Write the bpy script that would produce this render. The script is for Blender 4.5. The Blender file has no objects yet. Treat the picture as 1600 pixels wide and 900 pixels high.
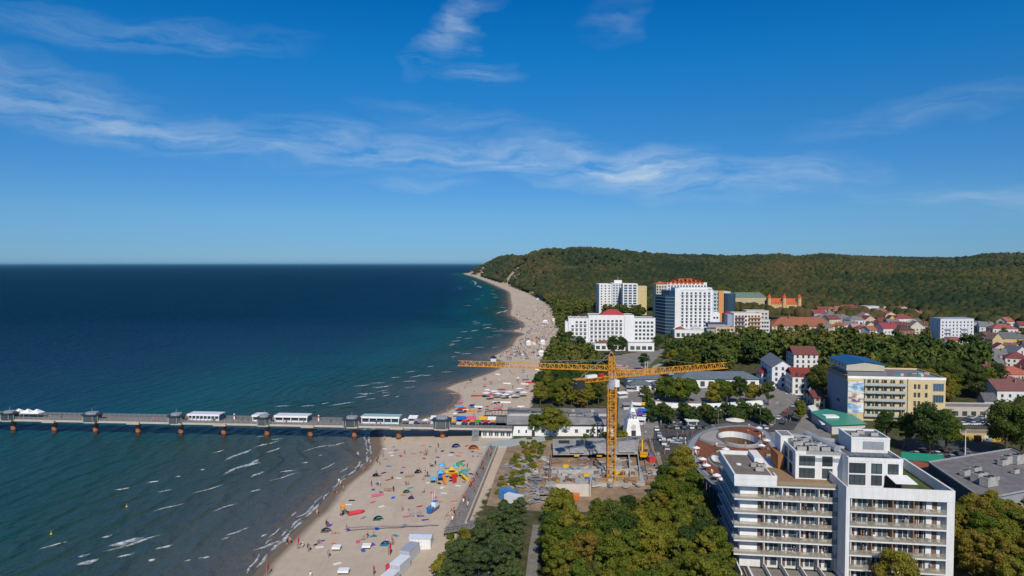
import bpy, bmesh, math, random
import numpy as np
from mathutils import Vector, Matrix, noise as mnoise
R = math.radians
random.seed(7); RNG = np.random.default_rng(7)
SC = bpy.context.scene; COL = SC.collection

# ------------------------------------------------------------------ camera, sky, sun, exposure
CAM_H, FOC, HOR = 70.0, 1066.0, 412.0          # eye height (m), focal length and horizon row of the 1600 x 900 photograph
PITCH = math.atan((450 - HOR) / FOC)
cd = bpy.data.cameras.new('camera'); cam = bpy.data.objects.new('camera', cd); COL.objects.link(cam)
cd.sensor_width = 36; cd.lens = 36 * FOC / 1600; cd.clip_start = 1; cd.clip_end = 400000
cam.location = (0, 0, CAM_H); cam.rotation_euler = (R(90) - PITCH, 0, 0)
SC.camera = cam

SUN_EL, SUN_AZ = R(40), R(175)                 # azimuth from +Y, clockwise positive: behind the camera, a touch to the right
sdir = Vector((math.sin(SUN_AZ) * math.cos(SUN_EL), math.cos(SUN_AZ) * math.cos(SUN_EL), math.sin(SUN_EL)))
sl = bpy.data.lights.new('sun', 'SUN'); sl.energy = 4.2; sl.angle = R(0.5); sl.color = (1, .93, .82)
so = bpy.data.objects.new('sun', sl); COL.objects.link(so); so.location = sdir * 500
so.rotation_euler = sdir.to_track_quat('Z', 'Y').to_euler()
SC.view_settings.view_transform = 'Standard'; SC.view_settings.look = 'None'
SC.view_settings.exposure = 0.0; SC.view_settings.gamma = 1; SC.view_settings.use_curve_mapping = False
SC.cycles.max_bounces = 5; SC.cycles.diffuse_bounces = 2; SC.cycles.glossy_bounces = 2
SC.cycles.transparent_max_bounces = 12; SC.cycles.volume_bounces = 0
SC.cycles.use_denoising = True

W = bpy.data.worlds.new('World'); SC.world = W; W.use_nodes = True
def world():
    nt = W.node_tree; nt.nodes.clear(); N = nt.nodes.new; L = nt.links.new
    out = N('ShaderNodeOutputWorld'); bg = N('ShaderNodeBackground'); bg.inputs[1].default_value = 0.125
    sky = N('ShaderNodeTexSky'); sky.sky_type = 'NISHITA'; sky.sun_disc = False
    sky.sun_elevation = SUN_EL; sky.sun_rotation = SUN_AZ
    sky.air_density = 1.0; sky.dust_density = 0.0; sky.ozone_density = 3.0; sky.altitude = 0
    tc = N('ShaderNodeTexCoord'); sp = N('ShaderNodeSeparateXYZ'); L(tc.outputs['Generated'], sp.inputs[0])
    def M(op, a, b=None, clamp=False):
        n = N('ShaderNodeMath'); n.operation = op; n.use_clamp = clamp
        for i, x in enumerate((a, b)):
            if x is None: continue
            if isinstance(x, (int, float)): n.inputs[i].default_value = x
            else: L(x, n.inputs[i])
        return n.outputs[0]
    az = M('ARCTAN2', sp.outputs[0], sp.outputs[1]); el = M('ARCSINE', sp.outputs[2])
    # Nishita sky tinted by elevation; overhead part, out of view, lifted to fill shade
    rp = N('ShaderNodeValToRGB'); L(M('DIVIDE', el, R(60), True), rp.inputs[0]); e = rp.color_ramp.elements
    stops = [(0.0067, (0.1739, 0.3395, 0.6598)), (0.0283, (0.1706, 0.3478, 0.6431)), (0.065, (0.1905, 0.3794, 0.6248)), (0.1183, (0.1473, 0.3819, 0.6465)), (0.1875, (0.0982, 0.406, 0.6756)), (0.2717, (0.0308, 0.4418, 0.7604)), (0.3483, (0.0058, 0.4027, 0.7738)), (0.62, (0.42, 0.56, 0.78))]
    while len(e) < len(stops): e.new(.5)
    for q, (ps, c) in zip(e, stops): q.position = ps; q.color = (*c, 1)
    hs = N('ShaderNodeMixRGB'); hs.blend_type = 'MULTIPLY'; hs.inputs[0].default_value = 1; L(sky.outputs[0], hs.inputs[1]); L(rp.outputs[0], hs.inputs[2])
    cb = N('ShaderNodeCombineXYZ'); L(az, cb.inputs[0]); L(el, cb.inputs[1])
    # wispy warp of the sky coordinate
    wn = N('ShaderNodeTexNoise'); wn.inputs['Scale'].default_value = 9; wn.inputs['Detail'].default_value = 5
    mp0 = N('ShaderNodeMapping'); mp0.inputs['Scale'].default_value = (1, 2.2, 1); L(cb.outputs[0], mp0.inputs[0]); L(mp0.outputs[0], wn.inputs['Vector'])
    sub = N('ShaderNodeVectorMath'); sub.operation = 'SUBTRACT'; L(wn.outputs['Color'], sub.inputs[0]); sub.inputs[1].default_value = (.5, .5, .5)
    scl = N('ShaderNodeVectorMath'); scl.operation = 'MULTIPLY'; L(sub.outputs[0], scl.inputs[0]); scl.inputs[1].default_value = (.16, .055, 0)
    add = N('ShaderNodeVectorMath'); add.operation = 'ADD'; L(cb.outputs[0], add.inputs[0]); L(scl.outputs[0], add.inputs[1])
    tot = None
    for (px, py, hx, hy, tilt, wgt) in CLOUDS:
        mp = N('ShaderNodeMapping'); mp.vector_type = 'TEXTURE'
        mp.inputs['Location'].default_value = (math.atan((px - 800) / FOC), math.atan((HOR - py) / FOC), 0)
        mp.inputs['Rotation'].default_value = (0, 0, R(tilt)); mp.inputs['Scale'].default_value = (hx / FOC, hy / FOC, 1)
        L(add.outputs[0], mp.inputs[0])
        g = N('ShaderNodeTexGradient'); g.gradient_type = 'SPHERICAL'; L(mp.outputs[0], g.inputs[0])
        w = M('MULTIPLY', g.outputs['Fac'], wgt)
        tot = w if tot is None else M('ADD', tot, w)
    st = N('ShaderNodeTexNoise'); st.inputs['Scale'].default_value = 9; st.inputs['Detail'].default_value = 12; st.inputs['Roughness'].default_value = .6
    mp1 = N('ShaderNodeMapping'); mp1.inputs['Rotation'].default_value = (0, 0, R(9)); mp1.inputs['Scale'].default_value = (1, 6.5, 1)
    L(add.outputs[0], mp1.inputs[0]); L(mp1.outputs[0], st.inputs['Vector'])
    mr = N('ShaderNodeMapRange'); mr.inputs['From Min'].default_value = .34; mr.inputs['From Max'].default_value = .8; L(st.outputs['Fac'], mr.inputs['Value'])
    fac = M('MULTIPLY', M('MULTIPLY', tot, mr.outputs[0]), .78, True)
    mix = N('ShaderNodeMixRGB'); L(fac, mix.inputs[0]); L(hs.outputs[0], mix.inputs[1]); mix.inputs[2].default_value = (4.0, 5.1, 6.2, 1)
    L(mix.outputs[0], bg.inputs[0]); L(bg.outputs[0], out.inputs[0])
# cirrus: photo column, row, half length, half width, tilt (deg), density
CLOUDS = [(712, 52, 110, 34, 38, .85), (745, 120, 75, 20, -5, .6), (60, 195, 260, 48, -9, .85), (330, 235, 330, 34, -4, .8), (620, 232, 240, 40, -7, 1.0),
          (900, 258, 230, 44, -6, 1.3), (1010, 262, 100, 34, 8, .9), (1160, 286, 200, 42, 2, 1.0), (200, 104, 300, 26, 3, .5), (1430, 212, 180, 26, 8, .4),
          (1530, 325, 180, 24, -6, .55), (955, 42, 60, 40, 20, .35), (660, 286, 130, 16, 0, .5), (720, 190, 190, 22, -8, .4)]
world()

# ------------------------------------------------------------------ projection helpers: photo pixel -> place on the ground
cp, sp_ = math.cos(PITCH), math.sin(PITCH)
def ray(px, py):
    a, b = (px - 800) / FOC, (450 - py) / FOC
    return Vector((a, cp + b * sp_, -sp_ + b * cp))
def P(px, py, z=2.0):
    d = ray(px, py); t = (z - CAM_H) / d.z
    return Vector((d.x * t, d.y * t, z))
def PX(px, Y, z=2.0):                            # X of column px at depth Y, height z
    return (px - 800) / FOC * (Y * cp - (z - CAM_H) * sp_)
def ZY(py, Y):                                   # height seen in row py at depth Y
    b = (450 - py) / FOC
    return CAM_H + Y * (-sp_ + b * cp) / (cp + b * sp_)
def srgb(r, g, b):
    f = lambda c: (c / 255 / 12.92) if c <= 10 else ((c / 255 + .055) / 1.055) ** 2.4
    return (f(r), f(g), f(b))

# ------------------------------------------------------------------ objects
def link(o, parent=None):
    COL.objects.link(o)
    if parent is not None: o.parent = parent
    return o
def tag(o, label=None, cat=None, group=None, kind=None):
    if label: o['label'] = label
    if cat: o['category'] = cat
    if group: o['group'] = group
    if kind: o['kind'] = kind
    return o
def thing(name, label, cat, loc=(0, 0, 0), rot=0.0, group=None):
    o = bpy.data.objects.new(name, None); link(o); o.location = loc; o.rotation_euler = (0, 0, rot); o.empty_display_size = .5
    return tag(o, label, cat, group)
KIDS = {}
def kids(o):
    return list(o.children)
def copy_tree(src, loc, rot=0.0, label=None, group=None, scale=None, color=None, recolor=()):
    r = src.copy(); COL.objects.link(r); r.location = loc; r.rotation_euler = (0, 0, rot)
    if scale is not None: r.scale = (scale, scale, scale) if isinstance(scale, (int, float)) else scale
    if label: r['label'] = label
    if group: r['group'] = group
    elif 'group' in r and group == '': del r['group']
    if color is not None: r.color = (*color, 1)
    for c0 in TREE.get(src.name, ()):
        c = c0.copy(); COL.objects.link(c); c.parent = r
        if color is not None and c.name.split('.')[0] in recolor: c.color = (*color, 1)
        for d0 in TREE.get(c0.name, ()):
            d = d0.copy(); COL.objects.link(d); d.parent = c
    return r
TREE = {}
def reg(o, parent):
    if parent is not None: TREE.setdefault(parent.name, []).append(o)
    return o

class MB:
    def __init__(s): s.v = []; s.f = []; s.m = []
    def add(s, vs, fs, m=0):
        b = len(s.v); s.v += [tuple(v) for v in vs]
        for f in fs: s.f.append(tuple(b + i for i in f)); s.m.append(m)
        return s
    def box(s, x0, x1, y0, y1, z0, z1, m=0, top=None):
        vs = [(x0, y0, z0), (x1, y0, z0), (x1, y1, z0), (x0, y1, z0), (x0, y0, z1), (x1, y0, z1), (x1, y1, z1), (x0, y1, z1)]
        s.add(vs, [(3, 2, 1, 0), (0, 1, 5, 4), (1, 2, 6, 5), (2, 3, 7, 6), (3, 0, 4, 7)], m)
        b = len(s.v) - 8; s.f.append((b + 4, b + 5, b + 6, b + 7)); s.m.append(m if top is None else top)
        return s
    def obox(s, c, size, rz=0, m=0, tilt=0):
        hx, hy, hz = size[0] / 2, size[1] / 2, size[2] / 2; M = Matrix.Translation(c) @ Matrix.Rotation(rz, 4, 'Z') @ Matrix.Rotation(tilt, 4, 'Y')
        vs = [M @ Vector(p) for p in ((-hx, -hy, -hz), (hx, -hy, -hz), (hx, hy, -hz), (-hx, hy, -hz), (-hx, -hy, hz), (hx, -hy, hz), (hx, hy, hz), (-hx, hy, hz))]
        return s.add(vs, [(3, 2, 1, 0), (4, 5, 6, 7), (0, 1, 5, 4), (1, 2, 6, 5), (2, 3, 7, 6), (3, 0, 4, 7)], m)
    def prism(s, pts, z0, z1, m=0, top=None, cap=True):
        n = len(pts); vs = [(p[0], p[1], z0) for p in pts] + [(p[0], p[1], z1) for p in pts]
        s.add(vs, [(i, (i + 1) % n, n + (i + 1) % n, n + i) for i in range(n)], m)
        if cap: s.add([(p[0], p[1], z1) for p in pts], [tuple(range(n))], m if top is None else top)
        return s
    def sheet(s, pts, z, m=0):
        return s.add([(p[0], p[1], z) for p in pts], [tuple(range(len(pts)))], m)
    def tube(s, p, q, r, n=6, r2=None, m=0, cap=True):
        p, q = Vector(p), Vector(q); r2 = r if r2 is None else r2; d = q - p
        if d.length < 1e-6: return s
        d.normalize(); a = d.orthogonal().normalized(); b = d.cross(a)
        vs = [p + (a * math.cos(t) + b * math.sin(t)) * r for t in [2 * math.pi * i / n for i in range(n)]] + \
             [q + (a * math.cos(t) + b * math.sin(t)) * r2 for t in [2 * math.pi * i / n for i in range(n)]]
        fs = [(i, (i + 1) % n, n + (i + 1) % n, n + i) for i in range(n)]
        if cap: fs += [tuple(range(n - 1, -1, -1)), tuple(range(n, 2 * n))]
        return s.add(vs, fs, m)
    def cyl(s, x, y, z0, z1, r, n=12, r2=None, m=0): return s.tube((x, y, z0), (x, y, z1), r, n, r2, m)
    def sphere(s, c, r, m=0, n=8, k=5, sz=1.0):
        vs = [(c[0], c[1], c[2] - r * sz)]
        for j in range(1, k):
            ph = math.pi * j / k - math.pi / 2
            vs += [(c[0] + r * math.cos(ph) * math.cos(2 * math.pi * i / n), c[1] + r * math.cos(ph) * math.sin(2 * math.pi * i / n), c[2] + r * sz * math.sin(ph)) for i in range(n)]
        vs.append((c[0], c[1], c[2] + r * sz)); fs = []
        for i in range(n): fs.append((0, 1 + (i + 1) % n, 1 + i))
        for j in range(k - 2):
            for i in range(n): fs.append((1 + j * n + i, 1 + j * n + (i + 1) % n, 1 + (j + 1) * n + (i + 1) % n, 1 + (j + 1) * n + i))
        t = len(vs) - 1
        for i in range(n): fs.append((t, 1 + (k - 2) * n + i, 1 + (k - 2) * n + (i + 1) % n))
        return s.add(vs, fs, m)
    def gable(s, x0, x1, y0, y1, z0, z1, axis='x', ov=.4, th=.18, m=0):   # two tilted slabs, ridge along axis
        if axis == 'x':
            ym = (y0 + y1) / 2; k = (z1 - z0) / (ym - y0)
            for sgn, ya in ((1, y0), (-1, y1)):
                yo = ya - sgn * ov; zo = z0 - k * ov
                vs = [(x0 - ov, yo, zo), (x1 + ov, yo, zo), (x1 + ov, ym, z1), (x0 - ov, ym, z1)]
                vs += [(a, b, c + th) for a, b, c in vs]
                s.add(vs, [(0, 1, 2, 3), (7, 6, 5, 4), (0, 4, 5, 1), (1, 5, 6, 2), (3, 7, 4, 0)], m)
        else:
            xm = (x0 + x1) / 2; k = (z1 - z0) / (xm - x0)
            for sgn, xa in ((1, x0), (-1, x1)):
                xo = xa - sgn * ov; zo = z0 - k * ov
                vs = [(xo, y0 - ov, zo), (xo, y1 + ov, zo), (xm, y1 + ov, z1), (xm, y0 - ov, z1)]
                vs += [(a, b, c + th) for a, b, c in vs]
                s.add(vs, [(0, 1, 2, 3), (7, 6, 5, 4), (0, 4, 5, 1), (1, 5, 6, 2), (3, 7, 4, 0)], m)
        return s
    def hip(s, x0, x1, y0, y1, z0, z1, ov=.4, m=0):
        x0 -= ov; x1 += ov; y0 -= ov; y1 += ov; w, d = x1 - x0, y1 - y0
        if w >= d: a, b = (x0 + d / 2, (y0 + y1) / 2, z1), (x1 - d / 2, (y0 + y1) / 2, z1)
        else: a, b = ((x0 + x1) / 2, y0 + w / 2, z1), ((x0 + x1) / 2, y1 - w / 2, z1)
        vs = [(x0, y0, z0), (x1, y0, z0), (x1, y1, z0), (x0, y1, z0), a, b]
        if w >= d: fs = [(0, 1, 5, 4), (1, 2, 5), (2, 3, 4, 5), (3, 0, 4)]
        else: fs = [(0, 1, 4), (1, 2, 5, 4), (2, 3, 5), (3, 0, 4, 5)]
        return s.add(vs, fs + [(3, 2, 1, 0)], m)
    def mesh(s, name, mats, smooth=False):
        me = bpy.data.meshes.new(name); me.from_pydata(s.v, [], s.f)
        for x in (mats if isinstance(mats, (list, tuple)) else [mats]): me.materials.append(x)
        me.polygons.foreach_set('material_index', s.m)
        if smooth: me.polygons.foreach_set('use_smooth', [True] * len(s.f))
        me.update(); return me
    def build(s, name, mats, parent=None, smooth=False, color=None, loc=None, rot=None):
        o = bpy.data.objects.new(name, s.mesh(name, mats, smooth)); link(o, parent); reg(o, parent)
        if color is not None: o.color = (*color, 1)
        if loc is not None: o.location = loc
        if rot is not None: o.rotation_euler = (0, 0, rot)
        return o
def put(me, name, parent, loc, rot=0.0, color=None, scale=None):
    o = bpy.data.objects.new(name, me); link(o, parent); reg(o, parent); o.location = loc; o.rotation_euler = (0, 0, rot)
    if color is not None: o.color = (*color, 1)
    if scale is not None: o.scale = scale
    return o
def np_mesh(name, v, f, mats, smooth=True):      # fast mesh from arrays: v (n,3), f (m,k)
    me = bpy.data.meshes.new(name); k = f.shape[1]
    me.vertices.add(len(v)); me.vertices.foreach_set('co', np.ascontiguousarray(v, dtype=np.float32).ravel())
    me.loops.add(f.size); me.loops.foreach_set('vertex_index', np.ascontiguousarray(f, dtype=np.int32).ravel())
    me.polygons.add(len(f)); me.polygons.foreach_set('loop_start', np.arange(0, f.size, k, dtype=np.int32))
    me.polygons.foreach_set('loop_total', np.full(len(f), k, dtype=np.int32))
    me.polygons.foreach_set('use_smooth', np.full(len(f), smooth, dtype=bool))
    for x in (mats if isinstance(mats, (list, tuple)) else [mats]): me.materials.append(x)
    me.update(calc_edges=True); return me
def attr(me, name, vals):
    a = me.attributes.new(name, 'FLOAT', 'POINT'); a.data.foreach_set('value', np.ascontiguousarray(vals, dtype=np.float32))

# ------------------------------------------------------------------ materials
class NB:
    def __init__(s, name):
        s.mat = bpy.data.materials.new(name); s.mat.use_nodes = True; s.nt = s.mat.node_tree; s.nt.nodes.clear()
        s.out = s.N('ShaderNodeOutputMaterial'); s.bs = s.N('ShaderNodeBsdfPrincipled'); s.L(s.bs.outputs[0], s.out.inputs[0])
    def N(s, t): return s.nt.nodes.new(t)
    def L(s, a, b): s.nt.links.new(a, b)
    def set(s, sock, x):
        if hasattr(x, 'is_linked'): s.L(x, sock)
        elif isinstance(x, (tuple, list)) and len(x) == 3 and sock.type == 'RGBA': sock.default_value = (*x, 1)
        else: sock.default_value = x
    def math(s, op, a, b=0.0, clamp=False):
        n = s.N('ShaderNodeMath'); n.operation = op; n.use_clamp = clamp; s.set(n.inputs[0], a); s.set(n.inputs[1], b); return n.outputs[0]
    def coord(s, kind='Object'):
        if kind == 'Position': return s.N('ShaderNodeNewGeometry').outputs['Position']
        return s.N('ShaderNodeTexCoord').outputs[kind]
    def noise(s, scale, detail=3, rough=.55, vec=None, stretch=None):
        n = s.N('ShaderNodeTexNoise'); n.inputs['Scale'].default_value = scale; n.inputs['Detail'].default_value = detail; n.inputs['Roughness'].default_value = rough
        v = vec if vec is not None else s.coord('Position')
        if stretch:
            m = s.N('ShaderNodeMapping'); m.inputs['Scale'].default_value = stretch[0]; m.inputs['Rotation'].default_value = (0, 0, R(stretch[1])); s.L(v, m.inputs[0]); v = m.outputs[0]
        s.L(v, n.inputs['Vector']); return n.outputs['Fac']
    def rng(s, x, a, b, c=0.0, d=1.0):
        n = s.N('ShaderNodeMapRange'); s.set(n.inputs['Value'], x)
        for k, v in zip(('From Min', 'From Max', 'To Min', 'To Max'), (a, b, c, d)): n.inputs[k].default_value = v
        return n.outputs[0]
    def mix(s, fac, a, b, mode='MIX'):
        n = s.N('ShaderNodeMixRGB'); n.blend_type = mode; s.set(n.inputs[0], fac); s.set(n.inputs[1], a); s.set(n.inputs[2], b); return n.outputs[0]
    def ramp(s, fac, stops, interp='LINEAR'):
        n = s.N('ShaderNodeValToRGB'); s.set(n.inputs[0], fac); n.color_ramp.interpolation = interp; e = n.color_ramp.elements
        while len(e) < len(stops): e.new(.5)
        for q, (p, c) in zip(e, stops): q.position = p; q.color = (*c, 1)
        return n.outputs[0]
    def at(s, name):
        n = s.N('ShaderNodeAttribute'); n.attribute_name = name; return n.outputs['Fac']
    def bump(s, h, strength=.5, dist=.1):
        n = s.N('ShaderNodeBump'); n.inputs['Strength'].default_value = strength; n.inputs['Distance'].default_value = dist; s.L(h, n.inputs['Height']); s.L(n.outputs[0], s.bs.inputs['Normal'])
    def col(s, c, rough=.7, spec=None, metal=None):
        s.set(s.bs.inputs['Base Color'], c); s.set(s.bs.inputs['Roughness'], rough)
        if spec is not None: s.bs.inputs['Specular IOR Level'].default_value = spec
        if metal is not None: s.bs.inputs['Metallic'].default_value = metal
        return s
def plain(name, c, rough=.7, var=.18, scale=1.5, spec=.3, metal=None, detail=4):     # a colour broken up by real wear
    b = NB(name); f = b.noise(scale, detail, .6)
    b.col(b.mix(b.rng(f, .3, .7), tuple(x * (1 - var) for x in c), tuple(min(1, x * (1 + var)) for x in c)), rough, spec, metal)
    return b.mat
def oc(name, rough=.75, var=.14, scale=.5, spec=.3, metal=None, streak=0.0):             # colour taken from the object (paint, cloth, tiles)
    b = NB(name); oi = b.N('ShaderNodeObjectInfo'); f = b.noise(scale, 5, .62)
    c = b.mix(1.0, oi.outputs['Color'], b.ramp(f, [(.3, (1 - var,) * 3), (.7, (1 + var * .3,) * 3)]), 'MULTIPLY')
    if streak:
        g = b.noise(.9, 4, .6, stretch=((3, 3, .18), 0)); c = b.mix(1.0, c, b.ramp(g, [(.35, (1 - streak,) * 3), (.6, (1, 1, 1))]), 'MULTIPLY')
    b.col(c, rough, spec, metal); return b.mat
def roof_mat():
    b = NB('roof_tiles'); oi = b.N('ShaderNodeObjectInfo'); f = b.noise(1.2, 6, .7); g = b.noise(.15, 3, .5)
    c = b.mix(1.0, oi.outputs['Color'], b.ramp(f, [(.3, (.62, .6, .6)), (.7, (1.15, 1.12, 1.1))]), 'MULTIPLY')
    c = b.mix(b.rng(g, .5, .75, 0, .35), c, (.1, .1, .09)); b.col(c, .75, .25); return b.mat
M_PLASTER = oc('plaster', .8, .1, .4, streak=.1); M_PAINT = oc('painted_metal', .4, .1, 1.2, .5); M_ROOF = roof_mat()
M_CLOTH = oc('cloth', .85, .12, 2.0, .15); M_CARPAINT = oc('car_paint', .25, .05, 1.0, .6)
M_FLAT = oc('flat_roof', .9, .3, .35, .1)
M_SKIN = plain('skin', (.46, .27, .18), .6, .1)
M_HAIR = plain('hair', (.05, .03, .02), .7)
M_CONC = plain('concrete', (.36, .35, .33), .85, .25, .6)
M_CONCSHADE = plain('dark_concrete', (.15, .145, .14), .9, .3, .6)  # concrete darkened to stand for shade below the pit's roof slab
M_WHITE = plain('white_paint', (.78, .78, .76), .6, .07, .5)
M_RAILGREY = plain('grey_metal', (.28, .3, .32), .45, .15, 1.5, .5)
M_DARK = plain('dark_metal', (.035, .037, .042), .5, .2, 2.0, .4)
M_TIMBER = plain('timber', (.28, .18, .1), .75, .3, 2.0)
M_DECK = plain('weathered_deck', (.2, .185, .17), .85, .25, .8)
M_RUST = plain('rusty_steel', (.3, .13, .07), .85, .4, .8)
M_TYRE = plain('rubber', (.02, .02, .02), .8)
M_SOIL = plain('bare_soil', (.27, .19, .12), .95, .35, .25)
def glass_mat(name, c, rough=.06):
    b = NB(name); oi = b.N('ShaderNodeObjectInfo')
    b.col(b.mix(oi.outputs['Random'], c, tuple(x * 2.2 + .01 for x in c)), rough, .6); return b.mat
M_GLASS = glass_mat('window_glass', (.035, .047, .052))
M_GLASSBLUE = glass_mat('blue_glass', (.03, .065, .1), .12)
def sheer(name, c, alpha):
    b = NB(name); t = b.N('ShaderNodeBsdfTransparent'); m = b.N('ShaderNodeMixShader'); m.inputs[0].default_value = alpha
    b.col(c, .3, .4); b.L(t.outputs[0], m.inputs[1]); b.L(b.bs.outputs[0], m.inputs[2]); b.L(m.outputs[0], b.out.inputs[0]); return b.mat
M_RAILGLASS = sheer('tinted_railing_glass', (.36, .31, .23), .42)
M_NET = sheer('mesh_railing', (.16, .17, .18), .42)
# ------------------------------------------------------------------ coast, terrain, sea
COASTPX = [(395, 900), (420, 868), (445, 845), (470, 820), (500, 790), (530, 755), (560, 735), (577, 720), (583, 702), (577, 685), (578, 672), (610, 664), (664, 651), (694, 640), (708, 628),
           (709, 618), (700, 612), (682, 609), (700, 601), (740, 589), (770, 578), (786, 566), (752, 559), (790, 545), (797, 534), (800, 528), (816, 521.5), (789, 517), (811, 513.5), (815, 508),
           (806, 500), (790, 492), (796, 481), (793, 466), (794, 457), (780, 450), (760, 441), (740, 433), (722, 427.3)]
VEGPX = [(680, 900), (703, 850), (738, 815), (762, 770), (790, 722), (800, 690), (805, 668), (828, 640), (840, 600), (850, 575), (858, 552), (868, 544), (872, 528), (875, 510), (870, 488), (858, 476),
         (838, 466), (824, 458), (804, 450), (780, 441.5), (746, 430.8), (730, 427.5)]
cl = [P(x, y, 0) for x, y in COASTPX]; vl = [P(x, y, 2) for x, y in VEGPX]
def chaikin(pts, n=2):
    for _ in range(n):
        q = [pts[0]]
        for a, b in zip(pts, pts[1:]): q += [(a[0] * .75 + b[0] * .25, a[1] * .75 + b[1] * .25), (a[0] * .25 + b[0] * .75, a[1] * .25 + b[1] * .75)]
        pts = q + [pts[-1]]
    return pts
COAST = [(-75, -300), (-66, 60)] + chaikin([(p.x, p.y) for p in cl]) + [(-250, 5600), (600, 7600), (3000, 12000), (9000, 26000), (30000, 60000)]
VEG = [(-30, -300), (-22, 100)] + [(p.x, p.y) for p in vl] + [(-150, 5600), (700, 7500), (3100, 11900), (9100, 25900), (30100, 59900)]
def in_poly(X, Y, poly):
    c = np.zeros(X.shape, bool); n = len(poly)
    for i in range(n):
        x0, y0 = poly[i]; x1, y1 = poly[(i + 1) % n]
        if y0 == y1: continue
        t = (Y - y0) / (y1 - y0); c ^= ((y0 > Y) != (y1 > Y)) & (X < x0 + t * (x1 - x0))
    return c
def seg_dist(X, Y, line):
    d = np.full(X.shape, 1e12)
    for (x0, y0), (x1, y1) in zip(line, line[1:]):
        dx, dy = x1 - x0, y1 - y0; t = np.clip(((X - x0) * dx + (Y - y0) * dy) / (dx * dx + dy * dy), 0, 1)
        np.minimum(d, (X - x0 - t * dx) ** 2 + (Y - y0 - t * dy) ** 2, out=d)
    return np.sqrt(d)
def sdist(X, Y, line):
    return seg_dist(X, Y, line) * np.where(in_poly(X, Y, line + [(90000, 60000), (90000, -300)]), 1, -1)
SKY = [(640, 412, 5200), (700, 412, 5100), (725, 413, 4900), (745, 407, 4600), (760, 405, 4400), (780, 397.5, 4000), (800, 397, 3700), (830, 399.2, 3500), (856, 396.7, 3300), (876, 397.7, 3200), (906, 394.2, 3100),
       (974, 394.2, 3000), (1060, 395.7, 3000), (1150, 398.2, 3100), (1180, 397, 3200), (1215, 395, 3300), (1245, 399, 3400), (1285, 394, 3300), (1330, 397.5, 3500), (1400, 400, 3700), (1470, 401, 4000), (1600, 403, 4200), (2000, 404, 4400)]
START = [(640, 4900), (730, 4500), (780, 2600), (804, 1960), (838, 1400), (858, 1200), (900, 1150), (960, 1080), (1100, 1000), (1200, 900), (1300, 860), (1500, 800), (1800, 700)]
def vnoise(X, Y, sc, seed=0):                     # smooth value noise, vectorised
    x, y = X / sc + seed * 17.3, Y / sc + seed * 5.7; xi, yi = np.floor(x).astype(np.int64), np.floor(y).astype(np.int64); fx, fy = x - xi, y - yi
    fx, fy = fx * fx * (3 - 2 * fx), fy * fy * (3 - 2 * fy)
    def h(a, b):
        n = (a * 374761393 + b * 668265263 + seed * 1442695) & 0x7fffffff; n = ((n ^ (n >> 13)) * 1274126177) & 0x7fffffff
        return ((n ^ (n >> 16)) & 0xffff) / 65535.0
    return (h(xi, yi) * (1 - fx) + h(xi + 1, yi) * fx) * (1 - fy) + (h(xi, yi + 1) * (1 - fx) + h(xi + 1, yi + 1) * fx) * fy
def hill(X, Y, sv):
    u = np.clip(X / np.maximum(Y, 1) * FOC + 800, 640, 2000)
    rd = np.interp(u, [s[0] for s in SKY], [s[2] for s in SKY]); py = np.interp(u, [s[0] for s in SKY], [s[1] for s in SKY])
    st = np.interp(u, [s[0] for s in START], [s[1] for s in START])
    zr = np.maximum(CAM_H + (HOR - py) * rd / FOC - 20, 3); t = (Y - st) / (rd - st)
    tt = np.clip(t, 0, 1); z = (zr - 2) * (tt ** .85)
    und = (vnoise(X, Y, 480, 1) - .5) * 78 + (vnoise(X, Y, 190, 2) - .5) * 34
    z = z + und * np.clip(tt * 4, 0, 1) * np.clip((1 - tt) * 3 + .02, 0, 1) * np.clip(zr / 80, 0, 1)
    z *= 1 - .5 * np.clip((Y - rd) / 4000, 0, 1)
    z *= np.clip(sv / (60 + .028 * Y), 0, 1) ** .7
    return np.maximum(z, 0)
def height(X, Y):
    X, Y = np.atleast_1d(np.asarray(X, float)), np.atleast_1d(np.asarray(Y, float))
    sd, sv = sdist(X, Y, COAST), sdist(X, Y, VEG)
    return np.clip(sd * .05, -6, 2.0) + np.where(sv > 0, hill(X, Y, sv), 0), sd, sv
def gz(x, y): return float(height(x, y)[0][0])
def G(px, py):                                    # ground point seen at a photo pixel
    z = 2.0
    for _ in range(14):
        p = P(px, py, z); z = .5 * z + .5 * gz(p.x, p.y)
    return Vector((p.x, p.y, gz(p.x, p.y)))
CLIFFPX = [[(724, 429), (742, 414), (742, 424), (733, 431)], [(740, 432), (758, 411), (757, 424), (749, 434)], [(780, 447), (802, 422), (818, 413), (814, 428), (794, 450)], [(824, 459), (840, 443), (837, 459)],
           [(835, 440), (839, 434), (838, 444)]]
def to_px(X, Y, Z):
    d = Y * cp - (Z - CAM_H) * sp_; return 800 + FOC * X / d, 450 - FOC * (Y * sp_ + (Z - CAM_H) * cp) / d
def cliffness(X, Y, Z):
    px, py = to_px(X, Y, Z); c = np.zeros(X.shape)
    for q in CLIFFPX: c = np.maximum(c, in_poly(px, py, q) * 1.0)
    return c * (Y > 1000)

ys = np.concatenate([[-250, 20, 60], np.geomspace(95, 1400, 260), np.geomspace(1420, 9000, 170), [12000, 18000, 30000, 60000]])
us = np.linspace(-.85, 1.5, 470)
UU, YY = np.meshgrid(us, ys); XX = UU * np.maximum(YY, 95.0)
hz, sd, sv = height(XX.ravel(), YY.ravel())
nv = len(us); idx = np.arange(len(ys) * nv).reshape(len(ys), nv)
quads = np.stack([idx[:-1, :-1], idx[:-1, 1:], idx[1:, 1:], idx[1:, :-1]], -1).reshape(-1, 4)
V3 = np.stack([XX.ravel(), YY.ravel(), hz], -1)

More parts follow.
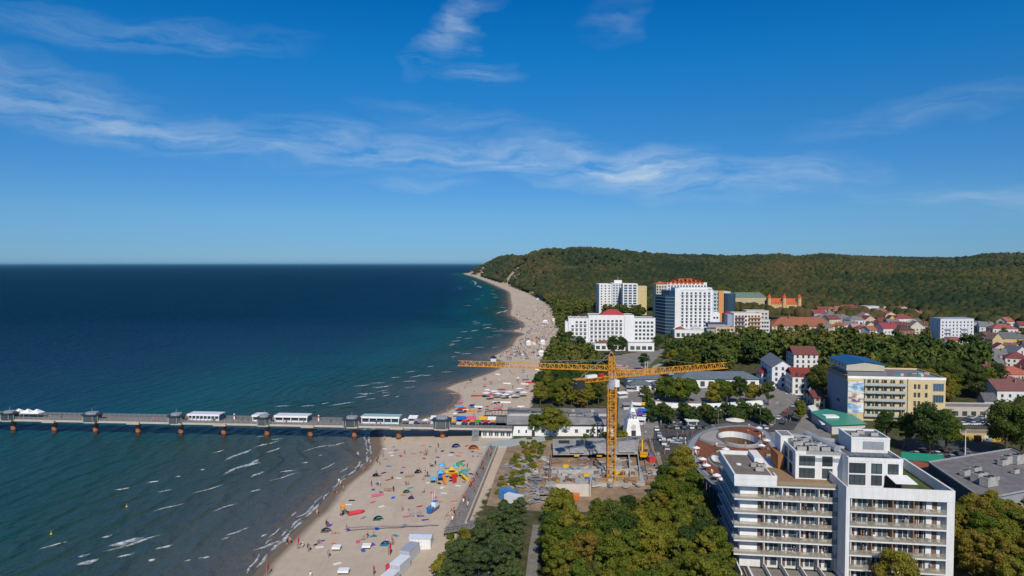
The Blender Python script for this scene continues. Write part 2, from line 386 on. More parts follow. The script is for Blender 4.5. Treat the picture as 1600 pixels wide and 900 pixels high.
def ground_mat():
    b = NB('ground'); pos = b.coord('Position')
    n1 = b.noise(.35, 6, .65); n2 = b.noise(.03, 4, .6); n3 = b.noise(2.2, 4, .7)
    sand = b.mix(b.rng(n2, .35, .7), (.47, .385, .295), (.56, .46, .355)); sand = b.mix(b.rng(n1, .42, .75, 0, .5), sand, (.385, .31, .245))
    sand = b.mix(b.rng(b.noise(.5, 4, .7, stretch=((1, .12, 1), -12)), .52, .7, 0, .3), sand, (.35, .28, .22))
    dirt = b.mix(b.rng(n1, .4, .65), (.05, .058, .022), (.13, .11, .06)); dirt = b.mix(b.rng(n3, .5, .7), dirt, (.035, .05, .015))
    forest = b.mix(b.rng(n1, .4, .6), (.022, .03, .01), (.05, .045, .02))
    sn = b.math('ADD', b.at('sand'), b.math('MULTIPLY', b.math('SUBTRACT', n1, .5), .8)); sandf = b.rng(sn, .42, .56)
    c = b.mix(b.at('wood'), dirt, forest); c = b.mix(sandf, c, sand)
    wet = b.math('ADD', b.at('wet'), b.math('MULTIPLY', b.math('SUBTRACT', n2, .5), .9)); c = b.mix(b.rng(wet, .35, .7), c, (.17, .13, .095))
    cf = b.math('ADD', b.at('cliff'), b.math('SUBTRACT', b.noise(.03, 5, .7), .5)); c = b.mix(b.rng(cf, .45, .75), c, (.5, .38, .25))
    b.col(c, .95, .1); b.bump(n3, .35, .12); return b.mat
me = np_mesh('ground', V3, quads, ground_mat())
attr(me, 'sand', np.clip(.5 - sv / 8, 0, 1)); attr(me, 'wet', np.clip(1 - (sd - .5) / (6.0 + YY.ravel() * .004), 0, 1))
attr(me, 'wood', np.clip((hz - 3) / 6, 0, 1)); attr(me, 'cliff', cliffness(V3[:, 0], V3[:, 1], V3[:, 2]))
tag(link(bpy.data.objects.new('ground', me)), kind='structure')

ysw = np.concatenate([[-250, 30], np.geomspace(95, 1500, 260), np.geomspace(1540, 9000, 90), np.geomspace(9600, 260000, 40)]); usw = np.concatenate([np.linspace(-2.2, -.85, 20)[:-1], np.linspace(-.85, .15, 230), np.linspace(.2, 1.6, 12)])
UW, YW = np.meshgrid(usw, ysw); XW = UW * np.maximum(YW, 95); sdw = -sdist(XW.ravel(), YW.ravel(), COAST)
def sea_mat():
    b = NB('sea_water'); pos = b.coord('Position')
    off = b.at('offshore'); big = b.noise(.012, 4, .6, stretch=((1, .35, 1), -10)); mid = b.noise(.05, 5, .6, stretch=((1, .22, 1), -10))
    d = b.math('MULTIPLY', off, b.rng(big, .3, .7, .7, 1.35)); d = b.math('ADD', d, b.math('MULTIPLY', b.math('SUBTRACT', mid, .5), 42))
    sy = b.N('ShaderNodeSeparateXYZ'); b.L(pos, sy.inputs[0]); d = b.math('MULTIPLY', d, b.rng(sy.outputs[1], 260, 900, 1.0, 3.6))
    c = b.ramp(b.rng(d, 0, 520), [(0, (.13, .108, .085)), (.025, (.074, .086, .08)), (.075, (.036, .064, .054)), (.15, (.008, .060, .055)), (.32, (.0003, .070, .088)), (.6, (.0001, .048, .084)), (1, (.0001, .034, .080))])
    # swell running in to the shore, lines parallel with it, broken by chop
    ph = b.math('ADD', b.math('MULTIPLY', off, 2 * math.pi / 9.0), b.math('MULTIPLY', b.noise(.016, 4, .55), 30.0)); ph2 = b.math('ADD', b.math('MULTIPLY', off, 2 * math.pi / 5.1), b.math('MULTIPLY', b.noise(.03, 4, .55), 26.0))
    w1 = b.math('POWER', b.math('MULTIPLY', b.math('ADD', b.math('SINE', ph), 1.0), .5), 2.2); w2 = b.math('MULTIPLY', b.math('MULTIPLY', b.math('ADD', b.math('SINE', ph2), 1.0), .5), .35)
    swell_ = b.math('ADD', w1, w2)
    swell = swell_; chop = b.noise(.55, 5, .62, stretch=((1, .45, 1), -18)); fine = b.noise(2.2, 3, .6)
    patch = b.noise(.02, 3, .5, stretch=((1, .4, 1), -10))
    h = b.math('ADD', b.math('MULTIPLY', b.math('MULTIPLY', swell, b.rng(off, 25, 260, 1.0, .16)), b.rng(patch, .35, .65, .35, 1.0)), b.math('MULTIPLY', chop, .8)); h = b.math('ADD', h, b.math('MULTIPLY', fine, .12)); rol = b.noise(.13, 4, .6, stretch=((1, .5, 1), 25)); h = b.math('ADD', h, b.math('MULTIPLY', rol, b.rng(off, 30, 400, .5, 5.0)))
    c = b.mix(b.rng(b.noise(.018, 5, .65, stretch=((1, .3, 1), 62)), .35, .7, 0, .5), c, b.mix(1.0, c, (.55, .62, .7), 'MULTIPLY'))
    # scattered small whitecaps
    wc = b.math('MULTIPLY', b.rng(b.noise(.3, 6, .7, stretch=((1, .35, 1), -14)), .69, .73), b.rng(b.noise(.013, 2, .5), .5, .65))
    c = b.mix(b.math('MULTIPLY', wc, .5, True), c, (.5, .55, .56))
    bp_ = b.N('ShaderNodeBump'); bp_.inputs['Strength'].default_value = .9; bp_.inputs['Distance'].default_value = 1.7; b.L(h, bp_.inputs['Height'])
    df = b.N('ShaderNodeBsdfDiffuse'); b.L(c, df.inputs[0]); b.L(bp_.outputs[0], df.inputs['Normal']); gl = b.N('ShaderNodeBsdfGlossy'); gl.inputs['Roughness'].default_value = .3; b.L(bp_.outputs[0], gl.inputs['Normal'])
    fr = b.N('ShaderNodeFresnel'); fr.inputs['IOR'].default_value = 1.33; b.L(bp_.outputs[0], fr.inputs['Normal']); mx = b.N('ShaderNodeMixShader'); b.L(b.math('MULTIPLY', fr.outputs[0], b.rng(sy.outputs[1], 230, 900, .5, .09)), mx.inputs[0])
    b.L(df.outputs[0], mx.inputs[1]); b.L(gl.outputs[0], mx.inputs[2]); b.L(mx.outputs[0], b.out.inputs[0]); b.nt.nodes.remove(b.bs); return b.mat
iw = np.arange(len(ysw) * len(usw)).reshape(len(ysw), len(usw)); qw = np.stack([iw[:-1, :-1], iw[:-1, 1:], iw[1:, 1:], iw[1:, :-1]], -1).reshape(-1, 4)
mes = np_mesh('sea', np.stack([XW.ravel(), YW.ravel(), np.zeros(XW.size)], -1), qw, sea_mat()); attr(mes, 'offshore', np.clip(sdw, 0, 900))
tag(link(bpy.data.objects.new('sea', mes)), kind='structure')

# breaking crests: ragged strips of foam where the photograph shows them
def foam_mat():
    b = NB('foam'); t = b.N('ShaderNodeBsdfTransparent'); m = b.N('ShaderNodeMixShader')
    a = b.math('MULTIPLY', b.at('edge'), b.rng(b.noise(.75, 6, .7), .36, .62), True); b.L(a, m.inputs[0])
    b.col((.72, .76, .77), .8, .2); b.L(t.outputs[0], m.inputs[1]); b.L(b.bs.outputs[0], m.inputs[2]); b.L(m.outputs[0], b.out.inputs[0]); return b.mat
FOAM = [((60, 858), (108, 846), .8), ((236, 800), (290, 786), .9), ((300, 772), (352, 757), 1.0), ((330, 800), (372, 786), .8), ((420, 752), (470, 738), .8), ((350, 838), (392, 824), .8), ((395, 700), (440, 688), .9), ((470, 706), (520, 694), .9), ((500, 735), (528, 722), .8)]
def z3(l, sc, ox, oy): return [((a / sc + ox, b_ / sc + oy), (c / sc + ox, d / sc + oy), w) for a, b_, c, d, w in l]
FOAM += z3([(450, 797, 720, 718, 1.6), (340, 818, 400, 803, 1.5), (335, 852, 440, 825, 2.6), (510, 820, 600, 797, 1.5), (680, 783, 765, 762, 1.6), (650, 833, 685, 826, 1.8), (445, 733, 495, 720, 1.4), (640, 490, 705, 483, 1.6),
            (690, 532, 760, 520, 1.6), (980, 398, 1110, 340, 2.2), (965, 460, 1125, 395, 2.0), (970, 742, 1010, 728, 1.4), (870, 824, 925, 815, 1.0), (500, 524, 575, 512, 1.5), (470, 770, 640, 730, 3.2), (770, 465, 795, 461, 1.6), (880, 434, 900, 432, 1.6), (930, 362, 990, 345, 1.4), (810, 836, 840, 828, 1.0)], 2.8125, 0, 580)
FOAM += z3([(130, 157, 210, 150, 2.2), (370, 152, 500, 135, 2.0), (580, 75, 660, 60, 2.2), (520, 105, 560, 97, 1.8), (730, 28, 800, 15, 2.2), (0, 420, 80, 400, 1.8), (0, 425, 75, 385, 2.4), (100, 360, 170, 335, 1.8), (370, 332, 450, 314, 1.8), (120, 301, 180, 296, 1.4), (70, 325, 105, 320, 1.6),
            (40, 790, 180, 742, 1.3), (160, 442, 240, 436, 1.2), (250, 405, 290, 400, 1.1), (230, 645, 285, 622, .9), (75, 730, 105, 715, 1.0), (30, 530, 80, 520, 1.1), (30, 468, 90, 440, 2.0), (330, 372, 350, 368, 1.0), (60, 290, 110, 283, 1.2), (250, 155, 320, 150, 1.6), (340, 145, 380, 138, 1.6), (580, 92, 640, 82, 1.2), (665, 115, 690, 108, 1.2), (705, 75, 770, 66, 1.2)], 2.8125, 380, 580)
FOAM += z3([(20, 770, 100, 758, 3.5), (90, 695, 160, 689, 4), (170, 690, 240, 678, 4), (260, 642, 340, 633, 4), (370, 552, 440, 530, 5), (120, 486, 190, 488, 5), (0, 800, 60, 790, 3), (120, 746, 190, 740, 3), (270, 668, 330, 655, 4), (370, 688, 450, 684, 3), (400, 500, 460, 505, 5), (430, 540, 470, 520, 5), (200, 437, 260, 437, 6), (215, 330, 260, 350, 8),
            (180, 290, 200, 330, 8), (330, 395, 380, 400, 7), (350, 420, 400, 425, 6), (60, 742, 110, 735, 2.5), (40, 850, 110, 860, 2.5), (20, 890, 70, 885, 2.5), (30, 242, 100, 238, 9)], 5, 700, 380)
rf = random.Random(3)
for _ in range(46):                                # the loose surf along the far beach
    t = rf.random(); k = 60 + int(t * 88); x, y = COAST[min(k, len(COAST) - 7)]; s = 1 if y < 1500 else 2.2
    a = to_px(x - rf.uniform(3, 60) * s, y, 0); FOAM.append((a, (a[0] + rf.uniform(12, 30) * 400 / max(y, 300), a[1] - rf.uniform(1, 4) * 300 / max(y, 300)), rf.uniform(1.2, 2.6) * s))
fv, ff, fe = [], [], []
nearc = [c for c in COAST if 130 < c[1] < 300]
acc = [0.0]
for a, b_ in zip(nearc, nearc[1:]): acc.append(acc[-1] + math.dist(a, b_))
def coast_at(s):
    x = np.interp(s, acc, [c[0] for c in nearc]); y = np.interp(s, acc, [c[1] for c in nearc]); x2 = np.interp(s + 6, acc, [c[0] for c in nearc]); y2 = np.interp(s + 6, acc, [c[1] for c in nearc]); d = Vector((x2 - x, y2 - y, 0)); d = d.normalized() if d.length > .01 else Vector((0, 1, 0))
    return Vector((x, y, 0)), Vector((-d.y, d.x, 0))
for off_, n_, w_ in ((.5, 40, .8), (1.8, 22, .7), (4.5, 8, .7)):   # broken crests running parallel with the waterline
    for _ in range(n_):
        s0 = rf.uniform(0, acc[-1]); L_ = rf.uniform(4, 9) if off_ < 5 else rf.uniform(5, 20); p0, n0 = coast_at(s0); p1, n1 = coast_at(s0 + L_); o_ = off_ + rf.uniform(-.15, .15) * max(off_, 2); a = p0 + n0 * o_; b_ = p1 + n1 * (o_ + rf.uniform(-.5, .5))
        if (b_ - a).length > 2.5: FOAM.append((to_px(a.x, a.y, .1), to_px(b_.x, b_.y, .1), w_ * rf.uniform(.7, 1.3)))
for (a, b_, w) in FOAM:
    p, q = P(a[0], a[1], .1), P(b_[0], b_[1], .1); n = max(6, int((q - p).length / .8)); d = (q - p).normalized(); nx, ny = -d.y, d.x; b0 = len(fv); ph = rf.uniform(0, 9)
    for i in range(n + 1):
        t = i / n; c = p.lerp(q, t); bow = .02 * (q - p).length * math.sin(math.pi * t) + min(.5, .03 * (q - p).length) * math.sin(t * 7 + ph); ww = w * (.35 + .65 * math.sin(math.pi * t)) * rf.uniform(.7, 1.2)
        for s, e in ((-.62, 0), (-.14, 1), (.14, 1), (.4, 0)):
            fv.append((c.x + nx * (bow + s * ww), c.y + ny * (bow + s * ww), .10 + .12 * e)); fe.append(e * min(1, 4 * t, 4 * (1 - t)))
        if i:
            for k in range(3): o = b0 + (i - 1) * 4 + k; ff.append((o, o + 1, o + 5, o + 4))
mef = np_mesh('foam', np.array(fv), np.array(ff), foam_mat()); attr(mef, 'edge', np.array(fe)); tag(link(bpy.data.objects.new('foam', mef)), kind='stuff')

# ------------------------------------------------------------------ trees
def leaf_mat(name, stops, nscale=.25, tint=None):
    b = NB(name); oi = b.N('ShaderNodeObjectInfo'); n = b.noise(nscale, 3, .6); n2 = b.noise(2.5, 2, .5)
    f = b.math('ADD', b.math('MULTIPLY', oi.outputs['Random'], .62), b.math('MULTIPLY', n, .42)); f = b.math('ADD', f, b.math('MULTIPLY', b.math('SUBTRACT', n2, .5), .3), True)
    c = b.ramp(f, stops); b.col(c, .65, .18)
    t = b.N('ShaderNodeBsdfTranslucent'); b.set(t.inputs[0], b.mix(1.0, c, (1.2, 1.25, .5), 'MULTIPLY')); m = b.N('ShaderNodeMixShader'); m.inputs[0].default_value = .42
    b.L(b.bs.outputs[0], m.inputs[1]); b.L(t.outputs[0], m.inputs[2]); b.L(m.outputs[0], b.out.inputs[0]); return b.mat
M_LEAF = leaf_mat('broad_leaves', [(0.0, (0.061, 0.1098, 0.0171)), (0.25, (0.1098, 0.1562, 0.0195)), (0.5, (0.183, 0.2013, 0.0244)), (0.68, (0.2623, 0.244, 0.0293)), (0.84, (0.2562, 0.1891, 0.0366)), (1, (0.2013, 0.1159, 0.0464))])
M_LEAFDARK = leaf_mat('dark_leaves', [(0.0, (0.0378, 0.0756, 0.0216)), (0.4, (0.0675, 0.1121, 0.0243)), (0.7, (0.1013, 0.135, 0.027)), (1, (0.1485, 0.1485, 0.0324))])
M_NEEDLE = leaf_mat('pine_needles', [(0.0, (0.0546, 0.0975, 0.0442)), (0.5, (0.0975, 0.143, 0.0494)), (0.8, (0.13, 0.1625, 0.0585)), (1, (0.182, 0.156, 0.065))])
M_BARK = plain('bark', (.10, .065, .042), .95, .3, 3)
def stuff_leaf(name, stops):
    b = NB(name); n2 = b.noise(.6, 4, .7); n3 = b.noise(.004, 3, .55)
    f = b.math('ADD', b.math('MULTIPLY', b.at('tone'), .6), b.math('MULTIPLY', b.math('SUBTRACT', n2, .5), .35)); n4 = b.noise(.0014, 3, .6); f = b.math('ADD', f, b.rng(n3, .38, .62, -.16, .34)); f = b.math('ADD', f, b.rng(n4, .38, .62, -.14, .30), True)
    c = b.ramp(f, stops)
    b.col(c, .8, .1); b.bump(n2, .5, 1.0); return b.mat
M_CANOPY = stuff_leaf('forest_canopy', [(0, (.018, .031, .012)), (.3, (.030, .042, .014)), (.55, (.050, .054, .016)), (.8, (.074, .062, .019)), (1, (.092, .064, .024))])
M_WOOD = stuff_leaf('wood_canopy', [(0, (0.0391, 0.069, 0.0161)), (0.35, (0.069, 0.1012, 0.0196)), (0.6, (0.1035, 0.1207, 0.023)), (0.85, (0.1437, 0.1265, 0.0276)), (1, (0.1725, 0.115, 0.0345))])

def crown_arrays(seed, rad, h, z0, n, leaf, kind='broad'):
    r = np.random.default_rng(seed); cl = []
    nb = {'broad': 48, 'pine': 34, 'round': 22, 'column': 14}[kind]
    for i in range(nb):
        a = r.uniform(0, 2 * math.pi); t = r.uniform(0, 1) ** .8
        if kind == 'pine': prof = .35 + .65 * (1 - abs(t - .35)) if t < .9 else .3
        elif kind == 'column': prof = .9
        else: prof = math.sqrt(max(0.06, 1 - (abs(t - .42) / .62) ** 2))
        rr = rad * prof * math.sqrt(r.uniform(.1, 1)) * .8; cl.append((rr * math.cos(a), rr * math.sin(a), z0 + h * (.06 + .84 * t), rad * (r.uniform(.26, .44) if kind == 'round' else r.uniform(.14, .36))))
    cl = np.array(cl); k = r.integers(0, nb, n); d = r.normal(size=(n, 3)); d[:, 2] = d[:, 2] * .85 + .25; d /= np.linalg.norm(d, axis=1)[:, None]
    sh = r.uniform(.6, 1.12, n)[:, None]; sq = np.array([1, 1, .5 if kind == 'pine' else .78])
    c = cl[k, :3] + d * cl[k, 3:4] * sh * sq
    nrm = d + r.normal(size=(n, 3)) * .45; nrm /= np.linalg.norm(nrm, axis=1)[:, None]
    up = r.normal(size=(n, 3)); a = np.cross(nrm, up); a /= np.linalg.norm(a, axis=1)[:, None]; b = np.cross(nrm, a)
    s = (leaf * r.uniform(.6, 1.25, n))[:, None]; asp = r.uniform(.55, .95, n)[:, None]
    v = np.stack([c - a * s, c + b * s * asp, c + a * s, c - b * s * asp], 1).reshape(-1, 3); f = np.arange(4 * n).reshape(-1, 4)
    return v, f
def trunk_mesh(seed, h, r0, rad, kind):
    r = random.Random(seed); m = MB(); lean = (r.uniform(-.4, .4), r.uniform(-.4, .4)); pts = [Vector((lean[0] * t * t, lean[1] * t * t, h * t)) for t in (0, .3, .6, 1)]
    for i in range(3): m.tube(pts[i], pts[i + 1], r0 * (1 - .26 * i), 7, r0 * (1 - .26 * (i + 1)), cap=False)
    for i in range(6 if kind != 'column' else 3):
        t = r.uniform(.45, .95); a = r.uniform(0, 6.3); p = Vector((lean[0] * t * t, lean[1] * t * t, h * t)); L = rad * r.uniform(.5, .85)
        m.tube(p, p + Vector((math.cos(a) * L, math.sin(a) * L, L * r.uniform(.3, .8))), r0 * .4, 5, r0 * .1, cap=False)
    return m.mesh('trunk', M_BARK)
PROTO = {}
def make_protos(key, kind, mat, n, specs, leaf, nm):
    PROTO[key] = []
    for i, (rad, h, z0) in enumerate(specs):
        v, f = crown_arrays(hash((kind, i, n)) % 9999 if False else 100 + 31 * i + len(key) * 7, rad, h, z0, n, leaf, kind)
        PROTO[key].append((np_mesh('crown', v, f, mat, False), trunk_mesh(i + 5, z0 + h * .8, .05 * rad + .08, rad, kind), nm, z0 + h))
make_protos('broad', 'broad', M_LEAF, 9000, [(4.6, 9.5, 3), (3.8, 10, 3.4), (5.4, 9, 3.2), (3.4, 8.5, 2.6), (4.2, 11, 3)], .235, 'broadleaf_tree')
make_protos('dark', 'broad', M_LEAFDARK, 8000, [(4.8, 10, 3), (4.0, 11, 3), (5.6, 10, 3.2)], .25, 'broadleaf_tree')
make_protos('pine', 'pine', M_NEEDLE, 7500, [(3.4, 7.5, 5), (3.9, 7, 6), (3.0, 8, 4.4), (2.6, 7, 3.4)], .18, 'pine_tree')
make_protos('round', 'round', M_LEAF, 6500, [(3.6, 7.0, 1.2), (3.2, 6.8, 1.2)], .27, 'broadleaf_tree')
make_protos('small', 'round', M_LEAFDARK, 1400, [(2.0, 3.6, 1.4), (2.3, 3.8, 1.4)], .3, 'broadleaf_tree')
make_protos('cypress', 'column', M_LEAFDARK, 900, [(1.1, 6, .5)], .3, 'conifer_tree')
make_protos('bush', 'round', M_LEAF, 700, [(1.5, 1.9, .05)], .26, 'bush')
NTREE = {}
def tree(key, x, y, z, s, label, group=None, var=None, rz=None, sc=None):
    c, t, nm, hh = PROTO[key][var if var is not None else random.randrange(len(PROTO[key]))]
    NTREE[nm] = NTREE.get(nm, 0) + 1
    o = thing(nm, label, 'bush' if nm == 'bush' else 'tree', (x, y, z - .1), random.uniform(0, 6.3) if rz is None else rz, group); o.scale = sc if sc else (s * random.uniform(.92, 1.1), s * random.uniform(.92, 1.1), s)
    for me_, n in ((t, 'trunk'), (c, 'crown')):
        k = bpy.data.objects.new(n, me_); COL.objects.link(k); k.parent = o
    return o
def scatter(poly, dist, seed, tries=6000):
    r = random.Random(seed); xs = [p[0] for p in poly]; ysq = [p[1] for p in poly]; out = []; cell = {}
    for _ in range(tries):
        x, y = r.uniform(min(xs), max(xs)), r.uniform(min(ysq), max(ysq)); i, j = int(x // dist), int(y // dist)
        if not in_poly(np.array([x]), np.array([y]), poly)[0]: continue
        if any((x - a) ** 2 + (y - b) ** 2 < dist * dist for di in (-1, 0, 1) for dj in (-1, 0, 1) for a, b in cell.get((i + di, j + dj), ())): continue
        cell.setdefault((i, j), []).append((x, y)); out.append((x, y))
    return out
# three woods in front
for x, y in sorted(scatter([(8.5, 122), (43, 122), (44, 150), (46, 163), (50, 180), (50, 192), (46, 196), (41, 185), (34, 178), (26, 168), (18, 165), (9.5, 166)], 4.0, 1)):
    tree('broad' if random.random() < .78 else 'dark', x, y, 2, random.uniform(.66, 1.06) * (.76 if y > 160 and x < 38 else 1), 'olive broadleaf tree in the dense wood before the white balcony building', 'trees of the wood between path and street')
tree('round', 12.6, 175, 2, 1.2, 'bright green tree at the edge of the building pit, below the white wall', var=0)
tree('broad', 50, 200, 2, 1.15, 'tall rounded brown green tree at the street corner above the wood', var=0)
for x, y in scatter([(-14, 122), (1, 122), (1.6, 150), (2.2, 168), (-1.5, 173), (-5, 162), (-8, 148), (-12.5, 136)], 3.2, 2):
    tree('pine', x, y, 2, random.uniform(.62, .95), 'blue green pine between the sand and the grey path', 'pines beside the beach')
for x, y in scatter([(95, 118), (128, 118), (134, 150), (124, 168), (112, 166), (97, 152)], 4.6, 3):
    tree('broad', x, y, 2, random.uniform(.8, 1.0), 'brownish broadleaf tree right of the balcony building below the grey hall', 'trees below the grey hall')
tree('broad', 122, 172, 2, .95, 'green tree in front of the grey hall with a loose crown', var=3)
tree('broad', 78, 136, 2, .82, 'lone tree rising before the lower balconies of the white building', var=2); tree('broad', 73.5, 134.5, 2, .5, 'short tree at the foot of the white balcony building', var=1)
for i, (px, py, s, k, l) in enumerate([(1452, 712, 1.45, 'dark', 'largest dark tree behind the white building beside the yellow hotel'), (1415, 700, 1.0, 'dark', 'dark tree between the white building and the yellow hotel'), (1385, 690, .9, 'dark', 'round dark tree before the yellow hotel balconies'),
                                      (1478, 708, 1.3, 'broad', 'olive tree right of the largest dark tree by the car park'), (1440, 655, 1.05, 'dark', 'loose dark tree touching the yellow hotel facade'), (1572, 716, 1.5, 'dark', 'big dark round tree behind the grey hall'), (1596, 712, 1.3, 'dark', 'dark tree at the far end of the grey hall'), (1250, 660, .75, 'broad', 'small tree in the street before the blue shaded wall'),
                                      (1590, 690, 1.2, 'dark', 'dark tree behind the big round tree by the hall')]):
    g = G(px, py); tree(k, g.x, g.y, g.z, s, l, var=i % 3)
# round trees in front of the spa pavilion
for i, (px, py, s, k, l) in enumerate([(1044, 628, 1.18, 'round', 'leftmost of the big round trees above the plaza wall'), (1060, 629, 1.2, 'round', 'second big round tree above the plaza wall'), (1076, 629, 1.12, 'round', 'yellow green round tree, right end of the left clump'),
                                      (1116, 630, .98, 'round', 'round olive tree in the middle above the plaza wall'), (1136, 630, 1.02, 'round', 'round green tree right of the middle above the plaza wall'), (1156, 632, .8, 'dark', 'small dark tree between two round trees'), (1176, 630, .9, 'round', 'yellowish round tree at the right end of the plaza wall'), (1035, 622, 1.0, 'round', 'round tree half hidden behind the left clump above the plaza wall'), (1126, 622, .9, 'round', 'round tree half hidden between the two middle round trees'),
                                      (1200, 634, .7, 'dark', 'loose pale tree by the street corner')]):
    p = P(px, py); tree(k, p.x, p.y, 2, s * 1.32, l, var=i % 2)
for row, (n, a, b_, lab) in enumerate([(3, (1036, 655), (1046, 664), 'small dark clipped tree in the first planting strip of the car park'), (4, (1066, 652), (1082, 664), 'small dark clipped tree in the second planting strip of the car park'), (4, (1098, 652), (1118, 664), 'small dark clipped tree in the third planting strip of the car park'), (4, (1136, 652), (1156, 664), 'small dark clipped tree in the fourth planting strip of the car park'), (5, (1160, 650), (1198, 664), 'small dark clipped tree in the last planting strip of the car park'), (4, (1008, 622), (1020, 660), 'small dark tree in the strip along the promenade stalls')]):
    for i in range(n):
        t = i / (n - 1); p = P(a[0] + (b_[0] - a[0]) * t, a[1] + (b_[1] - a[1]) * t); tree('small', p.x, p.y, 2, random.uniform(1.25, 1.5), lab, 'clipped car park trees of strip %s' % 'one two three four five six'.split()[row])
p = P(862, 680); tree('broad', p.x, p.y, 2, .95, 'brown autumn tree before the long white beach building', sc=(1.5, 1.4, .9), var=2)
p = P(838, 681); tree('broad', p.x - 1, p.y + 1, 2, .7, 'smaller brown tree at the left of the autumn tree by the beach building', var=0)
for i, (px, s) in enumerate([(915, .6), (927, 1.0), (940, .7), (946, .8), (973, .9)]):
    p = P(px, 684); tree('cypress' if i in (1, 2) else 'bush', p.x, p.y - 1, 2, s * (1 if i in (1, 2) else 1.6), ['low bush left of the two conifers by the white wall', 'pointed conifer before the long white wall', 'smaller pointed conifer before the long white wall', 'low bush right of the two conifers by the white wall', 'rounded bush right of the crane mast'][i])
for i, (px, py, s) in enumerate([(700, 880, 1.5), (708, 862, 1.3), (722, 872, 1.4), (690, 897, 1.5), (733, 850, 1.3), (716, 893, 1.4), (725, 838, 1.0), (705, 842, .8)]):
    p = P(px, py); tree('bush', p.x, p.y, 2, s, 'pale green sea buckthorn bush at the edge of the sand', 'bushes at the foot of the pines')

# mid-distance woods: nearest trees as things, the rest as one wood
def lod_arrays(seed, rad, h, z0, n, leaf): return crown_arrays(seed, rad, h, z0, n, leaf, 'broad')
LOD = [lod_arrays(50 + i, 4.4 + .5 * (i % 2), 9.5, 2.0, 420, .85) for i in range(4)]
def blob(nr, seed):                                # far crown: a lumpy dome
    r = np.random.default_rng(seed); v = [(0, 0, 1)]; f = []
    rings = [(.62, .80), (1.0, .32), (.85, -.15)]
    for k, (rr, z) in enumerate(rings):
        for i in range(nr):
            a = 2 * math.pi * (i + .5 * k) / nr; q = rr * r.uniform(.78, 1.2); v.append((q * math.cos(a), q * math.sin(a), z + r.uniform(-.14, .14)))
    for i in range(nr):
        j = (i + 1) % nr; f.append((0, 1 + i, 1 + j))
        for k in range(len(rings) - 1):
            o, p = 1 + k * nr, 1 + (k + 1) * nr; f += [(o + i, p + i, o + j), (o + j, p + i, p + j)]
    return np.array(v), np.array(f)
def merge(protos, pts, scales, rots, tones, name, mat, smooth):
    vs, fs, ts = [], [], []; base = 0; pick = np.arange(len(pts)) % len(protos)
    for k, (v, f) in enumerate(protos):
        q = np.where(pick == k)[0]
        if not len(q): continue
        c, s = np.cos(rots[q]), np.sin(rots[q]); sc = scales[q]
        x = v[None, :, 0] * sc[:, 0:1]; y = v[None, :, 1] * sc[:, 0:1]; z = v[None, :, 2] * sc[:, 1:2]
        o = np.stack([x * c[:, None] - y * s[:, None] + pts[q, 0:1], x * s[:, None] + y * c[:, None] + pts[q, 1:2], z + pts[q, 2:3]], -1).reshape(-1, 3)
        fs.append((f[None] + (base + np.arange(len(q)) * len(v))[:, None, None]).reshape(-1, f.shape[1])); vs.append(o); ts.append(np.repeat(tones[q], len(v))); base += len(o)
    me = np_mesh(name, np.concatenate(vs), np.concatenate(fs), mat, smooth); attr(me, 'tone', np.concatenate(ts))
    return tag(link(bpy.data.objects.new(name, me)), kind='stuff')
def gp(l): return [tuple(P(x, y).xy) for x, y in l]
MIDWOODS = [  # (ground outline, spacing, scale, key, label, group, individuals)
    (gp([(838, 636), (846, 600), (856, 572), (863, 552), (872, 540), (877, 522), (884, 520), (900, 545), (925, 560), (948, 585), (945, 634), (905, 640)]), 6.2, .82, 'dark', 'green tree in the coastal strip behind the beach, before the white terraced hotel', 'trees of the coastal strip', 45),
    ([(148, 345), (130, 400), (122, 470), (150, 520), (230, 520), (330, 470), (370, 400), (330, 330), (255, 300), (262, 260), (205, 272), (222, 300), (205, 318), (185, 335)], 7.6, 1.3, 'broad', 'olive broadleaf tree in the wood behind the yellow hotel', 'trees of the wood behind the yellow hotel', 70),
    (gp([(1040, 572), (1044, 553), (1075, 545), (1100, 548), (1126, 556), (1135, 575), (1110, 580), (1060, 578)]), 6.2, .85, 'dark', 'dark tree in the park before the beige block', 'trees of the park before the beige block', 20),
]
KEEP = [(PX(1222, 372) , 390, 24), (PX(1253, 352), 360, 16), (PX(1198, 385), 392, 10), (PX(1258, 420), 430, 20), (PX(1280, 318), 327, 14), (PX(1222, 350), 350, 12), (PX(1240, 330), 330, 12), (170, 310, 30)] + [(P(px, py).x, P(px, py).y - k, 15) for px, py in ((1592, 602), (1573, 612), (1584, 632), (1597, 618), (1548, 640), (1560, 566)) for k in (0, 16, 30)]
rest = []
for i, (poly, dd, s, key, lab, grp, nind) in enumerate(MIDWOODS):
    pts = [p for p in sorted(scatter(poly, dd, 20 + i, 9000), key=lambda p: p[1]) if all((p[0] - a) ** 2 + (p[1] - b_) ** 2 > c * c for a, b_, c in KEEP)]
    for x, y in pts[:nind]: tree('broad' if random.random() < .6 else 'dark', x, y, 2, s * random.uniform(.85, 1.15), lab, grp)
    rest += [(x, y, s * 1.1) for x, y in pts[nind:]]
